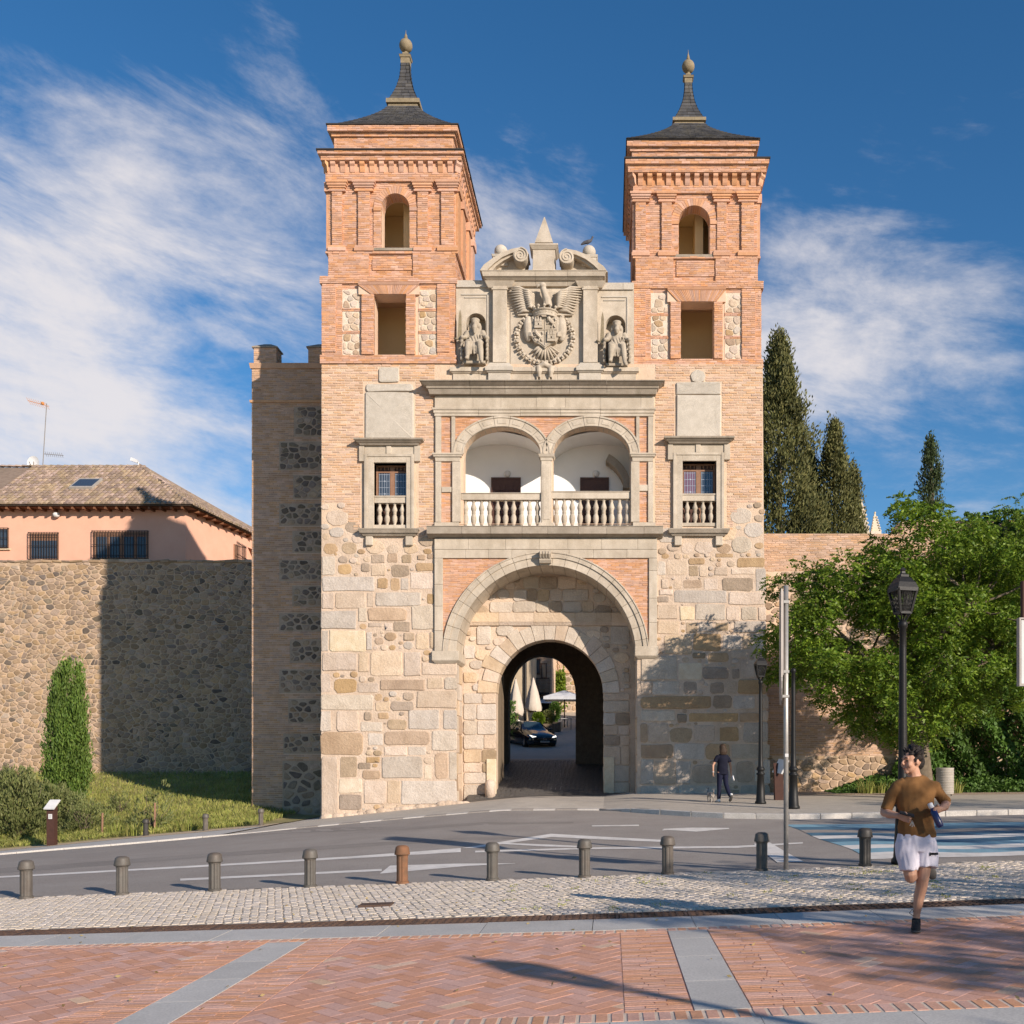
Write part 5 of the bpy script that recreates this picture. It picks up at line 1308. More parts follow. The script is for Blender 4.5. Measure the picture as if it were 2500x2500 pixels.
# ------------------------------------------------------------------ the two brick towers
def tower(label, C):
    Y = C['Y']; k = Y/F
    X = lambda p: PX(p, Y); Z = lambda p: PZ(p, Y)
    T = thing('brick_tower', label, 'tower', ((X(C['low'][0])+X(C['low'][1]))/2, Y, Z(C['yb'])), 'brick towers of the gate')
    lx0, lx1 = X(C['low'][0]), X(C['low'][1]); D = lx1-lx0; Yb = Y+D
    hx0, hx1 = X(C['up'][0]), X(C['up'][1]); ins = .12; Yu, Yub = Y+ins, Yb-ins
    w0, w1, wt, wb = C['win']; b0, b1, bt, bb_ = C['bel']
    zb, z1, z2, z3 = Z(C['yb']), Z(C['y1']), Z(C['y2']), Z(C['y3'])     # base, top of lower storey, top of plinth, top of belfry
    bc, br = (X(b0)+X(b1))/2, (X(b1)-X(b0))/2; bs = Z(bt)-br
    co = MB()
    co.slab([(lx0, zb), (lx1, zb), (lx1, z1), (lx0, z1)], [[(X(w0), Z(wb)), (X(w1), Z(wb)), (X(w1), Z(wt)), (X(w0), Z(wt))]], Y, Y+.55)
    co.slab([(hx0, z1+.003), (hx1, z1+.003), (hx1, z3), (hx0, z3)], [archpoly(bc, br, br, bs, Z(bb_), 16)], Yu, Yu+.55)
    for a, b, y0, y1_, s0, s1 in ((lx0, lx1, Y, Yb, zb, z1), (hx0, hx1, Yu, Yub, z1+.003, z3)):
        co.box(a, a+.5, y0+.551, y1_, s0, s1); co.box(b-.5, b, y0+.551, y1_, s0, s1); co.box(a+.501, b-.501, y1_-.5, y1_, s0, s1)
    core = co.build('wall', M['mortar_red'], T)
    ri = MB()
    for a, b, y0, y1_, s0, s1 in ((lx0, lx1, Y, Yb, zb, z1), (hx0, hx1, Yu, Yub, z1, z3)):
        ri.box(a+.502, b-.502, y1_-.52, y1_-.503, s0, s1); ri.box(a+.532, b-.532, y0+(1.9 if s0 == zb else 2.0), y0+2.2, s0+.13, s1-.13); ri.box(a+.502, a+.53, y0+.56, y1_-.521, s0, s1); ri.box(b-.53, b-.502, y0+.56, y1_-.521, s0, s1)
        ri.box(a+.531, b-.531, y0+.56, y1_-.522, s1-.12, s1-.05); ri.box(a+.531, b-.531, y0+.56, y1_-.522, s0+.05, s0+.12)
    # inner cross wall of the belfry
    ri.box(bc+.1, bc+.4, Yu+.9, Yu+1.99, z1+.13, z3-.13)
    ri.build('interior_plaster', M['plaster_in'], T)
    # lower storey dressing
    bk = MB(); fr0 = front(Y)
    pl0, pl1 = C['pan']
    band = circ_holes([('r', X(C['ear'][0]), X(C['ear'][1]), Z(C['panb']), Z(C['y1'])-.26), ('r', X(pl0[0]), X(pl0[1]), Z(C['panb']), Z(C['pant'])), ('r', X(pl1[0]), X(pl1[1]), Z(C['panb']), Z(C['pant']))])
    bricks(bk, fr0, lx0, lx1, zb, z1, .072, .28, .014, .012, band)
    bricks(bk, side_right(lx1), Y, Yb, zb, z1, .072, .28, .014, .012); bricks(bk, side_left(lx0), Y, Yb, zb, z1, .072, .28, .014, .012)
    # upper storey facing
    hb_ = circ_holes([('a', bc, br+.0, br, bs, Z(bb_))])
    bricks(bk, front(Yu), hx0, hx1, z1, z3, .072, .28, .014, .012, hb_)
    bricks(bk, side_right(hx1), Yu, Yub, z1, z3, .072, .28, .014, .012); bricks(bk, side_left(hx0), Yu, Yub, z1, z3, .072, .28, .014, .012)
    bk.build('brickwork', M['brick_red'], T, kind='stuff')
    # courses that project: bands
    def band_course(name, z0, z1_, p, a=lx0, b=lx1, y0=Y, y1_=Yb):
        mm = MB(); mm.fr(a, b, y0, y1_, z0+.006, z1_-.006, p-.012, p-.012)
        o = mm.build(name, M['mortar_red'], T); m2 = MB()
        bricks(m2, front(y0-p+.012), a-p, b+p, z0, z1_, .07, .28, .012, .012); bricks(m2, side_right(b+p-.012), y0-p, y1_+p, z0, z1_, .07, .28, .012, .012); bricks(m2, side_left(a-p+.012), y0-p, y1_+p, z0, z1_, .07, .28, .012, .012)
        m2.build('band_bricks', M['brick_red'], o, kind='stuff'); return o
    band_course('base_band', zb-.01, Z(C['bandb']), .07)
    band_course('storey_band', Z(C['y1']+16), Z(C['y1'])+.03, .08)
    # corner strips of the lower storey
    def strip(name, x0, x1, z0, z1_, p, y0=None, frm=None):
        y0 = Y if y0 is None else y0; mm = MB(); mm.box(x0, x1, y0-p+.012, y0+.05, z0, z1_); o = mm.build(name, M['mortar_red'], T); m2 = MB()
        bricks(m2, front(y0-p+.012), x0, x1, z0, z1_, .072, .27, .013, .012)
        bricks(m2, side_right(x1), y0-p, y0, z0, z1_, .072, .3, .013, .008); bricks(m2, side_left(x0), y0-p, y0, z0, z1_, .072, .3, .013, .008)
        m2.build('strip_bricks', M['brick_red'], o, kind='stuff'); return o
    zc0, zc1 = Z(C['bandb']), Z(C['y1']+16)
    q0, q1 = C['cor']
    for a, b in (q0, q1):
        w = X(b)-X(a); strip('corner_strip', X(a), X(b), zc0, zc1, .05)
        strip('corner_strip', X(a)+w*.0, X(a)+w*.7, zc0+.1, zc1-.12, .085)
    # window surround with ears and flat brick arch
    e0, e1 = C['ear']; s0, s1 = C['sur']
    strip('window_jamb', X(s0), X(w0), zc0, Z(wt), .13); strip('window_jamb', X(w1), X(s1), zc0, Z(wt), .13)
    hd = MB(); hd.box(X(e0), X(e1), Y-.10, Y+.05, Z(wt)+.002, Z(C['y1']+16)-.001); ho = hd.build('window_head', M['mortar_red'], T); n = 30
    for i in range(n):
        t0, t1 = i/n, (i+1)/n; xa0, xa1 = X(w0-6)+(X(w1+6)-X(w0-6))*t0, X(w0-6)+(X(w1+6)-X(w0-6))*t1; xb0, xb1 = X(e0)+(X(e1)-X(e0))*t0, X(e0)+(X(e1)-X(e0))*t1
        v = MB(); g = .006; v.prism([(xa0+g, Z(wt)+.004), (xa1-g, Z(wt)+.004), (xb1-g, Z(C['y1']+22)), (xb0+g, Z(C['y1']+22))], Y-.135, Y+.02); v.build('flat_arch_brick', M['brick_red'], ho)
    mm = MB(); mold(mm, X(e0), X(e1), Z(C['y1']+22)+.002, Z(C['y1']+16)+.0, .15, .2, Y, False); mm.build('head_moulding', M['brick_red'], ho)
    # stone panels
    for (a, b) in (pl0, pl1):
        zz = [Z(C['panb'])]+[Z(q) for q in C['psplit'][::-1]]+[Z(C['pant'])]
        pm = MB(); pm.box(X(a), X(b), Y-.012, Y+.03, zz[0], zz[-1]); po = pm.build('rubble_panel', M['s_w'], T); P = []
        for i in range(3):
            P += voronoi(X(a)+.02, X(b)-.02, zz[i]+(.06 if i else .02), zz[i+1]-.05, .27, .24, .4, .9)
        stones_to(po, front(Y-.012), P, ['s_b','s_b','s_g','s_b','s_o'], .018, name='stone', small=.004)
        cb = MB()
        for z in zz[1:3]: bricks(cb, front(Y-.012), X(a), X(b), z-.06, z+.06, .06, .25, .014, .02)
        cb.build('course_bricks', M['brick_red'], po, kind='stuff')
    # plinth panel below the belfry, bands
    fpx = MB(); x0, x1 = X(C['inp'][0]), X(C['inp'][1]); za, zb2 = Z(C['inp'][3]), Z(C['inp'][2])
    for t in ((x0-.06, x0, za, zb2), (x0-.06, x1+.06, za-.05, za)):
        pass
    strip('plinth_pier', hx0, X(C['inp'][0])-.12, z1+.05, Z(C['y2']+2), .09, Yu); strip('plinth_pier', X(C['inp'][1])+.05, hx1, z1+.05, Z(C['y2']+2), .09, Yu)
    strip('sunk_panel', x0, x1, za, zb2, .05, Yu)
    band_course('belfry_band', Z(C['y2']+3), Z(C['y2']-3), .10, hx0, hx1, Yu, Yub)
    # belfry pilasters with capitals and bases
    zp0, zp1 = Z(C['y2']-3), Z(C['y3'])
    for a, b in C['pil']:
        o = strip('pilaster', X(a), X(b), zp0, zp1, .10, Yu)
        cp = MB(); c0, c1 = Z(C['cap'][1]), Z(C['cap'][0]); h = c1-c0
        for i, (p, t0, t1) in enumerate(((.03, 0, .16), (.0, .16, .34), (.035, .34, .54), (.07, .54, .78), (.10, .78, 1.0))): mold(cp, X(a), X(b), c0+h*t0, c0+h*t1, .10+p, .10+p, Yu)
        cp.build('capital', M['brick_red'], o); cp = MB()
        mold(cp, X(a), X(b), zp0, zp0+.12, .14, .14, Yu); mold(cp, X(a), X(b), zp0+.12, zp0+.2, .12, .11, Yu); cp.build('pilaster_base', M['brick_red'], o)
    for fx, fn in ((hx1, side_right), (hx0, side_left)):          # side pilasters
        for t in (.0, .26, .6, .86):
            sp2 = MB(); y0 = Yu+(Yub-Yu)*t; y1_ = y0+(Yub-Yu)*.13; s = 1 if fn is side_right else -1
            sp2.box(min(fx, fx+s*.10), max(fx, fx+s*.10), y0, y1_, zp0, zp1-.35); sp2.box(min(fx, fx+s*.16), max(fx, fx+s*.16), y0-.05, y1_+.05, zp1-.33, zp1-.01); sp2.build('side_pilaster', M['brick_red'], T)
    # arch of the belfry opening
    ng = 23
    ao = MB(); ao.prism(ringseg(bc, bs, br+.001, br+.25, 0, math.pi, 0, 0, n=18), Yu-.04, Yu+.1); ar = ao.build('belfry_arch', M['mortar_red'], T)
    for i in range(ng):
        a0, a1 = math.pi*i/ng, math.pi*(i+1)/ng; v = MB(); v.prism(ringseg(bc, bs, br-.004, br+.255, a0, a1, 0, 0, n=1, gap=.006), Yu-.055, Yu+.5); v.build('arch_brick', M['brick_red'], ar)
    for s in (-1, 1):
        a, b = sorted((bc+s*br, bc+s*(br+.26))); strip('belfry_jamb', a, b, Z(bb_), bs-.001, .05, Yu)
        im = MB(); mold(im, a, b, bs-.12, bs-.002, .08, .09, Yu, False); im.build('belfry_impost', M['brick_red'], T)
    mm = MB(); mold(mm, X(b0)-.3, X(b1)+.3, Z(bb_)-.09, Z(bb_)-.001, .10, .10, Yu, False); mm.build('belfry_sill', M['granite_dark'], T)
    # entablature
    f0, f1, zf0, zf1 = X(C['fri'][0]), X(C['fri'][1]), Z(C['fri'][3]), Z(C['fri'][2])
    pf = (hx0-f0); p_ = max(.05, pf)
    band_course('frieze', zf0, zf1, .10, hx0, hx1, Yu, Yub)
    c0, c1, zc_0, zc_1 = X(C['cor2'][0]), X(C['cor2'][1]), Z(C['cor2'][3]), Z(C['cor2'][2])
    PC = ((hx0-c0)+(c1-hx1))/2
    hh_ = zc_1-zc_0
    bkz0, bkz1 = zf1, zc_0
    mm = MB(); mm.fr(hx0, hx1, Yu, Yub, bkz0+.001, bkz1, .09, .09); mm.build('bracket_zone', M['brick_red'], T)
    # cornice slabs stepping out
    co2 = band_course('cornice', zc_0+.001, zc_0+hh_*.55, PC-.12, hx0, hx1, Yu, Yub)
    band_course('cornice', zc_0+hh_*.55, zc_1-.03, PC-.03, hx0, hx1, Yu, Yub)
    mm = MB(); mm.fr(hx0, hx1, Yu, Yub, zc_1-.029, zc_1+.02, PC+.01, PC+.01); mm.build('drip_edge', M['edge'], T)
    def bracket(cx, cy, nx, ny, w=.17):
        n = Vector((nx, ny, 0)); t = Vector((-ny, nx, 0)); p0 = .085; pr = PC-.16; H0 = bkz1-bkz0
        prof = [(p0, 0), (p0, H0-.001), (pr, H0-.001), (pr, H0*.72), (pr*.7, H0*.55), (pr*.45+.04, H0*.2), (p0+.03, 0)]
        v = MB(); base = Vector((cx, cy, bkz0+.002)); m = len(prof)
        A = [tuple(base+n*a+t*(-w/2)+Vector((0,0,z))) for a, z in prof]; B = [tuple(base+n*a+t*(w/2)+Vector((0,0,z))) for a, z in prof]
        v.add(A+B, [tuple(range(m)), tuple(range(2*m-1, m-1, -1))]+[((i+1) % m, i, m+i, m+(i+1) % m) for i in range(m)])
        v.build('bracket', M['brick_red'], co2)
    nb = 13
    for i in range(nb):
        t = (i+.5)/nb; bracket(hx0+(hx1-hx0)*t, Yu, 0, -1); bracket(hx1, Yu+(Yub-Yu)*t, 1, 0); bracket(hx0, Yu+(Yub-Yu)*t, -1, 0)
    for sx, xx in ((-1, hx0), (1, hx1)): bracket(xx, Yu, sx*.8, -.8, .2)
    # attic block and its cornice
    a0, a1, za1 = X(C['att'][0]), X(C['att'][1]), Z(C['att'][2]); pa = .15
    ya0, ya1 = Yu+.02, Yub-.02
    mm = MB(); mm.box(a0, a1, ya0, ya1, zc_1+.02, za1); mm.build('attic', M['mortar_red'], T); m2 = MB()
    bricks(m2, front(ya0), a0, a1, zc_1+.02, za1, .07, .28, .013, .012); bricks(m2, side_right(a1), ya0, ya1, zc_1+.02, za1, .07, .28, .013, .012); bricks(m2, side_left(a0), ya0, ya1, zc_1+.02, za1, .07, .28, .013, .012); m2.build('brickwork', M['brick_red'], T, kind='stuff')
    zt = Z(C['rc'][2]); pr_ = ((a0-X(C['rc'][0]))+(X(C['rc'][1])-a1))/2
    band_course('top_cornice', za1+.001, za1+(zt-za1)*.35, pr_*.35, a0, a1, ya0, ya1); band_course('top_cornice', za1+(zt-za1)*.35, zt-.03, pr_*.85, a0, a1, ya0, ya1)
    mm = MB(); mm.fr(a0, a1, ya0, ya1, zt-.029, zt+.015, pr_, pr_); mm.build('drip_edge', M['edge'], T)
    # slate roof: concave pyramid, collar, spire
    cx, cyc = (a0+a1)/2, (ya0+ya1)/2; ax = lambda p, dy=0: PZ(p, cyc+dy)
    hw0 = (a1-a0)/2+pr_-.02; hw1 = C['col']*cyc/F/2*.92; zr0, zr1 = zt+.01, PZ(C['ry'][0], cyc-hw1)
    zco = PZ(C['ry'][1], cyc-hw1); zsp = ax(C['ry'][2]); hw2 = C['spb']*cyc/F/2; hw3 = C['spt']*cyc/F/2
    def pyramid(h0, z0, h1, z1_, rows, pw, name):
        rm = MB(); prof = []
        for i in range(rows+1):
            t = i/rows; prof.append((h1+(h0-h1)*(1-t)**pw, z0+(z1_-z0)*t))
        for i in range(rows):
            (ha, z_a), (hb2, z_b) = prof[i], prof[i+1]
            rm.fr(cx-ha, cx+ha, cyc-ha, cyc+ha, z_a, z_b, -.02, -(ha-hb2)-.02)
        ro = rm.build(name, M['slate'], T); sl = MB()
        for i in range(rows):
            (ha, z_a), (hb2, z_b) = prof[i], prof[i+1]
            ex = (ha-hb2)*.35; dz = (z_b-z_a)*.3
            for d in ((0,-1),(1,0),(-1,0),(0,1)):
                tn_ = (-d[1], d[0]); n = max(2, int(2*ha/.24)); off = RNG.random()/n
                edges = [0]+[min(1, (j+off)/n) for j in range(1, n)]+[1]
                for s_, e_ in zip(edges[:-1], edges[1:]):
                    if e_-s_ < .01: continue
                    def pt(t, h_, z_, o): u = -h_+2*h_*t; return (cx+tn_[0]*u+d[0]*(h_+o), cyc+tn_[1]*u+d[1]*(h_+o), z_+o*.5)
                    g = .006/(2*ha); o1 = .018+RNG.uniform(0, .008); hbx = hb2-ex
                    A = [pt(s_+g, ha, z_a, o1), pt(e_-g, ha, z_a, o1), pt(e_-g, hb2, z_b+.0, .006), pt(s_+g, hb2, z_b, .006)]; B = [pt(s_+g, ha, z_a-.01, 0), pt(e_-g, ha, z_a-.01, 0)]
                    sl.add(A+B, [(0,1,2,3),(4,5,1,0)])
        sl.build('slates', M['slate'], ro, kind='stuff'); return ro
    pyramid(hw0, zr0, hw1*1.02, zr1, 14, 1.25, 'roof')
    cl = MB(); cl.fr(cx-hw1, cx+hw1, cyc-hw1, cyc+hw1, zr1-.05, zr1+(zco-zr1)*.45, .0, -.03); cl.fr(cx-hw1, cx+hw1, cyc-hw1, cyc+hw1, zr1+(zco-zr1)*.45, zco, .05, .05); cl.fr(cx-hw1, cx+hw1, cyc-hw1, cyc+hw1, zco, zco+.03, .02, -.02); cl.build('roof_collar', M['finial'], T)
    pyramid(hw2, zco+.02, hw3, zsp, 11, 2.1, 'spire')
    cz = [ax(q) for q in C['capy']]; h = cz[1]-cz[0]
    cp = MB(); cp.box(cx-hw3*1.08, cx+hw3*1.08, cyc-hw3*1.08, cyc+hw3*1.08, cz[0], cz[0]+h*.4); cp.fr(cx-hw3, cx+hw3, cyc-hw3, cyc+hw3, cz[0]+h*.4, cz[0]+h*.55, .04, .06); cp.fr(cx-hw3, cx+hw3, cyc-hw3, cyc+hw3, cz[0]+h*.55, cz[0]+h*.62, .07, .03); cp.box(cx-hw3*.72, cx+hw3*.72, cyc-hw3*.72, cyc+hw3*.72, cz[0]+h*.62, cz[0]+h*.82); cp.lathe([(hw3*.6, 0), (hw3*.42, h*.12), (hw3*.6, h*.22)], (cx, cyc, cz[0]+h*.82), 12); cp.build('finial_base', M['finial'], T)
    br_ = C['ball'][1]*cyc/F; bz = ax(C['ball'][0]); bl = MB(); bl.ball((cx, cyc, bz), br_, 22, 14); bl.build('finial_ball', M['finial'], T, smooth=True)
    tp = MB(); tp.lathe([(br_*.34, 0), (br_*.2, .16), (.012, ax(C['tip'])-bz-br_*.9), (.006, ax(C['tip'])-bz-br_*.9+.12)], (cx, cyc, bz+br_*.93), 10); tp.build('finial_tip', M['finial'], T, smooth=True)
    # strip lamps just inside the lower window
    return T
tower('left brick tower with slate spire, standing on the gate beside the crenellated wing',
  dict(Y=36.0, yb=888, y1=678, y2=615, y3=441, low=(787, 1111), up=(801, 1111), win=(914, 993, 722, 866), bel=(929, 999, 469, 604), bandb=868,
       pan=((836, 880), (1022, 1067)), pant=706, panb=868, psplit=(757, 812), cor=((787, 835), (1068, 1111)), ear=(877, 1025), sur=(885, 1014), inp=(908, 1004, 630, 657),
       pil=((810,834),(874,902),(1019,1044),(1077,1108)), cap=(441, 466), fri=(797, 1115, 420, 441), cor2=(773, 1132, 373, 395), att=(813, 1104, 330), rc=(793, 1116, 305),
       ry=(259, 241, 158), col=80, spb=70, spt=20, capy=(160, 126), ball=(112, 16), tip=82))
tower('right brick tower with slate spire, standing on the gate beside the cypresses',
  dict(Y=36.4, yb=899, y1=690, y2=627, y3=470, low=(1548, 1858), up=(1552, 1850), win=(1661, 1743, 740, 876), bel=(1657, 1734, 498.5, 620), bandb=878,
       pan=((1589, 1632), (1769, 1811)), pant=716, panb=878, psplit=(768, 824), cor=((1548, 1588), (1811, 1857)), ear=(1629, 1771), sur=(1637, 1763), inp=(1652, 1744, 634, 672),
       pil=((1552,1577),(1616,1640),(1751,1774),(1811,1841)), cap=(469, 492), fri=(1538, 1846, 452, 470), cor2=(1517, 1870, 395, 426), att=(1543, 1841, 366), rc=(1527, 1854, 342),
       ry=(301, 287, 205), col=80, spb=70, spt=17, capy=(207, 178), ball=(163, 15.5), tip=130))

# ------------------------------------------------------------------ crenellated wing beside the left tower
WY = 40.15
wing = thing('crenellated_wing', 'shaded crenellated brick and rubble wing beside the left tower', 'tower', (PX(700, WY), WY, -.7))
wx0, wx1 = PX(615, WY), PX(800, WY)+.6; wz = PZ(888, WY); wzl = PZ(978, WY)
mb = MB(); mb.box(wx0, wx1, WY, WY+5.5, -1.6, wz); wcore = mb.build('wall', M['mortar_wing'], wing)
panels = []; zz = PZ(995, WY); alt = 0
for (yt, yb, xa) in ((993,1066,718),(1078,1148,682),(1160,1218,716),(1228,1284,682),(1296,1350,714),(1366,1418,682),(1430,1482,714),(1496,1542,682),(1560,1620,708),(1634,1692,682),(1706,1766,704),(1790,1840,692),(1856,1990,690)):
    panels.append((PX(xa, WY), wx1-.01, PZ(yb, WY), PZ(yt, WY)))
hw = circ_holes([('r', a, b, c, d) for a, b, c, d in panels])
m2 = MB(); bricks(m2, front(WY), wx0, wx1, -1.2, wz, .082, .30, .022, .014, hw, .006); bricks(m2, side_left(wx0), WY, WY+2, -1.0, wz, .082, .3, .022, .012)
m2.build('brickwork', M['brick_wing'], wcore, kind='stuff')
for i, (a, b, c, d) in enumerate(panels):
    pm = MB(); pm.box(a, b, WY-.010, WY+.02, c, d); po = pm.build('rubble_panel', M['panel_mortar'], wing)
    P = voronoi(a+.02, PX(792, WY), c+.03, d-.03, .30 if i != 12 else .42, .22 if i != 12 else .34, .44, .84 if i < 3 else .76)
    stones_to(po, front(WY-.010), P, ['rub_dark','rub_dark','s_d'] if i < 9 else ['rub_dark','s_d','rub_light'], .02, name='stone', small=.02, limit=40)
mm = MB(); mold(mm, wx0, wx1, wzl-.09, wzl, .06, .08, WY, True); mold(mm, wx0, wx1, PZ(900, WY), wz, .05, .09, WY, True); mm.build('string_courses', M['brick_wing'], wing)
for x0, x1 in ((619, 674), (752, 800)):
    a, b = PX(x0, WY), PX(x1, WY); mb = MB(); mb.box(a, b, WY+.02, WY+.65, wz, PZ(849, WY)); mo = mb.build('merlon', M['mortar_wing'], wing); m3 = MB()
    bricks(m3, front(WY+.02), a, b, wz, PZ(849, WY), .08, .3, .02, .013); bricks(m3, side_right(b), WY+.02, WY+.65, wz, PZ(849, WY), .08, .3, .02, .013); m3.build('merlon_bricks', M['brick_wing'], mo, kind='stuff')
    c = MB(); c.fr(a, b, WY+.02, WY+.65, PZ(849, WY), PZ(846, WY), .06, .06); c.fr(a, b, WY+.02, WY+.65, PZ(846, WY), PZ(832, WY), .06, -.31); c.build('merlon_cap', M['granite_dark'], mo)

# ------------------------------------------------------------------ left curtain wall
CY = 54.0
cw = thing('curtain_wall', 'long grey rubble town wall below the pink house', 'wall', (-25, CY, 0))
cx0, cx1, czt = PX(-330, CY), PX(640, CY), PZ(1371, CY)
mb = MB(); mb.box(cx0, cx1, CY, CY+1.6, -3, czt); cwall = mb.build('wall', M['rub_mortar'], cw)
P = voronoi(PX(-30, CY), PX(622, CY), .2, czt-.02, .40, .26, .46, .88)
P2 = []
for p in P:
    if RNG.random() < .45:      # knock some stones into two smaller ones
        c = p.mean(0); ang = RNG.uniform(0, 3.14); n_ = (math.cos(ang), math.sin(ang)); d_ = n_[0]*c[0]+n_[1]*c[1]
        for s in (1, -1):
            k = clip([tuple(t) for t in p], s*n_[0], s*n_[1], s*d_-.02)
            if len(k) > 2: P2.append(np.array(k))
    else: P2.append(p)
stones_to(cwall, front(CY), [(p, RNG.choice(['rub_light']*8+['s_d', 'rub_dark'])) for p in P2], ['rub_light'], .028, name='stone')
cpg = MB(); x = PX(-30, CY)
while x < cx1-.2: w = RNG.uniform(.3, .7); cpg.obox((x+w/2, CY+.55, czt+.01), (w/2*1.05, 0, RNG.uniform(-.03, .03)), (0, .62, 0), (0, 0, RNG.uniform(.05, .10))); x += w
cpg.build('coping_rubble', M['rub_light'], cw, bevel=.03, kind='stuff')

# ------------------------------------------------------------------ pink house behind it
RGY = 63.0
house = thing('pink_house', 'pink rendered house with a brown tiled hip roof behind the left wall', 'house', (-30, 60, 5))
HY = 58.5; hxc = PX(453, HY); hze = PZ(1243, HY)
hx0_ = PX(-420, HY)
m = MB()
poly = [(hx0_, HY), (hxc, HY), (hxc+1.35, HY+8.5), (hxc+1.35, HY+16), (hx0_, HY+16)]
def hslab(z0, z1): n = len(poly); return [(x, y, z0) for x, y in poly]+[(x, y, z1) for x, y in poly], [tuple(range(n-1, -1, -1)), tuple(range(n, 2*n))]+[(i, (i+1) % n, n+(i+1) % n, n+i) for i in range(n)]
m.add(*hslab(2, hze+.5)); hw_ = m.build('wall', M['pink'], house)
# roof planes
ov = .75; ez = hze+.02; rz_ = PZ(1142, RGY); e0 = (hx0_, HY-ov); e1 = (hxc+ov*.8, HY-ov); e2 = (hxc+1.35+ov+.3, HY+9.5); rg = (PX(345, RGY), RGY); rg0 = (hx0_, RGY)
e3 = (hxc+1.35+ov+.5, HY+16); rgb = (rg[0]+.5, HY+16)
rf = MB(); th = .12
rf.add([(e0[0], e0[1], ez), (e1[0], e1[1], ez), (rg[0], rg[1], rz_), (rg0[0], rg0[1], rz_)], [(0,1,2,3)])
rf.add([(e1[0], e1[1], ez), (e3[0], e3[1], ez), (rgb[0], rgb[1], rz_), (rg[0], rg[1], rz_)], [(0,1,2,3)])
rf.add([(rg0[0], rg0[1], rz_), (rg[0], rg[1], rz_), (rgb[0], rgb[1], rz_), (rg0[0], HY+16, rz_-2)], [(0,1,2,3)])
roof = rf.build('roof', M['tile'], house)
bd = MB(); n5 = 4
bd.add([(e0[0], e0[1]+.05, ez-.06), (e1[0]-.05, e1[1]+.05, ez-.06), (e3[0]-.05, e3[1], ez-.06), (hx0_, HY+16, ez-.06)], [(3,2,1,0)]); bd.build('eave_boards', M['eave_wood'], roof)
tl = MB(); tcount = 0
def tile_half(mb, a, b, up, r):
    """a half-round tile from a (low) to b (high)"""
    a, b, up = Vector(a), Vector(b), Vector(up); d = (b-a).normalized(); s = d.cross(up).normalized(); n = 5; vs = []
    for p, rr in ((a, r), (b, r*.85)):
        for i in range(n): t = math.pi*i/(n-1); vs.append(p+s*rr*math.cos(t)+up*rr*math.sin(t)*.8)
    mb.add([tuple(v) for v in vs], [(i, n+i, n+i+1, i+1) for i in range(n-1)]+[tuple(range(n))])
sl_ = Vector((0, rg[1]-e0[1], rz_-ez)); L_ = sl_.length; sd_ = sl_.normalized(); nrm = Vector((0, -sd_.z, sd_.y))
xx = PX(-20, HY); pitch = .29; row_ = .40; bigs = []
while xx < e1[0]:
    top = 1.0 if xx < rg[0] else max(0, (e1[0]-xx)/(e1[0]-rg[0]))
    t = -.05
    while t < L_*top-.1:
        j = RNG.uniform(-.015, .015); p0 = Vector((xx+j, e0[1], ez+.04))+sd_*t; p1 = p0+sd_*(row_+.08)-nrm*.0
        bigs.append((tuple(p0+nrm*.06), tuple(p1+nrm*.025), tuple(nrm), .145)); t += row_
    xx += pitch
RNG.shuffle(bigs)
for i, a_ in enumerate(bigs):
    if i < 300: q_ = MB(); tile_half(q_, *a_); q_.build('roof_tile', M['tile'], roof, smooth=False)
    else: tile_half(tl, *a_)
# right slope
sv = Vector((rg[0]-e1[0], 0, rz_-ez)); sv.y = 0
yy = e1[1]
while yy < e3[1]:
    t0 = (yy-e1[1])/(e3[1]-e1[1]); ex = e1[0]+(e3[0]-e1[0])*t0; rxx = rg[0]+(rgb[0]-rg[0])*max(0, (yy-rg[1]))/(rgb[1]-rg[1]); topz = 1.0 if yy > rg[1] else (yy-e1[1])/(rg[1]-e1[1])
    d = Vector((rxx-ex, 0, rz_-ez)); Ld = d.length*topz; dn = d.normalized(); nn = Vector((-dn.z*-1, 0, dn.x*-1)); nn = Vector((dn.z, 0, -dn.x)) if dn.x < 0 else Vector((-dn.z, 0, dn.x))
    t = -.05
    while t < Ld-.1: p0 = Vector((ex, yy, ez+.04))+dn*t; tile_half(tl, p0+nn*.06, p0+dn*(row_+.08)+nn*.025, nn, .145); t += row_
    yy += pitch
tl.build('roof_tiles', M['tile'], roof, kind='stuff')
rd = MB()
def ridge_line(a, b):
    a, b = Vector(a), Vector(b); n = int((b-a).length/.42); 
    for i in range(n): p, q_ = a.lerp(b, i/n), a.lerp(b, (i+1.1)/n); tile_half(rd, p+Vector((0,0,.07)), q_+Vector((0,0,.04)), (0,0,1), .16)
ridge_line((hx0_, RGY, rz_), (rg[0], rg[1], rz_)); ridge_line((e1[0], e1[1], ez+.05), (rg[0], rg[1], rz_)); ridge_line((rg[0], rg[1], rz_), (rgb[0], rgb[1], rz_)); rd.build('ridge_tiles', M['tile'], roof, kind='stuff')
x = PX(-20, HY); 
while x < hxc+.3:
    r_ = MB(); r_.bar((x, HY, ez-.12), (x, HY-ov+.03, ez-.12), .11, .12); r_.build('rafter', M['eave_wood'], roof); x += .62
for i in range(15):
    t = (i+.6)/15; y = HY-.3+t*14; X0 = hxc+1.35*min(1, max(0, (y-HY)/8.5)); ex = e1[0]+(e3[0]-e1[0])*(y-e1[1])/(e3[1]-e1[1])
    r_ = MB(); r_.bar((X0, y, ez-.12), (ex-.05, y, ez-.12), .11, .12); r_.build('rafter', M['eave_wood'], roof)
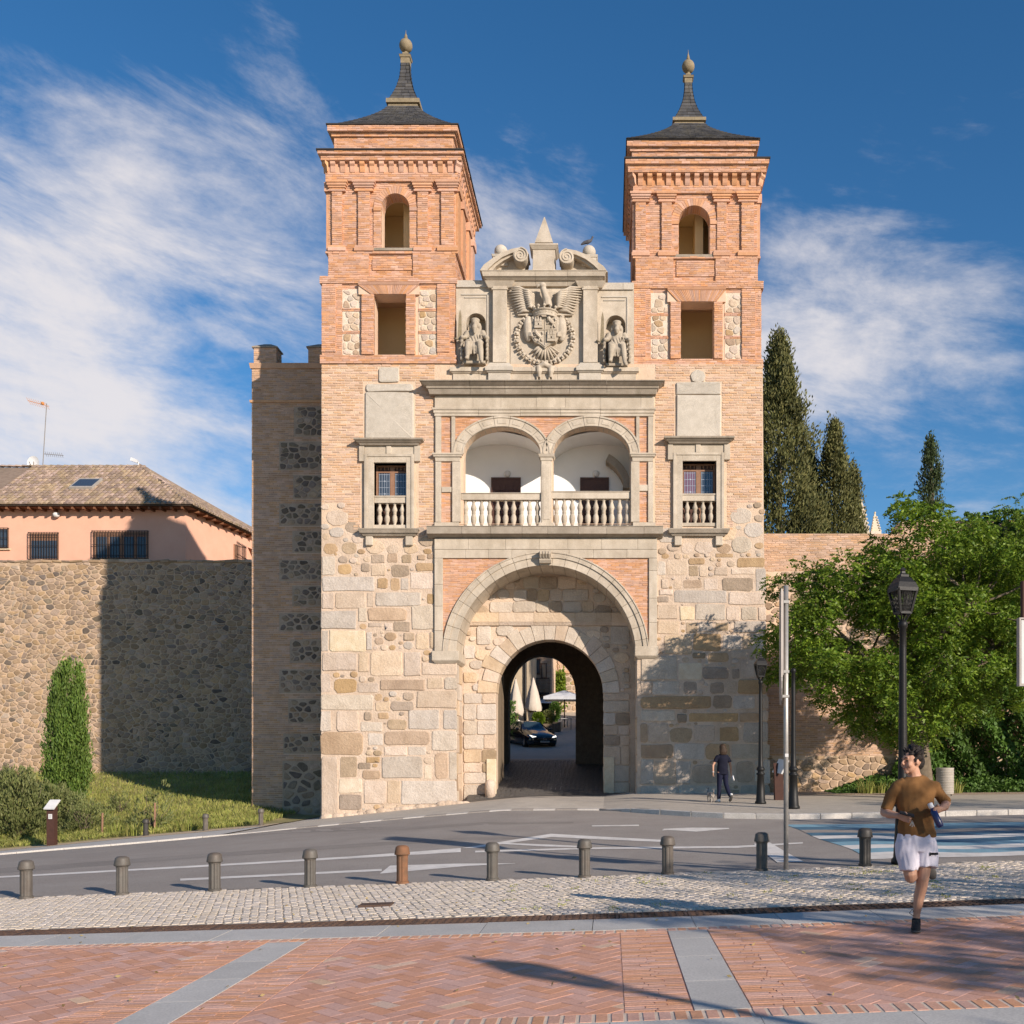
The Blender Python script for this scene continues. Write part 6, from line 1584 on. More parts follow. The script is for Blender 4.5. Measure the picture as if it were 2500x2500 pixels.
# windows with iron bars
def barred(x0, x1, y0, y1, nb, shut, leafs):
    a, b, c, d = PX(x0, HY), PX(x1, HY), PZ(y1, HY), PZ(y0, HY)
    w = MB(); w.box(a, b, HY-.012, HY+.1, c, d); wo_ = w.build('window', M['wood_mid'], house)
    n = len(leafs)
    for (s, e) in leafs:
        g = MB(); g.box(a+(b-a)*s, a+(b-a)*e, HY-.03, HY-.011, c+.08, d-shut); g.build('pane', M['glass'], wo_)
    br_ = MB()
    for i in range(nb+1): xx = a+(b-a)*i/nb; br_.box(xx-.012, xx+.012, HY-.16, HY-.135, c, d)
    for t in (0, .12, .5, .88, 1): z = c+(d-c)*t; br_.box(a, b, HY-.17, HY-.15, z-.012, z+.012)
    for t in (0, 1):
        for xx in (a, b): br_.box(xx-.012, xx+.012, HY-.16, HY, c+(d-c)*t-.012, c+(d-c)*t+.012)
    br_.build('window_bars', M['bars'], wo_)
    s_ = MB(); s_.box(a-.1, b+.1, HY-.12, HY, c-.09, c-.02); s_.build('window_sill', M['s_w'], wo_)
barred(-60, 22, 1290, 1339, 9, .05, [(.05, .3), (.35, .6), (.65, .95)]); barred(72, 144, 1301, 1367, 11, .45, [(.08, .92)]); barred(227, 363, 1297, 1365, 20, .32, [(.07, .25), (.31, .48), (.56, .74), (.80, .95)])
# corner window and awning on the receding side
w = MB(); sx = hxc+1.35*.55; w.box(sx-.1, sx+.18, HY+5.2, HY+6.6, PZ(1390, 63.3), PZ(1325, 63.3)); wo_ = w.build('window', M['wood_mid'], house)
b_ = MB()
for i in range(8): yy = HY+5.1+i*.22; b_.box(sx+.33, sx+.36, yy-.012, yy+.012, PZ(1390, 63.3), PZ(1318, 63.3))
for z in (1322, 1350, 1385): b_.box(sx+.32, sx+.37, HY+5.05, HY+6.7, PZ(z, 63.3)-.012, PZ(z, 63.3)+.012)
b_.build('window_bars', M['bars'], wo_)
aw_ = MB(); aw_.add([(sx+.35, HY+6.9, ez-.75), (sx+2.0, HY+6.9, ez-1.45), (sx+2.3, HY+13, ez-1.45), (sx+.6, HY+13, ez-.75), (sx+2.0, HY+6.9, ez-1.75), (sx+2.3, HY+13, ez-1.75)], [(0,1,2,3),(1,4,5,2)]); aw_.build('awning', M['pink'], house)
mb = MB(); X, _, Z_ = at(138, 1257, HY-.15); mb.ball((X, HY-.18, Z_), .2, 12, 8, (1, .8, .8)); mb.build('wall_lamp', M['panel_white'], house, smooth=True)
sk = MB()
def onroof(px, t): p = Vector((0, e0[1], ez))+sd_*t; return p
t0_, t1_ = 2.2, 3.7; p0 = onroof(0, t0_); p1 = onroof(0, t1_); xa, xb = PX(170, p0.y), PX(228, p0.y)
o_ = nrm*.28
sk.add([(xa, *(p0+o_)[1:]), (xb, *(p0+o_)[1:]), (xb, *(p1+o_)[1:]), (xa, *(p1+o_)[1:]), (xa, *p0[1:]), (xb, *p0[1:]), (xb, *p1[1:]), (xa, *p1[1:])], [(0,1,2,3),(4,5,1,0),(5,6,2,1),(7,4,0,3)]); sk.build('roof_window', M['bin'], roof)
sg = MB(); o2 = nrm*.285; sg.add([(xa+.1, *(p0+o2+sd_*.18)[1:]), (xb-.1, *(p0+o2+sd_*.18)[1:]), (xb-.1, *(p1+o2-sd_*.15)[1:]), (xa+.1, *(p1+o2-sd_*.15)[1:])], [(0,1,2,3)]); sg.build('roof_window_glass', M['glass'], roof)
# aerial, dish, camera mast
an = thing('tv_aerial', 'thin tv aerial mast with two yagi antennas on the pink house', 'antenna', (PX(102, 63.3), 63.3, PZ(1142, 63.3)))
mb = MB(); A = at(104, 1145, 63.3); B = at(114, 985, 63.3); mb.tube([A, B], .03, 6); mb.build('mast', M['metal_back'], an)
mb = MB(); mb.bar(at(68, 978, 63.3), at(120, 992, 63.3), .03)
for i in range(9): p = Vector(at(70+i*5.6, 979+i*1.5, 63.3)); mb.bar(p+Vector((-.15, 0, .22)), p-Vector((-.15, 0, .22)), .015)
mb.ball(at(104, 985, 63.3), .11, 8, 6); mb.build('upper_antenna', M['orange'], an)
mb = MB(); mb.bar(at(106, 1108, 63.3), at(155, 1112, 63.3), .03)
for i in range(9): p = Vector(at(112+i*5, 1108.5+i*.4, 63.3)); mb.bar(p+Vector((0, -.1, .12)), p-Vector((0, -.1, .12)), .015)
mb.build('lower_antenna', M['metal_back'], an)
ds = thing('satellite_dish', 'white round satellite dish standing on the roof ridge of the pink house', 'dish', at(83, 1145, 63.1))
mb = MB(); c = Vector(at(82, 1131, 63.1)); n = 20; vs = [tuple(c+Vector((0, .12, 0)))]
for i in range(n): a = 2*math.pi*i/n; vs.append((c.x+.38*math.cos(a), c.y-.05, c.z+.44*math.sin(a)))
mb.add(vs, [(0, 1+i, 1+(i+1) % n) for i in range(n)]); mb.build('reflector', M['white_metal'], ds, smooth=True)
mb = MB(); mb.tube([tuple(c+Vector((-.05, .1, .3))), tuple(c+Vector((-.05, .1, -.6)))], .04, 6); mb.bar(tuple(c+Vector((0, -.05, -.4))), tuple(c+Vector((0, -.5, -.05))), .03); mb.build('bracket', M['metal_back'], ds)
cm = thing('camera_mast', 'small white security camera mast above the pink house hip', 'camera', at(338, 1150, 63.1))
mb = MB(); mb.tube([at(338, 1152, 63.1), at(338, 1128, 63.1), at(330, 1127, 63.1)], .04, 6); mb.build('post', M['white_metal'], cm)
mb = MB(); mb.obox(at(328, 1124, 63.1), (.2, 0, -.08), (0, .1, 0), (.03, 0, .09)); mb.build('camera_head', M['white_metal'], cm)

# ------------------------------------------------------------------ right curtain wall, hill, far spires
RWY = 37.9
rw = thing('brick_town_wall', 'weathered brick and rubble town wall right of the gate, behind the tree', 'wall', (12, RWY, .4))
a, b, zt = PX(1862, RWY), 40, PZ(1303, RWY)
mb = MB(); mb.box(a, 10.8, RWY, RWY+1.5, -.5, zt); mb.box(10.8, 60, RWY, RWY+1.5, -.5, zt+.5); rcore = mb.build('wall', M['mortar_wing'], rw)
z_r1, z_r2, z_r3 = PZ(1845, RWY), PZ(1590, RWY), PZ(1395, RWY)
m2 = MB(); bricks(m2, front(RWY), a, 18, z_r1, z_r2, .07, .29, .02, .014); bricks(m2, front(RWY), a, 10.8, z_r3, zt, .075, .29, .02, .014); bricks(m2, front(RWY), 10.8, 18, z_r3, zt+.5, .075, .29, .02, .014)
m2.build('brickwork', M['brick_wing'], rcore, kind='stuff')
P = voronoi(a+.02, 14, -.1, z_r1, .32, .22, .46, .93)+voronoi(a+.02, 14, z_r2, z_r3, .40, .26, .46, .80)
stones_to(rcore, front(RWY), P, ['rub_light','rub_light','s_d','rub_light','s_o'], .026, name='stone', limit=290)
hillm = patch('hill', PX(1880, 39), 90, 39.3, 120, 30, 20, 0, M['hill'], hf=lambda x, y: zt-.6+np.clip((np.asarray(x)-10)/3, 0, 1)*1.5*np.clip((y-39)/4, .3, 1)+0*np.asarray(y), kind='structure')
hl2 = patch('hill_left', -90, -9, CY+1.7, 140, 20, 10, 0, M['hill'], hf=lambda x, y: 5+0*np.asarray(x), kind='structure')
sp_ = thing('church_spires', 'pale gothic church pinnacles far behind the town wall', 'church', (37, 150, 20))
def pinnacle(px, pyt, pyb, w, Yp):
    X, _, Zt = at(px, pyt, Yp); Zb = PZ(pyb, Yp); h = Zt-Zb; p = MB()
    p.box(X-w, X+w, Yp-w, Yp+w, Zb-8, Zb+h*.25)
    for i in range(7): z0 = Zb+h*(.25+.107*i); f = 1-i/7.5; p.fr(X-w*f*.8, X+w*f*.8, Yp-w*f*.8, Yp+w*f*.8, z0, z0+h*.107, .0, -w*.08)
    for i in range(6):
        z0 = Zb+h*(.28+.107*i); f = 1-i/7.5
        for dx, dy in ((-1,-1),(1,-1)): p.ball((X+dx*w*f*.85, Yp+dy*w*f*.85, z0), w*.22, 6, 5)
    p.ball((X, Yp, Zt), w*.22, 6, 5); p.build('pinnacle', M['s_w'], sp_)
pinnacle(2104, 1222, 1315, .9, 150); pinnacle(2136, 1252, 1315, .75, 150); pinnacle(2090, 1276, 1315, .5, 150)
# ------------------------------------------------------------------ vegetation
def leaf_mesh(name, C, D, L, Wd, m, tilt=.9, seed=1):
    """one bent leaf (two quads folded at the midrib) per centre; D = preferred direction"""
    g = np.random.default_rng(seed); N = len(C); C = np.asarray(C, float); D = np.asarray(D, float)
    d = D+g.normal(0, tilt, (N, 3))*1.0; d /= np.linalg.norm(d, axis=1, keepdims=True)
    r = g.normal(0, 1, (N, 3)); s = np.cross(d, r); s /= (np.linalg.norm(s, axis=1, keepdims=True)+1e-9); n = np.cross(s, d)
    L = np.asarray(L)*g.uniform(.7, 1.25, N); L = L[:, None]; w = (Wd*g.uniform(.75, 1.2, N))[:, None]
    a = C-d*L*.5; b = C+d*L*.5; p = C+s*w*.5+n*w*.18; q_ = C-s*w*.5+n*w*.18
    V = np.stack([a, p, b, q_], 1).reshape(-1, 3); Q = np.arange(N*4).reshape(N, 4)
    return npmesh(name, V, Q, m)
def sprays(centres, rad, nsp, nleaf, ln, seed, droop=.3, squash=.75):
    """compound leaves: stalks carrying rows of leaflets, gathered in clumps"""
    g = np.random.default_rng(seed); C = []; D = []
    for c, r in zip(centres, rad):
        n = max(4, int(nsp*(r/.6)**2))
        o = g.normal(0, 1, (n, 3)); o /= np.linalg.norm(o, axis=1, keepdims=True); rr = r*g.uniform(.45, 1.0, n)**.6
        st = c+o*rr[:, None]*np.array([1, 1, squash]); dr = o*np.array([1, 1, .5])+np.array([0, 0, -droop])+g.normal(0, .35, (n, 3)); dr /= np.linalg.norm(dr, axis=1, keepdims=True)
        sd = np.cross(dr, np.array([0, 0, 1.])); sd /= (np.linalg.norm(sd, axis=1, keepdims=True)+1e-6)
        for k in range(nleaf):
            t = k/nleaf; side = 1 if k % 2 else -1
            C.append(st+dr*(ln*t)+sd*(side*.05)+np.array([0, 0, -.10*t*t])); D.append(sd*side*.8+dr*.6)
    return np.concatenate(C), np.concatenate(D)
def inpoly(x, y, P):
    c = False; n = len(P); j = n-1
    for i in range(n):
        if (P[i][1] > y) != (P[j][1] > y) and x < (P[j][0]-P[i][0])*(y-P[i][1])/(P[j][1]-P[i][1])+P[i][0]: c = not c
        j = i
    return c
def limb(mb, a, b, r0, r1, seed, n=6, wob=.12, seg=7):
    g = random.Random(seed); a, b = Vector(a), Vector(b); L = (b-a).length; pts = []
    for i in range(n+1):
        t = i/n; p = a.lerp(b, t); e = wob*L*math.sin(math.pi*t); pts.append(p+Vector((g.uniform(-e, e), g.uniform(-e, e), g.uniform(-e, e)*.4+e*.4)))
    mb.tube([tuple(p) for p in pts], [r0+(r1-r0)*(i/n) for i in range(n+1)], seg)
# ---- the spreading tree by the wall
TY = 31.0; tb = Vector((PX(2252, TY), TY, hh(9.4, 31)+.1))
outline = [(1872,1600),(1893,1520),(1925,1440),(1935,1360),(1975,1325),(2030,1375),(2075,1400),(2120,1320),(2165,1262),(2215,1240),(2245,1300),(2300,1240),(2360,1300),(2430,1285),(2560,1320),(2600,1500),(2560,1690),(2420,1740),(2330,1730),(2270,1820),(2190,1820),(2110,1780),(2050,1735),(1985,1690),(1915,1655)]
OW = [((x-1490)/F*TY, EYE-(y-1857)/F*TY) for x, y in outline]
g_ = random.Random(21); cl = []; rd_ = []
ux = [p[0] for p in OW]; uz = [p[1] for p in OW]; tries = 0
while len(cl) < 190 and tries < 16000:
    tries += 1; x, z = g_.uniform(min(ux), max(ux)), g_.uniform(min(uz), max(uz))
    if not inpoly(x, z, OW): continue
    r = g_.uniform(.38, .72)
    if sum(inpoly(x+dx*r*.8, z+dz*r*.7, OW) for dx, dz in ((1,0),(-1,0),(0,1),(0,-1))) < 3: r *= .55
    c = np.array((x, TY+g_.uniform(-2.3, 2.3), z))
    if any(np.linalg.norm((c-k)/np.array((1, 1, .8))) < .46*(r+q_) for k, q_ in zip(cl, rd_)): continue
    cl.append(c); rd_.append(r)
base_v = np.array(tb)
tree = thing('spreading_tree', 'broad feathery green tree growing by the brick wall right of the gate', 'tree', tuple(tb), world=False)
C_, D_ = sprays([c-base_v for c in cl], rd_, 84, 9, .30, 4)
crown = leaf_mesh('crown', C_, D_, .135, .058, M['leaf'], .5, 3)
link('crown', crown, tree)
tk = MB(); top = Vector((-.25, .1, 3.3)); tk.tube([(0,0,-.2),(.02,0,.6),(-.06,.05,1.6),(-.18,.05,2.6),tuple(top)], [.36,.30,.27,.25,.2], 10)
order = sorted(range(len(cl)), key=lambda i: -rd_[i])[:46]
heads = [Vector((-2.2, -.5, 4.6)), Vector((-1.0, .8, 5.6)), Vector((1.2, -.6, 5.6)), Vector((2.4, .6, 4.6)), Vector((-.2, -.4, 5.0))]
for i, h in enumerate(heads): limb(tk, top if i else top-Vector((0,0,.5)), h, .17, .09, 40+i)
for i in order:
    c = Vector(cl[i]-base_v); h = min(heads, key=lambda q_: (q_-c).length); limb(tk, h, c, .05, .012, 60+i, 5, .1, 5)
link('trunk', tk.mesh('trunk', M['bark'], True), tree)
# companions outside the frame, whose shade falls across the square
Cs, Ds = sprays([c-base_v for c in cl[::2]], rd_[::2], 26, 9, .30, 24); sparse = leaf_mesh('crown', Cs, Ds, .135, .058, M['leaf'], .5, 33)
trees_off = [((9.6, -2.6), .5, 5.0, 'lowest near'), ((11.0, .4), .64, 2.1, 'near small'), ((14.6, -.6), .62, .4, 'broad near'), ((11.6, 5.6), .6, 3.0, 'slim middle'), ((15.5, 11.8), .7, 1.1, 'tall middle'), ((21.0, 15.5), .8, 2.7, 'far broad')]
for i, ((x, y), sc, rz, w_) in enumerate(trees_off):
    t_o = dup(tree, (x, y, hh(x, y)), rz, label='%s feathery green tree shading the square, out of view at the right' % w_, scale=sc)
    for ch in t_o.children:
        if ch.name.startswith('crown'): ch.data = sparse
# second crown over the wall at the frame's edge
c2 = []; r2_ = []
for i in range(60):
    x, z = g_.uniform(PX(2330, 36), PX(2620, 36)), g_.uniform(PZ(1560, 36), PZ(1255, 36)); c2.append(np.array((x, 35.6+g_.uniform(-1.0, 1.3), z))); r2_.append(g_.uniform(.4, .75))
b2 = np.array((15.9, 35.8, .5)); t2 = thing('wall_tree', 'leafy tree crown rising over the wall top at the right edge', 'tree', tuple(b2), world=False)
C_, D_ = sprays([c-b2 for c in c2], r2_, 40, 9, .30, 14); link('crown', leaf_mesh('crown', C_, D_, .115, .05, M['leaf'], .5, 13), t2)
tk = MB(); tk.tube([(0,0,-.2),(.1,0,2.5),(.2,0,5)], [.25,.2,.14], 8)
for i in range(12): limb(tk, (.2, 0, 4.6), Vector(c2[i*5]-b2), .08, .015, i, 5)
link('trunk', tk.mesh('trunk', M['bark'], True), t2)
# feathery shoots above the crown top
for i, (px, py) in enumerate(((2120,1280),(2165,1245),(2330,1215),(2400,1262),(2010,1335),(1965,1350))):
    pass
# ---- ivy on the wall and ground cover
g = np.random.default_rng(9); N = 26000
x = g.uniform(PX(2140, 37.6), PX(2560, 37.6), N); z = g.uniform(.4, PZ(1250, 37.6), N)
bul = .35+.30*np.sin(x*1.7+1)*np.sin(z*1.3)+.22*np.sin(x*4.1+z*2.9)+g.uniform(-.12, .12, N)
edge_ = PX(2165, 37.6)+.5*np.sin(z*1.5)+.35*np.sin(z*4)
ok = (x > edge_) & ((z < 4.6+.7*np.sin(x*2.2)) | (x > PX(2330, 37.6)+.6*np.sin(z*2)))
C_ = np.stack([x, 37.75-np.clip(bul, .03, .9), z], 1)[ok]; D_ = np.tile(np.array((0, -.5, -.8)), (len(C_), 1))
link('ivy', leaf_mesh('ivy', C_, D_, .17, .15, M['leaf_d'], .45, 8), label='dense dark green ivy climbing the town wall at the right', cat='ivy')
N = 9000; x = g.uniform(PX(2030, 36.5), PX(2560, 36.5), N); y = g.uniform(35.6, 37.7, N); t_ = (y-35.6)/2.1
lim = np.clip((x-PX(2040, 36.5))/1.5, 0, 1)
z = .47+(.08+.55*t_**.7)*lim*g.uniform(.2, 1, N)
link('ground_cover', leaf_mesh('ground_cover', np.stack([x, y, z], 1), np.tile((0, -.3, .5), (N, 1)), .15, .11, M['leaf_d'], .6, 18), label='low glossy green ground cover along the foot of the wall', cat='ground cover', kind='stuff')
def tuft(name, label, loc, n, h, w, m, seed, spread=.3):
    g = np.random.default_rng(seed); C = []; V = []; Q = []
    for i in range(n):
        a = g.uniform(0, 6.28); r = spread*g.uniform(0, 1)**.7; lean = g.uniform(.1, .7); hh_ = h*g.uniform(.5, 1.1); b = np.array((r*math.cos(a), r*math.sin(a), 0)); dv = np.array((math.cos(a), math.sin(a), 0)); s = np.array((-math.sin(a), math.cos(a), 0))*w
        p1 = b+dv*lean*hh_*.3+np.array((0, 0, hh_*.6)); p2 = b+dv*lean*hh_*.9+np.array((0, 0, hh_*.9)); k = len(V)
        V += [b-s, b+s, p1+s*.8, p1-s*.8, p2+s*.1, p2-s*.1]; Q += [(k, k+1, k+2, k+3), (k+3, k+2, k+4, k+5)]
    o = link(name, npmesh(name, V, Q, m), loc=loc, label=label, cat='plant'); return o
for i, (px, py, Y) in enumerate(((2115,1955,35.4),(2330,1958,35.2),(2150,1952,35.6))):
    X = PX(px, Y); tuft('grass_tuft', ['pale grass tuft at the wall foot left of the runner','pale grass tuft beside the litter bin','small pale grass tuft behind the runner'][i], (X, Y, hh(X, Y)+.1), 60, .55, .014, M['grass'], i, .3)
# ---- cypresses
def lobed(name, label, base, height, m, seed, lobes=10, R=.78):
    g = np.random.default_rng(seed); T = thing(name, label, 'tree', tuple(base), world=False); CC = []; DD = []
    for k in range(lobes):
        a = 2*math.pi*k/(lobes-1)+g.uniform(-.3, .3); r = 0 if k == 0 else R*g.uniform(.45, .95); hgt = height*(1.0 if k == 0 else g.uniform(.62, .95)); n = 120
        t = g.uniform(0, 1, n); w = .42*np.interp(t, [0, .15, .6, .9, 1], [.7, 1, .9, .45, .06]); b = g.uniform(0, 6.28, n); rr = w*g.uniform(.5, 1.05, n)
        ox = r*math.cos(a)*np.interp(t, [0, .3, 1], [.8, 1, .75]); oy = r*math.sin(a)*np.interp(t, [0, .3, 1], [.8, 1, .75])
        c = np.stack([ox+rr*np.cos(b), oy+rr*np.sin(b), t*hgt], 1); cc = np.repeat(c, 24, 0)+g.normal(0, 1, (n*24, 3))*np.array((.09, .09, .17)); CC.append(cc); DD.append(np.repeat(np.stack([np.cos(b)*.3, np.sin(b)*.3, np.ones(n)*1.3], 1), 24, 0))
    link('crown', leaf_mesh('crown', np.concatenate(CC), np.concatenate(DD), .17, .055, m, .3, seed), T)
    tk = MB(); tk.tube([(0,0,-.3),(.03,0,height*.5),(0,0,height*.9)], [.16,.1,.02], 8); link('trunk', tk.mesh('trunk', M['bark'], True), T); return T
def cypress(name, label, base, height, prof, n, m, seed, lsize=.17, per=18, tr=.16, group=None):
    g = np.random.default_rng(seed); t = g.uniform(0, 1, n)**.85; rmax = np.interp(t, [p[0] for p in prof], [p[1] for p in prof])
    a = g.uniform(0, 6.283, n); lump = 1+.26*np.sin(a*3+t*17+seed)+.22*np.sin(a*4-t*37)+.12*np.sin(t*61+a)
    r = rmax*lump*g.uniform(.55, 1.05, n)**.5
    c = np.stack([r*np.cos(a), r*np.sin(a), t*height], 1)
    cc = np.repeat(c, per, 0)+g.normal(0, 1, (n*per, 3))*np.array((tr, tr, tr*1.7)); out = np.repeat(np.stack([np.cos(a)*.5, np.sin(a)*.5, np.full(n, 1.0)], 1), per, 0)
    T = thing(name, label, 'tree', tuple(base), group, world=False)
    link('crown', leaf_mesh('crown', cc, out, lsize, lsize*.42, m, .35, seed), T)
    tk = MB(); tk.tube([(0,0,-.3),(.03,0,height*.5),(0,0,height*.97)], [.22,.14,.02], 8); link('trunk', tk.mesh('trunk', M['bark'], True), T); return T
cy_z = 9.4
X, Y = PX(1902, 60), 60; cypress('cypress', 'tallest conical cypress rising right beside the right tower', (X, Y, cy_z), PZ(830, Y)-cy_z, [(0,2.5),(.15,2.75),(.4,2.2),(.65,1.5),(.82,.85),(.93,.42),(1,.04)], 1900, M['leaf_cy'], 3, .24, 22, .2, 'cypresses behind the wall')
for px, py, Yc, k, n_, m_, sd_c, lb in ((2036, 1040, 61, 1.3, 800, 'leaf_cy', 5, 'middle-sized cypress just right of the tallest one'), (2082, 1145, 61.5, .75, 380, 'leaf_cy', 6, 'slim short cypress, last of the group, near the far church spires'), (1975, 1105, 62, 1.3, 520, 'leaf_cy2', 16, 'dark cypress filling the gap between the two taller ones')):
    cypress('cypress', lb, (PX(px, Yc), Yc, cy_z), PZ(py, Yc)-cy_z, [(0,1.0*k),(.3,1.02*k),(.6,.75*k),(.85,.38*k),(1,.05)], n_, M[m_], sd_c, .22, 24, .17, 'cypresses behind the wall')
X = PX(2272, 46); cypress('cypress', 'lone slender cypress on the dry grass hill', (X, 46, 10.6), PZ(1072, 46)-10.6, [(0,.5),(.3,.52),(.7,.4),(.88,.2),(1,.03)], 300, M['leaf_cy2'], 7, .15, 18, .1, 'cypresses behind the wall')
g = np.random.default_rng(31); N = 5000; x = g.uniform(11, 24, N); y = g.uniform(39.5, 43, N); z = zt-.6+np.clip((x-10)/3, 0, 1)*1.5*np.clip((y-39)/4, .3, 1)+.12
link('dry_grass', leaf_mesh('dry_grass', np.stack([x, y, z], 1), np.tile((0, 0, 1.), (N, 1)), .45, .03, M['grass_dry'], .35, 5), label='dry straw-coloured grass along the top of the mound', cat='grass', kind='stuff')
# ---- grass bank below the left wall
def bank(x, y):
    x = np.asarray(x, float); y = np.asarray(y, float); t = np.clip((y-35.2)/(CY-35.2), 0, 1); b = H(x, np.full_like(y, 35.2))+.04
    t = t*np.clip((-11.6-x)/2.5, 0, 1)
    return b+(0.95-b)*(t**.9)+.10*np.sin(x*.9+y*.5)*np.sin(math.pi*t)
patch('grass_bank', -70, -11.0, 35.2, CY+.4, 60, 16, 0, M['soil'], hf=bank, kind='structure')
g = np.random.default_rng(41); N = 42000
y = 35.3+(CY-35.4)*g.uniform(0, 1, N)**1.15; x = -.70*y+( -12.2+.70*y)*g.uniform(0, 1, N); x = np.minimum(x, -12.2)
ok = ~((y > 40.1) & (x > PX(615, WY)-.1)); x, y = x[ok], y[ok]; N = len(x)
link('grass', leaf_mesh('grass', np.stack([x, y, bank(x, y)+.08], 1), np.tile((0, 0, 1.), (N, 1)), .24, .028, M['grass'], .45, 6), label='short green and straw grass covering the bank below the wall', cat='grass', kind='stuff')
Yc = 44.5; X = PX(162, Yc); lobed('young_cypress', 'bushy young cypress standing in front of the left town wall', (X, Yc, float(bank(X, Yc))), PZ(1606, Yc)-float(bank(X, Yc)), M['leaf_y'], 12)
def shrub(name, label, px, py, Y, rx, h, n, m, seed, ls=.11, stems=14):
    X = PX(px, Y); z0 = float(bank(X, Y)) if Y > 35.2 else hh(X, Y)+.04; g = np.random.default_rng(seed)
    T = thing(name, label, 'shrub', (X, Y, z0), world=False); o = g.normal(0, 1, (n, 3)); o /= np.linalg.norm(o, axis=1, keepdims=True); o[:, 2] = np.abs(o[:, 2]); rr = g.uniform(.4, 1, n)**.5*(1+.2*np.sin(o[:, 0]*6+seed)+.15*np.sin(o[:, 2]*9))
    c = o*rr[:, None]*np.array((rx, rx*.8, h)); cc = np.repeat(c, 12, 0)+g.normal(0, .06, (n*12, 3)); d = np.repeat(o+np.array((0, 0, .9)), 12, 0)
    link('foliage', leaf_mesh('foliage', cc, d, ls, ls*.35, m, .4, seed), T)
    st = MB()
    for i in range(stems): a = g.uniform(0, 6.28); r = rx*g.uniform(.2, .8); limb(st, (0, 0, -.05), (r*math.cos(a), r*.8*math.sin(a), h*g.uniform(.4, .85)), .02, .006, seed*50+i, 4, .1, 5)
    link('stems', st.mesh('stems', M['bark'], True), T); return T
shrub('shrub', 'sprawling green rosemary-like shrub at the lower left edge of the bank', 45, 2050, 37.5, 1.6, 2.1, 900, M['leaf_b'], 2, .15)
shrub('shrub', 'green shrub just behind the brown information post', 140, 2035, 38.5, 1.1, 1.5, 420, M['leaf_b'], 9, .14)
shrub('shrub', 'thin dry-looking shrub right of the brown information post', 205, 2045, 37.0, .95, 1.25, 190, M['leaf_b'], 3)
shrub('shrub', 'small upright sprig growing on the bank behind the sapling', 292, 1965, 41.0, .5, .9, 60, M['leaf_b'], 5)
shrub('sapling', 'young staked sapling with few leaves near the far bollards', 375, 2020, 36.2, .8, 1.55, 55, M['leaf_b'], 6, .14, 10)
for i, px in enumerate((377, 249)):
    Y = 35.9; X = PX(px, Y); mb = MB(); z0 = float(bank(X, Y)); mb.tube([(X, Y, z0-.1), (X+.02, Y, z0+(1.0 if i == 0 else .8))], .035, 7); mb.build('stake', M['wood_mid'], label=['pale wooden stake supporting the young sapling', 'weathered wooden stake beside the dry shrub'][i], cat='stake')
for i, (px, py, Y) in enumerate(((285, 1995, 36.0), (455, 2018, 35.5), (330, 2030, 35.4))):
    X = PX(px, Y); tuft('grass_tuft', ['tall grass tuft left of the sapling stake','low grass tuft in front of the shaded bank','low grass tuft at the sand path edge'][i], (X, Y, float(bank(X, Y))), 70, .5, .014, M['grass'], 20+i, .45)

# weeds in the joints of the cobbled strip
g = np.random.default_rng(61); N = 900; bx_ = g.uniform(-1.5, 6.5, 60); by_ = g.uniform(11.7, 15.1, 60); k_ = g.integers(0, 60, N)
wx, wy = bx_[k_]+g.normal(0, .05, N), by_[k_]+g.normal(0, .09, N)
link('weeds', leaf_mesh('weeds', np.stack([wx, wy, H(wx, wy)+.012], 1), np.tile((0, 0, .4), (N, 1)), .045, .012, M['grass'], .6, 6), label='tiny dry weeds growing in the joints of the cobbles', cat='weeds', kind='stuff')

g = np.random.default_rng(71); N = 130; wx, wy = g.uniform(-6, 5, N), g.uniform(6.6, 15, N); dd = g.normal(0, 1, (N, 3)); dd[:, 2] *= .15
link('fallen_leaves', leaf_mesh('fallen_leaves', np.stack([wx, wy, H(wx, wy)+.014], 1), dd, .05, .022, M['grass_dry'], .05, 6), label='small dry fallen leaves scattered over the brick and cobbled paving', cat='leaves', kind='stuff')
# ------------------------------------------------------------------ bollards
def make_bollard(m):
    b = thing('bollard', 'x', 'bollard', (0,0,0), 'iron bollards', world=False)
    n = 24; mb = MB(); prof = [(.098,0),(.098,.03),(.083,.035),(.083,.40),(.088,.405),(.088,.425)]
    base = len(mb.v); mb.lathe(prof, (0,0,0), n)
    for r in (2, 3):
        for k in range(n):
            if k % 3 == 0:
                x, y, z = mb.v[base+r*n+k]; mb.v[base+r*n+k] = (x*.9, y*.9, z)
    link('shaft', mb.mesh('shaft', m), b)
    c = MB(); c.lathe([(.112,.425),(.114,.44),(.100,.51),(.096,.535),(.08,.548),(.072,.55),(.07,.556),(.04,.562),(.01,.564)], (0,0,0), n); link('cap', c.mesh('cap', m, True), b)
    return b
mats_b = ['bollard']*10
row = [(64,2194),(298,2183),(524,2172),(757,2160),(982,2150),(1202,2144),(1427,2138),(1630,2131),(1860,2121),(2112,2106)]
lab = ['grey iron bollard at the left end of the near row','grey iron bollard second from the left in the near row','grey iron bollard with a chipped cap, third from left','grey iron bollard fourth from the left in the near row','rust-orange iron bollard in the middle of the near row','grey iron bollard just right of the rusty one','grey iron bollard in front of the gate arch, seventh from left','grey iron bollard second left of the road sign pole','grey iron bollard next to the road sign pole','dark bollard by the blue crossing, nearest the runner']
proto = {}
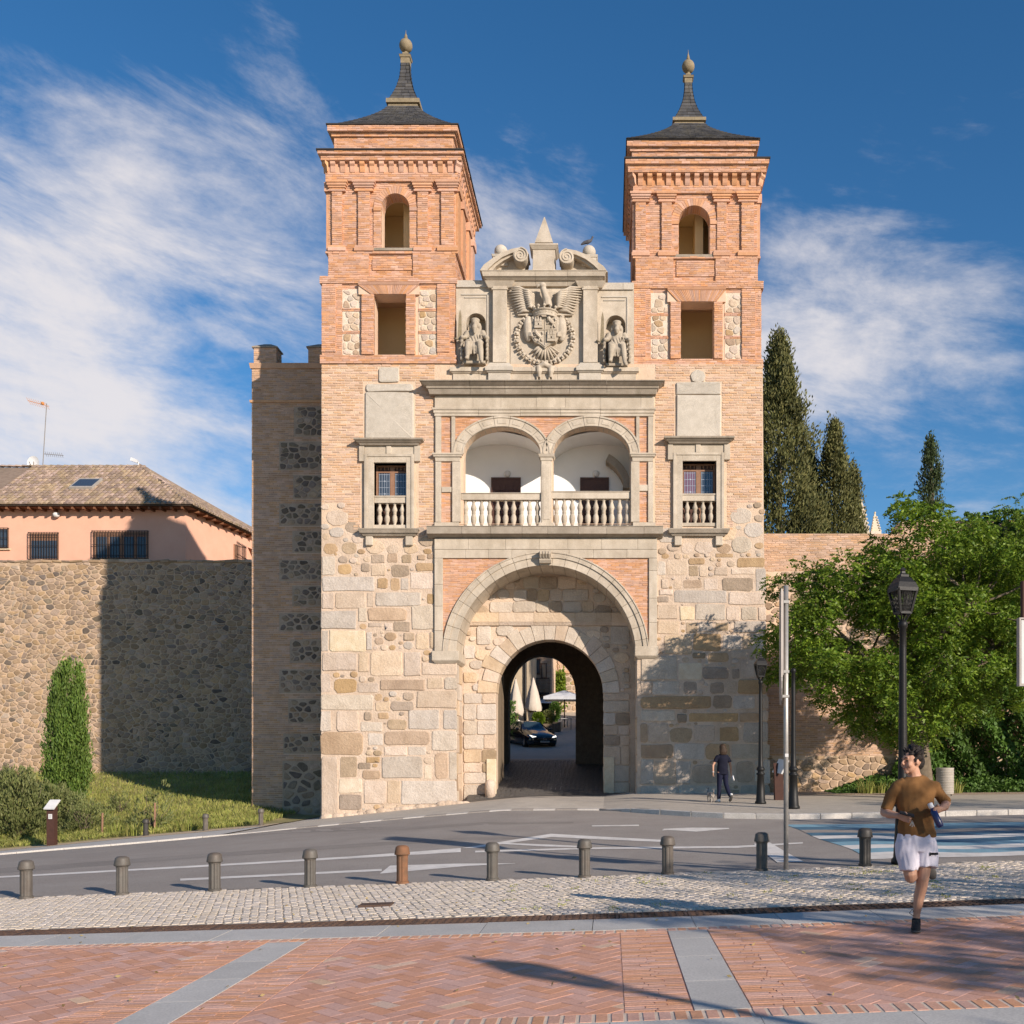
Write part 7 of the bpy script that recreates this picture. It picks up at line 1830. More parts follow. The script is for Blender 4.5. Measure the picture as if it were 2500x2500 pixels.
for i, (px, py) in enumerate(row):
    X, Y = ghit(px, py); Y = 15.02+(Y-15.02)*.25; X = PX(px, Y)
    mk_ = 'bollard_rust' if i == 4 else ('bollard_dark' if i == 9 else 'bollard')
    z = hh(X, Y)+.005
    if mk_ not in proto: proto[mk_] = make_bollard(M[mk_]); b = proto[mk_]; b.location = (X, Y, z); b['label'] = lab[i]
    else: dup(proto[mk_], (X, Y, z), RNG.uniform(0, 1), lab[i])
for i, (px, py) in enumerate(((356,2040),(502,2028),(637,2015))):
    Y = 34.6; X = PX(px, Y); dup(proto['bollard_dark' if i == 0 else 'bollard'], (X, Y, hh(X, Y)+.05), .3, ['far bollard in front of the sapling','far bollard beside the shaded grass bank','far bollard at the foot of the crenellated wing'][i])
# ------------------------------------------------------------------ lamp posts
def make_lamp(lantern=True):
    L_ = thing('street_lamp', 'x', 'street lamp', (0,0,0), 'black lantern street lamps', world=False)
    p = MB(); p.lathe([(.17,0),(.17,.06),(.14,.1),(.115,.5),(.10,.85),(.13,.87),(.13,.9),(.085,.93),(.095,.97),(.125,1.0),(.125,1.04),(.09,1.08),(.075,1.12),(.066,1.5),(.052,3.2),(.05,3.52),(.07,3.54),(.07,3.60),(.045,3.64)], (0,0,0), 14); link('post', p.mesh('post', M['iron'], True), L_)
    if not lantern: return L_
    def hexr(r, z): r = r*.7; z = 3.62+(z-3.44)*.8; return [(r*math.cos(math.pi/2*k+math.pi/4)*1.0, r*math.sin(math.pi/2*k+math.pi/4)*1.0, z) for k in range(4)]
    a = MB()
    for k in range(4): ang = math.pi/2*k+math.pi/4; a.bar((.03*math.cos(ang), .03*math.sin(ang), 3.62), (.118*math.cos(ang), .118*math.sin(ang), 3.748), .022)
    lo, hi = hexr(.17, 3.60), hexr(.30, 4.02)
    for k in range(4): a.bar(lo[k], hi[k], .032); a.bar(lo[k], lo[(k+1) % 4], .034); a.bar(hi[k], hi[(k+1) % 4], .045)
    link('lantern_frame', a.mesh('lantern_frame', M['iron']), L_)
    for k in range(4):       # wire-mesh glazing
        g = MB(); A, B, Cc, Dd = [Vector(q_) for q_ in (lo[k], lo[(k+1) % 4], hi[(k+1) % 4], hi[k])]
        for s in range(1, 10):
            t = s/10; g.bar(A.lerp(B, t), Dd.lerp(Cc, min(1, t+.25)), .006); g.bar(A.lerp(B, t), Dd.lerp(Cc, max(0, t-.25)), .006)
        link('pane', g.mesh('pane', M['iron']), L_)
    r = MB(); rr = [(.33, 4.03), (.33, 4.06), (.27, 4.16), (.17, 4.25), (.13, 4.27), (.13, 4.31), (.06, 4.34), (.05, 4.38), (.075, 4.40), (.03, 4.45)]
    for (r0, z0), (r1, z1) in zip(rr[:-1], rr[1:]): r.add(hexr(r0, z0)+hexr(r1, z1), [(k, (k+1) % 4, 4+(k+1) % 4, 4+k) for k in range(4)])
    r.add(hexr(.33, 4.03), [(3,2,1,0)]); link('lantern_roof', r.mesh('lantern_roof', M['iron']), L_)
    return L_
lamp = make_lamp(); Y = 15.3; lamp.location = (PX(2204, Y), Y, hh(PX(2204, Y), Y)); lamp['label'] = 'tall black street lamp with large lantern directly behind the runner'; lamp.rotation_euler = (0,0,.25)
Y = 28.6; X = PX(1857, Y); dup(lamp, (X, Y, hh(X, Y)+.12), .1, 'black street lamp standing against the right pier of the gate', scale=.95)
X, Y = 7.15, .05; dup(lamp, (X, Y, hh(X, Y)), .4, 'black street lamp out of view at the right, its shadow on the bricks')
pole = make_lamp(False); Y = 26.5; pole.location = (PX(1937, Y), Y, hh(PX(1937, Y), Y)+.12); pole['label'] = 'black ornate post without lantern, half hidden behind the road sign pole'; del pole['group']; pole.name = 'iron_post'; pole['category'] = 'post'
# ------------------------------------------------------------------ road sign seen edge-on
Y = 15.1; X = PX(1919, Y); zb = hh(X, Y)
sg_ = thing('road_sign', 'galvanised road sign pole seen edge-on beside the cobbles', 'road sign', (X, Y, zb))
mb = MB(); mb.tube([(X, Y, zb-.05), (X, Y, PZ(1430, Y))], .036, 12); mb.build('pole', M['metal'], sg_, smooth=True)
mb = MB(); mb.obox((X-.075, Y, PZ(1552, Y)), (.012, .002, 0), (.04, .33, 0), (0, 0, PZ(1446, Y)-PZ(1552, Y))); mb.obox((X-.055, Y, PZ(1552, Y)), (.008, .0, 0), (.04, .32, 0), (0, 0, PZ(1452, Y)-PZ(1552, Y))); mb.build('rectangular_sign', M['metal_back'], sg_)
mb = MB(); n = 20; rr = (PZ(1612, Y)-PZ(1722, Y))/2; c = (X-.075, Y, PZ(1667, Y)); vs = [(c[0]+s*.012+.12*rr*math.cos(2*math.pi*i/n), c[1]+rr*math.cos(2*math.pi*i/n), c[2]+rr*math.sin(2*math.pi*i/n)) for s in (-1, 1) for i in range(n)]
mb.add(vs, [tuple(range(n-1, -1, -1)), tuple(range(n, 2*n))]+[(i, (i+1) % n, n+(i+1) % n, n+i) for i in range(n)]); mb.build('round_sign', M['metal_back'], sg_)
mb = MB()
for z in (1470, 1640, 1700): mb.box(X-.07, X+.04, Y-.045, Y+.045, PZ(z, Y)-.02, PZ(z, Y)+.02)
mb.build('clamps', M['metal'], sg_, kind='stuff')
mb = MB(); mb.box(X-.02, X+.03, Y-.0375, Y-.035, PZ(1848, Y), PZ(1840, Y)); mb.build('sticker', M['panel_white'], sg_)
# sign board cut by the right edge
Y = 12.0; X = PX(2520, Y); zb = hh(X, Y); sb_ = thing('sign_board', 'pale sign board on a post cut off by the right edge', 'sign', (X, Y, zb))
mb = MB(); mb.box(PX(2490, Y), PX(2560, Y), Y-.06, Y, PZ(1520, Y), PZ(1420, Y)); mb.build('upper_board', M['corten'], sb_, bevel=.01)
mb = MB(); mb.box(PX(2486, Y), PX(2600, Y), Y-.07, Y-.01, PZ(1672, Y), PZ(1514, Y)); mb.build('board', M['panel_white'], sb_, bevel=.01)
mb = MB()
for a, b, c, d in ((2482,2486,1510,1676),(2486,2600,1510,1514),(2486,2600,1672,1676)): mb.box(PX(a, Y), PX(b, Y), Y-.085, Y, PZ(d, Y), PZ(c, Y))
mb.build('board_frame', M['metal_back'], sb_)
mb = MB(); mb.tube([(PX(2540, Y), Y+.05, zb-.1), (PX(2540, Y), Y+.05, PZ(1420, Y))], .05, 10); mb.build('post', M['metal_back'], sb_)
# ------------------------------------------------------------------ information posts, litter bin
Y = 34.0; X = PX(127, Y); zb = hh(X, Y); ip = thing('information_post', 'rust-brown information post with slanted white panel beside the left shrubs', 'information post', (X, Y, zb))
h = PZ(1968, Y)-zb; mb = MB(); mb.prismx([(Y-.1, zb-.2), (Y+.1, zb-.2), (Y+.1, zb+h), (Y-.1, zb+h-.12)], X-.13, X+.13); mb.build('post', M['corten'], ip)
mb = MB(); mb.obox((X, Y-.0, zb+h+.05), (.17, 0, 0), (0, .2, .14), (0, -.012, .018)); mb.build('panel', M['panel_white'], ip)
mb = MB(); mb.box(X-.06, X+.06, Y-.115, Y-.101, zb+h-.42, zb+h-.26); mb.build('plate', M['panel_white'], ip)
mb = MB()
for k in range(4): mb.box(X-.04, X+.04, Y-.119, Y-.1155, zb+h-.39+k*.03, zb+h-.378+k*.03)
mb.build('print', M['panel_grey'], ip, kind='stuff')
Y = 30.5; X = PX(1902, Y); zb = hh(X, Y)+.12; ip2 = thing('information_lectern', 'rust-brown information lectern between the black lamp posts', 'information post', (X, Y, zb))
mb = MB(); mb.prismx([(Y-.18, zb-.1), (Y+.1, zb-.1), (Y+.16, zb+1.1), (Y-.02, zb+.75)], X-.14, X+.12); mb.build('post', M['corten'], ip2)
mb = MB(); mb.obox((X+.05, Y+.03, zb+1.0), (.10, -.02, .2), (-.1, .22, .02), (-.02, 0, .012)); mb.build('panel', M['panel_white'], ip2)
Y = 32.6; X = PX(2307, Y); zb = hh(X, Y)+.12; bn = thing('litter_bin', 'cylindrical pale metal litter bin behind the runner', 'litter bin', (X, Y, zb))
mb = MB(); mb.lathe([(.25,.06),(.27,.08),(.27,.86),(.275,.87),(.275,.9),(.25,.9),(.25,.6)], (X, Y, zb), 24); mb.build('drum', M['bin'], bn, smooth=True)
for k in range(9): r_ = MB(); z = zb+.12+k*.08; r_.lathe([(.272, 0), (.279, .008), (.279, .02), (.272, .028)], (X, Y, z), 24); r_.build('rib', M['bin'], bn)
for a in (0, 2.1, 4.2): r_ = MB(); r_.bar((X+.2*math.cos(a), Y+.2*math.sin(a), zb-.05), (X+.2*math.cos(a), Y+.2*math.sin(a), zb+.08), .03); r_.build('foot', M['iron'], bn)
# ------------------------------------------------------------------ pigeons
def pigeon(name, label, px, py, face, s=1.0):
    p = MB(); X, Z = fX(px), fZ(py); f = face
    def P(x, y, z): return (X+f*x*s, AY+.14+y*s, Z+z*s)
    p.tube([P(-.20,0,.03),P(-.1,0,.09),P(.02,0,.12),P(.10,0,.15)], [.025,.06,.075,.05], 8); p.tube([P(.09,0,.14),P(.13,0,.2),P(.145,0,.25)], [.05,.035,.03], 8); p.ball(P(.155,0,.265), .036, 8, 6); p.tube([P(.18,0,.265),P(.21,0,.255)], [.012,.004], 5)
    for y in (-.025, .025): p.tube([P(.0,y,.07),P(.005,y,0)], .008, 5)
    fuse(p, name, M['pigeon'], None, .012, 1, label=label, cat='pigeon', group='pigeons on the gate')
pigeon('pigeon', 'grey pigeon standing on top of the right stone ball', 1434, 593.2, 1, 1.15); pigeon('pigeon', 'grey pigeon perched on the pediment left of the stone ball', 1416, 632, 1, 1.1)

# ------------------------------------------------------------------ people
def Lfr(o, rz=0):
    c, s = math.cos(rz), math.sin(rz)
    def P(x, y, z): return (o[0]+x*c-y*s, o[1]+x*s+y*c, o[2]+z)
    return P
def head_parts(mb, c, yaw, s=1.0):
    """a head facing -Y before yaw; eyes at half height"""
    co, si = math.cos(yaw), math.sin(yaw)
    def Q(x, y, z): x, y, z = x*s, y*s, z*s; return (c[0]+x*co-y*si, c[1]+x*si+y*co, c[2]+z)
    st = len(mb.v)
    mb.ball((0,.012,.028), .1, 18, 14, (.76,.98,.98)); mb.ball((0,-.022,-.045), .07, 14, 10, (.86,.95,1.0)); mb.ball((0,-.062,-.098), .026, 10, 8, (1.1,.9,.8))
    mb.tube([(0,-.082,.028),(0,-.1,.0),(0,-.113,-.022)], [.010,.012,.016], 8); mb.ball((0,-.098,-.028), .014, 8, 6, (1.3,.9,.7))
    mb.tube([(-.045,-.076,.034),(0,-.088,.036),(.045,-.076,.034)], [.012,.013,.012], 7)
    mb.tube([(-.024,-.083,-.06),(0,-.091,-.058),(.024,-.083,-.06)], [.006,.009,.006], 6); mb.tube([(-.02,-.083,-.07),(0,-.09,-.071),(.02,-.083,-.07)], [.006,.009,.006], 6)
    for e in (-1, 1): mb.ball((e*.078,.012,-.005), .028, 10, 8, (.35,.75,1.1)); mb.ball((e*.045,-.06,-.03), .03, 8, 6)
    for i in range(st, len(mb.v)): mb.v[i] = Q(*mb.v[i])
    return Q
def hand(mb, wrist, palm_dir, up, curl_to, side, s=1.0):
    """palm and five fingers curling towards curl_to"""
    w = Vector(wrist); d = Vector(palm_dir).normalized(); u = Vector(up); u = (u-d*u.dot(d)).normalized(); n = Vector(curl_to); n = (n-d*n.dot(d)-u*n.dot(u)).normalized()
    pc = w+d*.045*s
    mb.tube([tuple(w-d*.02), tuple(w+d*.02*s), tuple(w+d*.06*s), tuple(w+d*.085*s)], [(.026,.02),(.036,.016),(.041,.015),(.036,.013)], 10, ref=tuple(u))
    for k, (o, L) in enumerate(((.030, .068), (.011, .078), (-.009, .072), (-.028, .056))):
        b = w+d*.08*s+u*o*s; p1 = b+d*L*.38*s+n*.006; p2 = p1+d*L*.18*s+n*L*.36*s; p3 = p2-d*L*.16*s+n*L*.24*s
        mb.tube([tuple(b-d*.015), tuple(b), tuple(p1), tuple(p2), tuple(p3)], [.010*s,.0098*s,.0092*s,.0084*s,.006*s], 8)
    b = w+d*.025*s+u*.036*s; p1 = b+d*.03*s+u*.014*s+n*.018*s; p2 = p1+d*.024*s-u*.006*s+n*.024*s
    mb.tube([tuple(b-u*.014), tuple(b), tuple(p1), tuple(p2)], [.014*s,.0125*s,.0105*s,.007*s], 8)
def wrinkle(o, amp, fx, fz, seed=0):
    me = o.data; n = len(me.vertices); co = np.empty(n*3, np.float32); me.vertices.foreach_get('co', co); co = co.reshape(-1, 3)
    no = np.empty(n*3, np.float32); me.vertices.foreach_get('normal', no); no = no.reshape(-1, 3)
    w = np.sin(co[:, 2]*fz+np.sin(co[:, 0]*fx+seed)*2.2+co[:, 1]*9)*.6+np.sin(co[:, 2]*fz*.47-co[:, 0]*fx*1.6+seed*2)*.7
    co += no*(w*amp)[:, None]; me.vertices.foreach_set('co', co.ravel()); me.update()
# ---- the runner
RX, RYy = PX(2236, 9.62), 9.62; rz0 = hh(RX, RYy)+.004; P = Lfr((RX, RYy, rz0))
run = thing('person', 'running person in ochre T-shirt and white shorts holding a phone and a blue bottle', 'person', (RX, RYy, rz0))
b = MB()
Q = head_parts(b, P(-.045, -.02, 1.585), math.radians(-70), .95)
b.tube([P(.0,.02,1.40), P(-.015,.01,1.47), P(-.03,-.0,1.54)], [(.085,.075),(.060,.06),(.055,.058)], 12)
b.tube([P(0,.01,.94),P(0,.0,1.08),P(0,.01,1.25),P(0,.02,1.36),P(0,.02,1.42)], [(.10,.06),(.13,.08),(.155,.09),(.165,.09),(.07,.06)], 14)
# arms
b.tube([P(-.15,.02,1.35),P(-.215,.03,1.28),P(-.265,.045,1.16),P(-.285,.05,1.115)], [.058,.052,.045,.042], 10)
wl_ = P(-.205,-.175,1.085); b.tube([P(-.287,.055,1.11),P(-.262,-.045,1.095),wl_], [.043,.042,.026], 10)
b.tube([P(.15,.02,1.35),P(.225,.05,1.29),P(.295,.085,1.21),P(.315,.09,1.20)], [.058,.052,.045,.042], 10)
wr_ = P(.175,-.165,1.145); b.tube([P(.315,.09,1.195),P(.26,-.03,1.165),wr_], [.043,.042,.027], 10)
hand(b, wl_, (.75,-.55,-.25), (0,0,1), (.2,-1,.5), 1); hand(b, wr_, (-.85,-.5,-.1), (.15,0,1), (-.1,-1,-.1), -1)
# legs
b.tube([P(.085,.0,.84),P(.075,-.02,.70),P(.06,-.05,.56),P(.05,-.055,.50),P(.045,-.02,.40),P(.03,.01,.30),P(.018,.03,.16),P(.015,.035,.10)], [(.07,.075),(.078,.084),(.06,.062),(.056,.06),(.054,.062),(.05,.056),(.034,.036),(.033,.036)], 12)
b.tube([P(-.085,.0,.84),P(-.08,-.05,.68),P(-.075,-.085,.53),P(-.06,-.06,.49)], [(.07,.075),(.078,.084),(.062,.062),(.055,.055)], 12)
b.tube([P(-.07,-.075,.51),P(-.03,.08,.50),P(.07,.24,.52),P(.18,.36,.57),P(.235,.41,.62)], [(.058,.058),(.056,.056),(.05,.05),(.034,.034),(.032,.034)], 12)
body = fuse(b, 'body', M['skin'], run, .0065, 2)
def face_mark(name, m, pts, r, n=6):
    mb = MB(); mb.tube([Q(*p) for p in pts], r, n); mb.build(name, m, body, smooth=True)
for e in (-1, 1):
    mb = MB(); mb.ball(Q(e*.033,-.079,.008), .011, 10, 8, (1,1,.55)); mb.build('eye', M['black'], body, smooth=True)
    face_mark('eyebrow', M['hair'], [(e*.016,-.096,.034),(e*.034,-.092,.041),(e*.052,-.078,.036)], [.004,.0055,.003])
face_mark('lips', mat('lips', (.33,.12,.09), None, 5, .6, 0, var=0), [(-.02,-.088,-.065),(0,-.0975,-.0645),(.02,-.088,-.065)], [.003,.0055,.003])
hr = MB()
hr.ball(Q(0,.035,.055), .1, 16, 12, (.84,.86,.80)); hr.ball(Q(0,.065,.0), .082, 14, 10, (.9,.6,1.0))
gg = random.Random(4)
for i in range(62):
    a = gg.uniform(-2.4, 2.4); e = gg.uniform(.15, 1.25); r0 = .092; x, y, z = r0*.82*math.sin(a)*math.cos(e), .02-r0*.95*math.cos(a)*math.cos(e), .04+r0*math.sin(e)
    d = Vector((x, y-.02, z-.02)).normalized(); t_ = Vector((gg.uniform(-.5, .5), gg.uniform(-.1, .8), gg.uniform(.2, .8))); l = gg.uniform(.03, .06)
    p0 = Vector((x, y, z)); p1 = p0+d*.02+t_*l*.4; p2 = p1+t_*l*.6+d*.006
    hr.tube([Q(*p0), Q(*p1), Q(*p2)], [.015, .011, .004], 6)
for e in (-1, 1): hr.tube([Q(e*.076,-.012,.03), Q(e*.078,-.008,-.005)], [.016,.008], 6)
fuse(hr, 'hair', M['hair'], run, .006, 1)
# clothes
t = MB()
t.tube([P(.005,-.0,.885),P(.005,-.0,.95),P(.0,.0,1.08),P(0,.005,1.2),P(0,.01,1.3),P(0,.015,1.375),P(-.005,.018,1.42),P(-.01,.015,1.452)], [(.176,.122),(.172,.12),(.166,.115),(.174,.12),(.184,.122),(.180,.108),(.13,.086),(.080,.074)], 18)
t.tube([P(-.10,.015,1.365),P(-.175,.02,1.335),P(-.225,.032,1.27),P(-.265,.045,1.14)], [.07,.068,.063,.058], 12); t.tube([P(.10,.015,1.365),P(.175,.03,1.335),P(.235,.055,1.28),P(.31,.088,1.20)], [.07,.068,.063,.058], 12)
ts = fuse(t, 'tshirt', M['tshirt'], run, .009, 3); wrinkle(ts, .0065, 13, 30, 1); wrinkle(ts, .003, 31, 61, 4)
s_ = MB()
s_.tube([P(.0,.0,.915),P(0,.0,.86),P(0,.0,.80),P(0,-.005,.74)], [(.170,.115),(.182,.125),(.20,.135),(.195,.13)], 16)
s_.tube([P(.08,-.0,.83),P(.085,-.015,.74),P(.085,-.035,.65),P(.083,-.045,.595)], [(.105,.125),(.108,.12),(.107,.112),(.106,.11)], 14)
s_.tube([P(-.085,-.0,.83),P(-.09,-.03,.74),P(-.088,-.06,.64),P(-.088,-.075,.565)], [(.105,.125),(.105,.12),(.095,.11),(.085,.1)], 14)
sh_ = fuse(s_, 'shorts', M['shorts'], run, .009, 3); wrinkle(sh_, .006, 30, 12, 3); wrinkle(sh_, .003, 60, 30, 5)
def text_mesh(name, body_, size, mtx, m, parent, ext=.0015):
    cu = bpy.data.curves.new('txt', 'FONT'); cu.body = body_; cu.size = size; cu.extrude = ext; cu.align_x = 'CENTER'; cu.align_y = 'CENTER'
    o = bpy.data.objects.new('txt', cu); COL.objects.link(o); dg = bpy.context.evaluated_depsgraph_get(); dg.update()
    me = bpy.data.meshes.new_from_object(o.evaluated_get(dg)); bpy.data.objects.remove(o, do_unlink=True); me.transform(mtx); me.materials.clear(); me.materials.append(m); me.name = name
    return link(name, me, parent)
co_ = np.array([v.co[:] for v in sh_.data.vertices]); tx_, tz_ = P(.128, 0, 0)[0], rz0+.735
tp = (tx_, co_[(np.abs(co_[:, 0]-tx_) < .03) & (np.abs(co_[:, 2]-tz_) < .02)][:, 1].min()-.001, tz_)
text_mesh('lettering', 'joma', .044, Matrix.Translation(Vector(tp)) @ Matrix.Rotation(math.radians(16), 4, 'Z') @ Matrix.Rotation(math.radians(90), 4, 'X'), M['black'], sh_, .008)
def shoe(name, heel, toe, up, m, parent):
    h, t_ = Vector(heel), Vector(toe); d = (t_-h).normalized(); u = Vector(up); u = (u-d*u.dot(d)).normalized(); s = d.cross(u); L = (t_-h).length
    mb = MB(); mb.tube([tuple(h-d*.01+u*.035), tuple(h+d*.05+u*.045), tuple(h+d*L*.5+u*.04), tuple(h+d*L*.8+u*.03), tuple(h+d*L+u*.022)], [(.032,.03),(.037,.045),(.043,.04),(.046,.03),(.03,.016)], 12, ref=tuple(s)); mb.tube([tuple(h+d*.045+u*.04), tuple(h+d*.035+u*.105)], [.045,.04], 10)
    o = fuse(mb, name, m, parent, .007, 2)
    so = MB(); so.tube([tuple(h-d*.015+u*.006), tuple(h+d*.06+u*.006), tuple(h+d*L*.55+u*.004), tuple(h+d*L*.85+u*.008), tuple(h+d*(L+.012)+u*.016)], [(.03,.014),(.036,.015),(.044,.014),(.047,.014),(.026,.01)], 12, ref=tuple(s)); so.build('sole', M['shoe_sole'], o, smooth=True)
    for k in range(3): lc = MB(); p = h+d*(.085+.03*k)+u*(.085-.012*k); lc.bar(tuple(p-s*.03), tuple(p+s*.03), .008); lc.build('lace', M['shoe_sole'], o)
    return o
shoe('shoe', P(.025,.07,.006), P(-.055,-.175,.004), (0,0,1), M['black'], run); shoe('shoe', P(.235,.43,.675), P(.30,.44,.44), (.2,1,.1), M['black'], run)
mb = MB(); mb.tube([P(-.01,.03,.165), P(-.035,.0,.20), P(-.055,.02,.16), P(-.03,-.03,.14)], .004, 5); mb.build('shoe_lace', M['black'], run, smooth=True)
ph = MB(); c = Vector(P(-.165,-.245,1.118)); ax_ = Vector((.085,-.03,-.022)); ph.obox(c-Vector((-.01,0,.012)), ax_*.72, Vector((.008,.03,.012))*1.0, Vector((0,-.002,.0045))); ph.build('phone', M['black'], label='black phone held flat in the right hand of the runner', cat='phone', bevel=.003)
bo = thing('bottle', 'dark blue drinking bottle with white cap in the hand of the runner', 'bottle', P(.13,-.235,1.02)); a = Vector(P(.075,-.235,1.165)); d = Vector((.075,-.015,-.17)).normalized()
mb = MB(); mb.tube([tuple(a), tuple(a+d*.03), tuple(a+d*.035), tuple(a+d*.17), tuple(a+d*.19), tuple(a+d*.195)], [.018,.022,.031,.033,.030,.02], 16); mb.build('flask', M['bottle'], bo, smooth=True)
mb = MB(); mb.tube([tuple(a-d*.045), tuple(a-d*.04), tuple(a), tuple(a+d*.004)], [.018,.024,.025,.02], 14); mb.build('cap', M['bwhite'], bo, smooth=True)
ky = MB(); k0 = Vector(P(-.115,-.27,1.05))
for dx, dz in ((-.02,-.05),(.02,-.055),(.0,-.06)): ky.bar(tuple(k0), tuple(k0+Vector((dx,0,dz))), .007)
ky.build('keys', M['metal'], label='small bunch of keys dangling below the phone', cat='keys', kind=None)
# ---- woman walking away beside the gate
WYy = 29.3; WX = PX(1764, WYy); wz0 = hh(WX, WYy)+.13; P = Lfr((WX, WYy, wz0), .25)
wm = thing('person', 'person walking away in navy top and dark trousers near the right pier', 'person', (WX, WYy, wz0))
b = MB(); head_parts(b, P(0,.02,1.53), math.radians(165)); b.tube([P(0,.02,1.35),P(0,.02,1.46)], [.05,.045], 8)
b.tube([P(0,0,.9),P(0,0,1.0),P(0,0,1.2),P(0,.01,1.36)], [(.10,.07),(.11,.07),(.13,.085),(.08,.06)], 12)
for s, el, wr in ((-1, (-.28,.02,1.06), (-.32,-.10,.86)), (1, (.26,.04,1.04), (.30,.10,.82))):
    b.tube([P(s*.15,.02,1.30),P(s*.215,.02,1.18),P(*el)], [.045,.04,.034], 8); b.tube([P(*el),P(*wr)], [.034,.022], 8)
    w = Vector(P(*wr)); hand(b, tuple(w), (s*.1,-.1,-1), (0,1,0), (-s,0,0), s, .95)
b.tube([P(-.08,0,.88),P(-.08,.06,.5),P(-.07,.12,.1)], [.085,.06,.035], 10); b.tube([P(.08,0,.88),P(.1,-.03,.5),P(.13,-.28,.2)], [.085,.06,.035], 10)
wb = fuse(b, 'body', M['skin'], wm, .010, 1)
hm = MB(); hm.ball(P(0,-.01,1.57), .105, 14, 10, (.95,1.05,1.05)); hm.tube([P(0,-.05,1.54),P(0,-.065,1.44),P(0,-.06,1.36)], [(.105,.07),(.11,.06),(.085,.04)], 10); fuse(hm, 'hair', M['hair_b'], wm, .012, 1)
tm = MB(); tm.tube([P(0,0,.80),P(0,0,.95),P(0,0,1.1),P(0,0,1.25),P(0,.01,1.36),P(0,.015,1.41)], [(.175,.13),(.16,.12),(.15,.11),(.165,.115),(.13,.085),(.06,.055)], 14)
for s in (-1, 1): tm.tube([P(s*.11,.015,1.32),P(s*.19,.02,1.24),P(s*.225,.02,1.15)], [.07,.062,.055], 10)
o = fuse(tm, 'top', M['navy'], wm, .012, 2); wrinkle(o, .005, 14, 25, 5)
tr = MB(); tr.tube([P(0,0,.92),P(0,0,.80)], [(.15,.115),(.165,.125)], 12); tr.tube([P(-.08,0,.85),P(-.08,.05,.5),P(-.07,.12,.09)], [(.095,.1),(.07,.075),(.055,.06)], 10); tr.tube([P(.08,0,.85),P(.1,-.02,.52),P(.12,-.2,.27),P(.135,-.3,.17)], [(.095,.1),(.07,.075),(.06,.06),(.055,.055)], 10); o = fuse(tr, 'trousers', M['navy2'], wm, .012, 2)
shoe('shoe', P(-.07,.06,.0), P(-.08,.31,.0), (0,0,1), M['panel_white'], wm); shoe('shoe', P(.14,-.38,.2), P(.15,-.2,.03), (0,.5,.8), M['panel_white'], wm)
mb = MB(); a = P(.33,.08,.76); mb.tube([a, (a[0]+.03, a[1]-.02, a[2]-.14)], [.03,.035], 10); mb.build('drink_bottle', M['bwhite'], label='small white bottle in the right hand of the walking person', cat='bottle', smooth=True)
mb = MB(); mb.lathe([(.032,0),(.036,.006),(.032,.014)], P(-.32,-.10,.865), 12); mb.build('bracelet', M['panel_white'], wm)
# small dog trotting beside her
D = Lfr((WX-.32, WYy+.25, wz0), .25); dg_ = MB()
dg_.tube([D(0,-.2,.20),D(0,-.08,.21),D(0,.1,.22),D(0,.18,.25)], [(.055,.06),(.06,.065),(.065,.075),(.045,.05)], 10); dg_.tube([D(0,.16,.25),D(0,.22,.32)], [.045,.04], 8); dg_.ball(D(0,.25,.35), .05, 10, 8); dg_.tube([D(0,.28,.345),D(0,.335,.33)], [.03,.018], 7)
for s in (-1, 1):
    dg_.tube([D(s*.035,.12,.2),D(s*.04,.13,.1),D(s*.04,.12+.03*s,.0)], [.028,.016,.015], 7); dg_.tube([D(s*.04,-.14,.2),D(s*.045,-.10,.13),D(s*.045,-.18,.08),D(s*.045,-.16+.03*s,.0)], [.038,.024,.015,.015], 7); dg_.tube([D(s*.03,.235,.39),D(s*.045,.225,.43)], [.02,.006], 6)
dg_.tube([D(0,-.2,.23),D(0,-.27,.30),D(0,-.28,.37)], [.02,.014,.008], 6)
fuse(dg_, 'dog', mat('dog_coat', (.55,.50,.44), (.10,.08,.07), 11, .9, .4, 60, 0), None, .009, 1, label='small pale dog trotting beside the person in navy', cat='dog')

# ------------------------------------------------------------------ beyond the passage
def gz(y): return GP(y)
# dark hatchback
car = thing('car', 'dark blue hatchback with lit headlights turning towards the archway', 'car', (-4.6, 57.9, gz(57.5)), world=False, rz=0)
psi = math.radians(26); car.location = (PX(1331, 56)-2.1*math.sin(psi)-.05, 56.1+2.1*math.cos(psi), gz(57.2)-.03); car.rotation_euler = (math.radians(4), 0, psi)
# local: front towards -Y
st_ = [(0,.60,.30,.44,.60,.62,.42),(.10,.80,.22,.46,.66,.69,.55),(.35,.88,.18,.48,.72,.78,.62),(.8,.9,.18,.5,.80,.88,.64),(1.25,.9,.18,.5,.88,.97,.66),(1.45,.9,.18,.5,.90,1.06,.66),(2.05,.9,.18,.5,.93,1.37,.56),(2.45,.9,.18,.5,.94,1.43,.57),(3.1,.9,.18,.5,.95,1.41,.56),(3.75,.89,.2,.5,.97,1.28,.52),(4.15,.86,.26,.52,.96,1.04,.52),(4.35,.74,.34,.55,.82,.86,.45)]
V = []; Q_ = []
for l, w, zb_, zm, zs, zt_, wt in st_:
    y = l-2.1; ring = [(-w*.9,zb_),(-w*.985,zb_+.06),(-w,zm),(-w*.975,zs),(-wt,zt_-.03),(-wt*.8,zt_),(0,zt_+.02),(wt*.8,zt_),(wt,zt_-.03),(w*.975,zs),(w,zm),(w*.985,zb_+.06),(w*.9,zb_)]
    V += [(x, y, z) for x, z in ring]
k = 13
for i in range(len(st_)-1):
    for j in range(k-1): a = i*k+j; Q_.append((a+1, a, a+k, a+k+1))
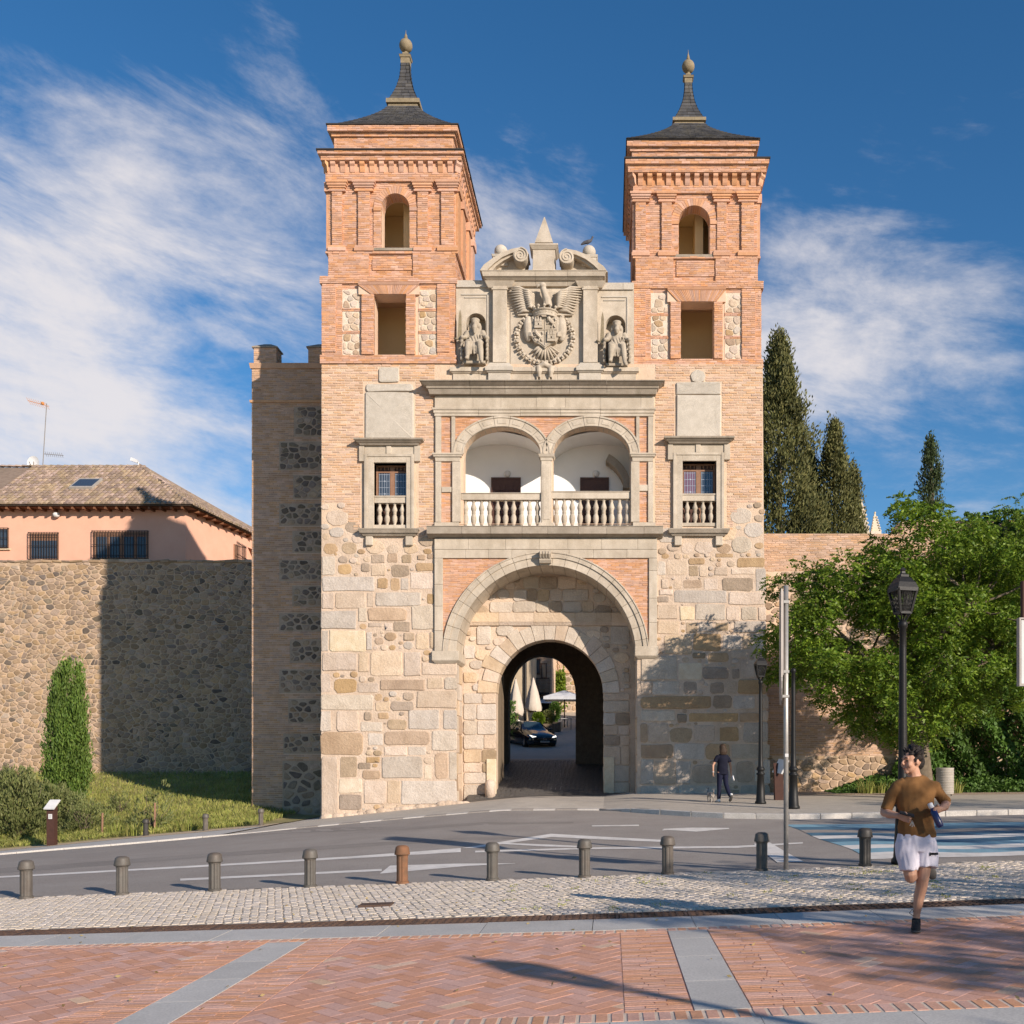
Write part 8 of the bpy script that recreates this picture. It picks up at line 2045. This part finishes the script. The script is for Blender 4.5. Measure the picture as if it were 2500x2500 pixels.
me = bpy.data.meshes.new('body'); me.from_pydata(V, [], Q_+[tuple(range(k)), tuple(range((len(st_)-1)*k+k-1, (len(st_)-1)*k-1, -1))]); me.materials.append(M['car']); me.polygons.foreach_set('use_smooth', [True]*len(me.polygons)); me.update(); cb = link('body', me, car); sbm = cb.modifiers.new('s', 'SUBSURF'); sbm.levels = 1; sbm.render_levels = 1
def on(l): return l-2.1
gl = MB(); gl.add([(-.60,on(1.44),1.02),(.60,on(1.44),1.02),(.50,on(2.02),1.365),(-.50,on(2.02),1.365),(-.3,on(1.40),1.045),(.3,on(1.40),1.045),(.3,on(2.0),1.40),(-.3,on(2.0),1.40)], [(0,4,7,3),(4,5,6,7),(5,1,2,6)]); gl.build('windscreen', M['carglass'], car)
for s in (-1, 1):
    g = MB(); g.add([(s*.865,on(1.5),.955),(s*.87,on(2.45),.965),(s*.61,on(2.45),1.385),(s*.605,on(2.05),1.345)], [(0,1,2,3)]); g.build('side_window', M['carglass'], car)
    g = MB(); g.add([(s*.87,on(2.53),.965),(s*.86,on(3.5),.985),(s*.60,on(3.3),1.35),(s*.61,on(2.53),1.385)], [(0,1,2,3)]); g.build('side_window', M['carglass'], car)
    m_ = MB(); m_.ball((s*1.0, on(1.62), 1.0), .11, 10, 8, (1,.7,.7)); m_.bar((s*.86,on(1.62),.95),(s*.98,on(1.62),.98), .04); m_.build('mirror', M['car'], car, smooth=True)
    h_ = MB(); h_.add([(s*.42,on(.055),.60),(s*.72,on(.14),.63),(s*.80,on(.30),.73),(s*.74,on(.22),.72),(s*.50,on(.08),.655)], [(0,1,2,3,4)]); h_.obox((s*.6,on(.06),.635),(.13,.04,.02),(0,.04,0),(0,.0,.016)); h_.build('headlight', M['headlight'], car)
    for l in (.82, 3.45):
        wv = MB(); n = 20; prof = [(.20,-.11),(.30,-.11),(.32,-.08),(.32,.08),(.30,.11),(.20,.11)]
        for r, y in prof:
            for q_ in range(n): a = 2*math.pi*q_/n; wv.v.append((s*.80+y, on(l)+r*math.cos(a), .32+r*math.sin(a)))
        for i in range(5):
            for q_ in range(n): q2 = (q_+1) % n; wv.f.append((i*n+q_, i*n+q2, (i+1)*n+q2, (i+1)*n+q_))
        wo_ = wv.build('wheel', M['tyre'], car, smooth=True); rm_ = MB()
        for q_ in range(10): a = 2*math.pi*q_/10; rm_.bar((s*.885,on(l),.32),(s*.885,on(l)+.2*math.cos(a),.32+.2*math.sin(a)), .04)
        rm_.build('rim', M['chrome'], wo_)
gr_ = MB(); gr_.obox((0,on(-.0),.50),(.44,0,0),(0,.05,0),(0,0,.11)); gr_.build('grille', M['void'], car); gr_ = MB(); gr_.bar((-.46,on(-.055),.53),(.46,on(-.055),.53),.022); gr_.build('grille_bar', M['chrome'], car)
em = MB(); em.tube([(.10*math.cos(2*math.pi*i/20),on(-.075),.53+.10*math.sin(2*math.pi*i/20)) for i in range(21)], .010, 6)
for q_ in range(3): a = math.pi/2+2*math.pi*q_/3; em.bar((0,on(-.075),.53),(.095*math.cos(a),on(-.075),.53+.095*math.sin(a)), .016)
em.build('emblem', M['chrome'], car)
lp = MB(); lp.box(-.26,.26,on(-.075),on(-.055),.335,.43); pl_ = lp.build('number_plate', M['panel_white'], car)
text_mesh('plate_text', '8437 LZW', .095, Matrix.Translation((0, on(-.078), .382)) @ Matrix.Rotation(math.radians(90), 4, 'X'), M['black'], pl_, .001)
bi = MB(); bi.obox((0,on(-.01),.27),(.62,0,0),(0,.04,0),(0,0,.045)); bi.build('bumper_intake', M['void'], car)
# buildings round the courtyard
bA = thing('plaster_building', 'ochre plastered building seen through the arch behind the closed parasols', 'building', (-9, 66, gz(66)))
xa = PX(1287, 70); mb = MB(); mb.box(-22, xa, 68, 79, 2, 17); mb.build('wall', mat('old_plaster', (.52,.42,.29), (.40,.32,.22), 1.2, .95, .4, 20, 0, 0, .4, .5), bA)
mb = MB(); mb.tube([(xa+.05, 67.9, 3.5), (xa+.05, 67.9, 16)], .09, 8); mb.build('drainpipe', M['iron'], bA)
bB = thing('brick_building', 'brick house with dark balcony at the back of the courtyard', 'building', (-6, 79, gz(79)))
x0, x1 = PX(1272, 79.5), PX(1347, 79.5)
mb = MB(); mb.box(x0, x1, 79.5, 90, 3, 20); bw_ = mb.build('wall', M['mortar_wing'], bB); m2 = MB(); bricks(m2, front(79.5), x0, x1, gz(79), 17, .12, .45, .03, .012); m2.build('brickwork', M['brick_wing'], bw_, kind='stuff')
for i, (xx, zz_) in enumerate(((PX(1312, 79.5), PZ(1625, 79.5)), (PX(1328, 79.5), PZ(1635, 79.5)))):
    mb = MB(); mb.box(xx-.22, xx+.22, 79.42, 79.6, zz_-.7, zz_+.5); w_ = mb.build('window', M['wood'], bB); g = MB(); g.box(xx-.16, xx+.16, 79.39, 79.419, zz_-.6, zz_+.4); g.build('pane', M['glass'], w_)
bz_ = PZ(1690, 78); mb = MB(); mb.box(x0, x1-.1, 78.2, 79.49, bz_-.12, bz_); ba_ = mb.build('balcony', M['iron'], bB); mb = MB()
for i in range(26): xx = x0+(x1-x0-.1)*i/25; mb.box(xx-.02, xx+.02, 78.2, 78.24, bz_, bz_+1.05)
mb.box(x0, x1-.1, 78.19, 78.25, bz_+1.05, bz_+1.1); mb.build('railing', M['iron'], ba_)
mb = MB(); mb.box(x0+.3, x1-.2, 79.4, 79.52, gz(79)-.2, bz_-.4); mb.build('shopfront', M['void'], bB)
mb = MB(); mb.add([(x0, 79.45, PZ(1702, 79)), (x1+.3, 79.45, PZ(1702, 79)), (x1+.3, 77.2, PZ(1716, 77)), (x0, 77.2, PZ(1716, 77))], [(0,1,2,3)]); mb.build('awning', M['canvas_w'], bB)
bC = thing('stone_building', 'rubble stone house wall with brick panels closing the courtyard', 'building', (-1, 86, gz(86)))
x0, x1 = PX(1340, 86), 6; mb = MB(); mb.box(x0, x1, 86, 94, 3, 18); cw_ = mb.build('wall', M['mortar'], bC)
Pv = voronoi(x0+.1, PX(1425, 86), gz(86), 15.5, .55, .38, .42, .8); stones_to(cw_, front(86), Pv, ['s_d','s_o','rub_light'], .04, name='stone', small=.03, limit=200)
mb = MB(); zz_ = PZ(1640, 86)
for i in range(5): xx = PX(1352+i*14, 86); mb.box(xx-.12, xx+.12, 85.9, 86.0, zz_, zz_+3)
mb.box(x0, x1, 85.88, 86.0, zz_-.15, zz_+.1); mb.build('brick_panels', M['brick_wing'], bC, kind='stuff')
mb = MB(); mb.box(x0, x1, 85.2, 86.2, 18, 18.4); mb.build('eaves', M['tile'], bC)
# parasols
def parasol_closed(label, px, pt, pb, Y, w):
    X, _, zt_ = at(px, pt, Y); zb_ = PZ(pb, Y); z0 = gz(Y); T = thing('closed_parasol', label, 'parasol', (X, Y, z0), 'closed cream parasols')
    mb = MB(); n = 16; prof = [(.03,1.0),(.10,.96),(.62,.55),(.85,.25),(1.0,.05),(.85,0)]
    for r, t in prof:
        for k_ in range(n): a = 2*math.pi*k_/n; f = 1+(.28 if k_ % 2 else -.18)*min(1, (1-t)*1.6); mb.v.append((X+w*r*f*math.cos(a), Y+w*r*f*math.sin(a), zb_+(zt_-zb_)*t+(RNG.uniform(-.12, .12) if t < .1 else 0)))
    for i in range(len(prof)-1):
        for k_ in range(n): k2 = (k_+1) % n; mb.f.append((i*n+k2, i*n+k_, (i+1)*n+k_, (i+1)*n+k2))
    mb.build('canopy', M['canvas'], T, smooth=True); mb = MB(); mb.tube([(X, Y, z0), (X, Y, zt_)], .03, 8); mb.build('pole', M['wood'], T)
    mb = MB(); mb.lathe([(.3,0),(.3,.06),(.05,.1)], (X, Y, z0), 14); mb.build('foot', M['iron'], T)
parasol_closed('closed cream parasol nearer the left side of the arch', 1259, 1655, 1744, 60, .42); parasol_closed('closed cream parasol in front of the balcony house', 1302, 1653, 1736, 64, .46)
X, Y = PX(1378, 70), 70.0; z0 = gz(Y); op = thing('open_parasol', 'open white square parasol over the cafe tables', 'parasol', (X, Y, z0)); zt_, ze = PZ(1685, Y), PZ(1703, Y)
mb = MB(); w = 1.35; mb.add([(X-w,Y-w,ze),(X+w,Y-w,ze),(X+w,Y+w,ze),(X-w,Y+w,ze),(X,Y,zt_),(X-w,Y-w,ze-.2),(X+w,Y-w,ze-.2),(X+w,Y+w,ze-.2),(X-w,Y+w,ze-.2)], [(0,1,4),(1,2,4),(2,3,4),(3,0,4),(5,6,1,0),(6,7,2,1),(7,8,3,2),(8,5,0,3)]); mb.build('canopy', M['canvas_w'], op)
mb = MB(); mb.tube([(X, Y, z0), (X, Y, zt_)], .04, 8); mb.build('pole', M['iron'], op)
for i, (px, Y) in enumerate(((1383, 68), (1396, 70))):
    X = PX(px, Y); z0 = gz(Y); T = thing('cafe_table', ['cafe table under the open parasol, left one','cafe table under the open parasol, right one'][i], 'table', (X, Y, z0)); mb = MB(); mb.box(X-.35, X+.35, Y-.35, Y+.35, z0+.72, z0+.75); mb.build('table_top', M['panel_white'], T)
    for sx in (-.3, .3):
        for sy in (-.3, .3): mb = MB(); mb.box(X+sx-.02, X+sx+.02, Y+sy-.02, Y+sy+.02, z0, z0+.72); mb.build('leg', M['metal'], T)
# planters with shrubs, vine, hedge
for i, (px, Y, hgt, m_) in enumerate(((1314, 63.5, .85, 'leaf'), (1338, 65, .85, 'leaf_b'), (1354, 66.5, 1.3, 'leaf_d'))):
    X = PX(px, Y); z0 = gz(Y); T = thing('planter', ['wooden planter with bright yellow-green shrub, nearest the car','wooden planter with round pale green shrub, the middle one','wooden planter with tall dark green shrub, nearest the tables'][i], 'planter', (X, Y, z0)); mb = MB(); mb.box(X-.4, X+.4, Y-.3, Y+.3, z0, z0+.62); mb.build('box', M['wood_old'], T)
    g = np.random.default_rng(i); n = 1600; o = g.normal(0, 1, (n, 3)); o /= np.linalg.norm(o, axis=1, keepdims=True); c_ = np.array((X, Y, z0+.62+hgt*.5))+o*g.uniform(.5, 1, n)[:, None]*np.array((.42, .35, hgt*.55)); link('shrub', leaf_mesh('shrub', c_, o+np.array((0, 0, .5)), .14, .07, M[m_], .5, i), T)
g = np.random.default_rng(77); n = 2600; t_ = g.uniform(0, 1, n); xx = np.where(t_ < .6, g.uniform(PX(1342, 84), PX(1378, 84), n), g.normal(PX(1348, 84), .45, n)); zz_ = np.where(t_ < .6, g.normal(PZ(1662, 84), .45, n), g.uniform(PZ(1735, 84), PZ(1660, 84), n))
c_ = np.stack([xx, 85.3+g.normal(0, .25, n), zz_], 1); vn = thing('vine', 'bright green vine climbing the stone house in the courtyard', 'vine', (PX(1348, 84), 85.4, gz(85))); link('foliage', leaf_mesh('foliage', c_, np.tile((0, -.5, -.3), (n, 1)), .24, .18, M['leaf'], .6, 3), vn).matrix_parent_inverse = Matrix.Translation(-Vector(LOC[vn.name]))
mb = MB(); limb(mb, (PX(1350, 84), 85.7, gz(85)), (PX(1345, 84), 85.6, PZ(1665, 84)), .08, .04, 3); mb.build('stem', M['bark'], vn)
n = 2200; hx = PX(1243, 58); c_ = np.stack([g.uniform(hx-.5, hx+.22, n), g.uniform(58.5, 62, n), g.uniform(gz(60), gz(60)+2.3, n)], 1); link('hedge', leaf_mesh('hedge', c_, g.normal(0, 1, (n, 3)), .14, .1, M['leaf_d'], .6, 5), label='green hedge strip seen at the left edge of the inner arch', cat='hedge')
# seated person in white
Y = 62.0; X = PX(1264, Y); z0 = gz(Y); P = Lfr((X, Y, z0)); T = thing('person', 'seated person in a white shirt at the cafe behind the car', 'person', (X, Y, z0)); b = MB()
head_parts(b, P(-.02,0,1.28), .3); b.tube([P(0,.02,1.08),P(0,.0,1.2)], [.05,.048], 8); b.tube([P(0,.02,.5),P(0,.02,.8),P(0,.02,1.05)], [(.15,.1),(.16,.1),(.08,.06)], 10)
for s in (-1, 1):
    b.tube([P(s*.1,0,.52),P(s*.13,-.42,.52),P(s*.14,-.45,.05)], [.08,.06,.04], 8); b.tube([P(s*.19,.02,1.0),P(s*.27,-.02,.78),P(s*.1,-.25,.74)], [.05,.04,.03], 8); hand(b, P(s*.1,-.25,.74), (-s*.5,-1,0), (0,0,1), (-s,0,0), s)
fuse(b, 'body', M['skin'], T, .012, 1); sm_ = MB(); sm_.tube([P(0,.02,.5),P(0,.02,.8),P(0,.02,1.02),P(0,.02,1.1)], [(.19,.13),(.19,.13),(.18,.11),(.07,.065)], 12)
for s in (-1, 1): sm_.tube([P(s*.14,.02,1.0),P(s*.25,.0,.85),P(s*.27,-.03,.78)], [.075,.065,.06], 9)
fuse(sm_, 'shirt', M['shirt_w'], T, .014, 2); hm = MB(); hm.ball(P(-.02,.02,1.33), .1, 12, 9, (.95,1.1,.95)); hm.build('hair', M['hair'], T, smooth=True)
tr = MB()
for s in (-1, 1): tr.tube([P(s*.1,.02,.52),P(s*.13,-.42,.53),P(s*.14,-.45,.1)], [.1,.08,.06], 8)
fuse(tr, 'trousers', M['navy2'], T, .016, 1)
ch_ = thing('cafe_chair', 'dark cafe chair under the seated person in white', 'chair', (X, Y, z0))
mb = MB(); mb.box(X-.22, X+.22, Y-.2, Y+.22, z0+.4, z0+.44); mb.build('seat', M['iron'], ch_); mb = MB(); mb.box(X-.22, X+.22, Y+.2, Y+.24, z0+.5, z0+.9); mb.build('backrest', M['iron'], ch_)
for sx in (-.2, .2):
    for sy in (-.18, .22): mb = MB(); mb.box(X+sx-.015, X+sx+.015, Y+sy-.015, Y+sy+.015, z0-.1, z0+(.4 if sy < 0 else .9)); mb.build('leg', M['iron'], ch_)
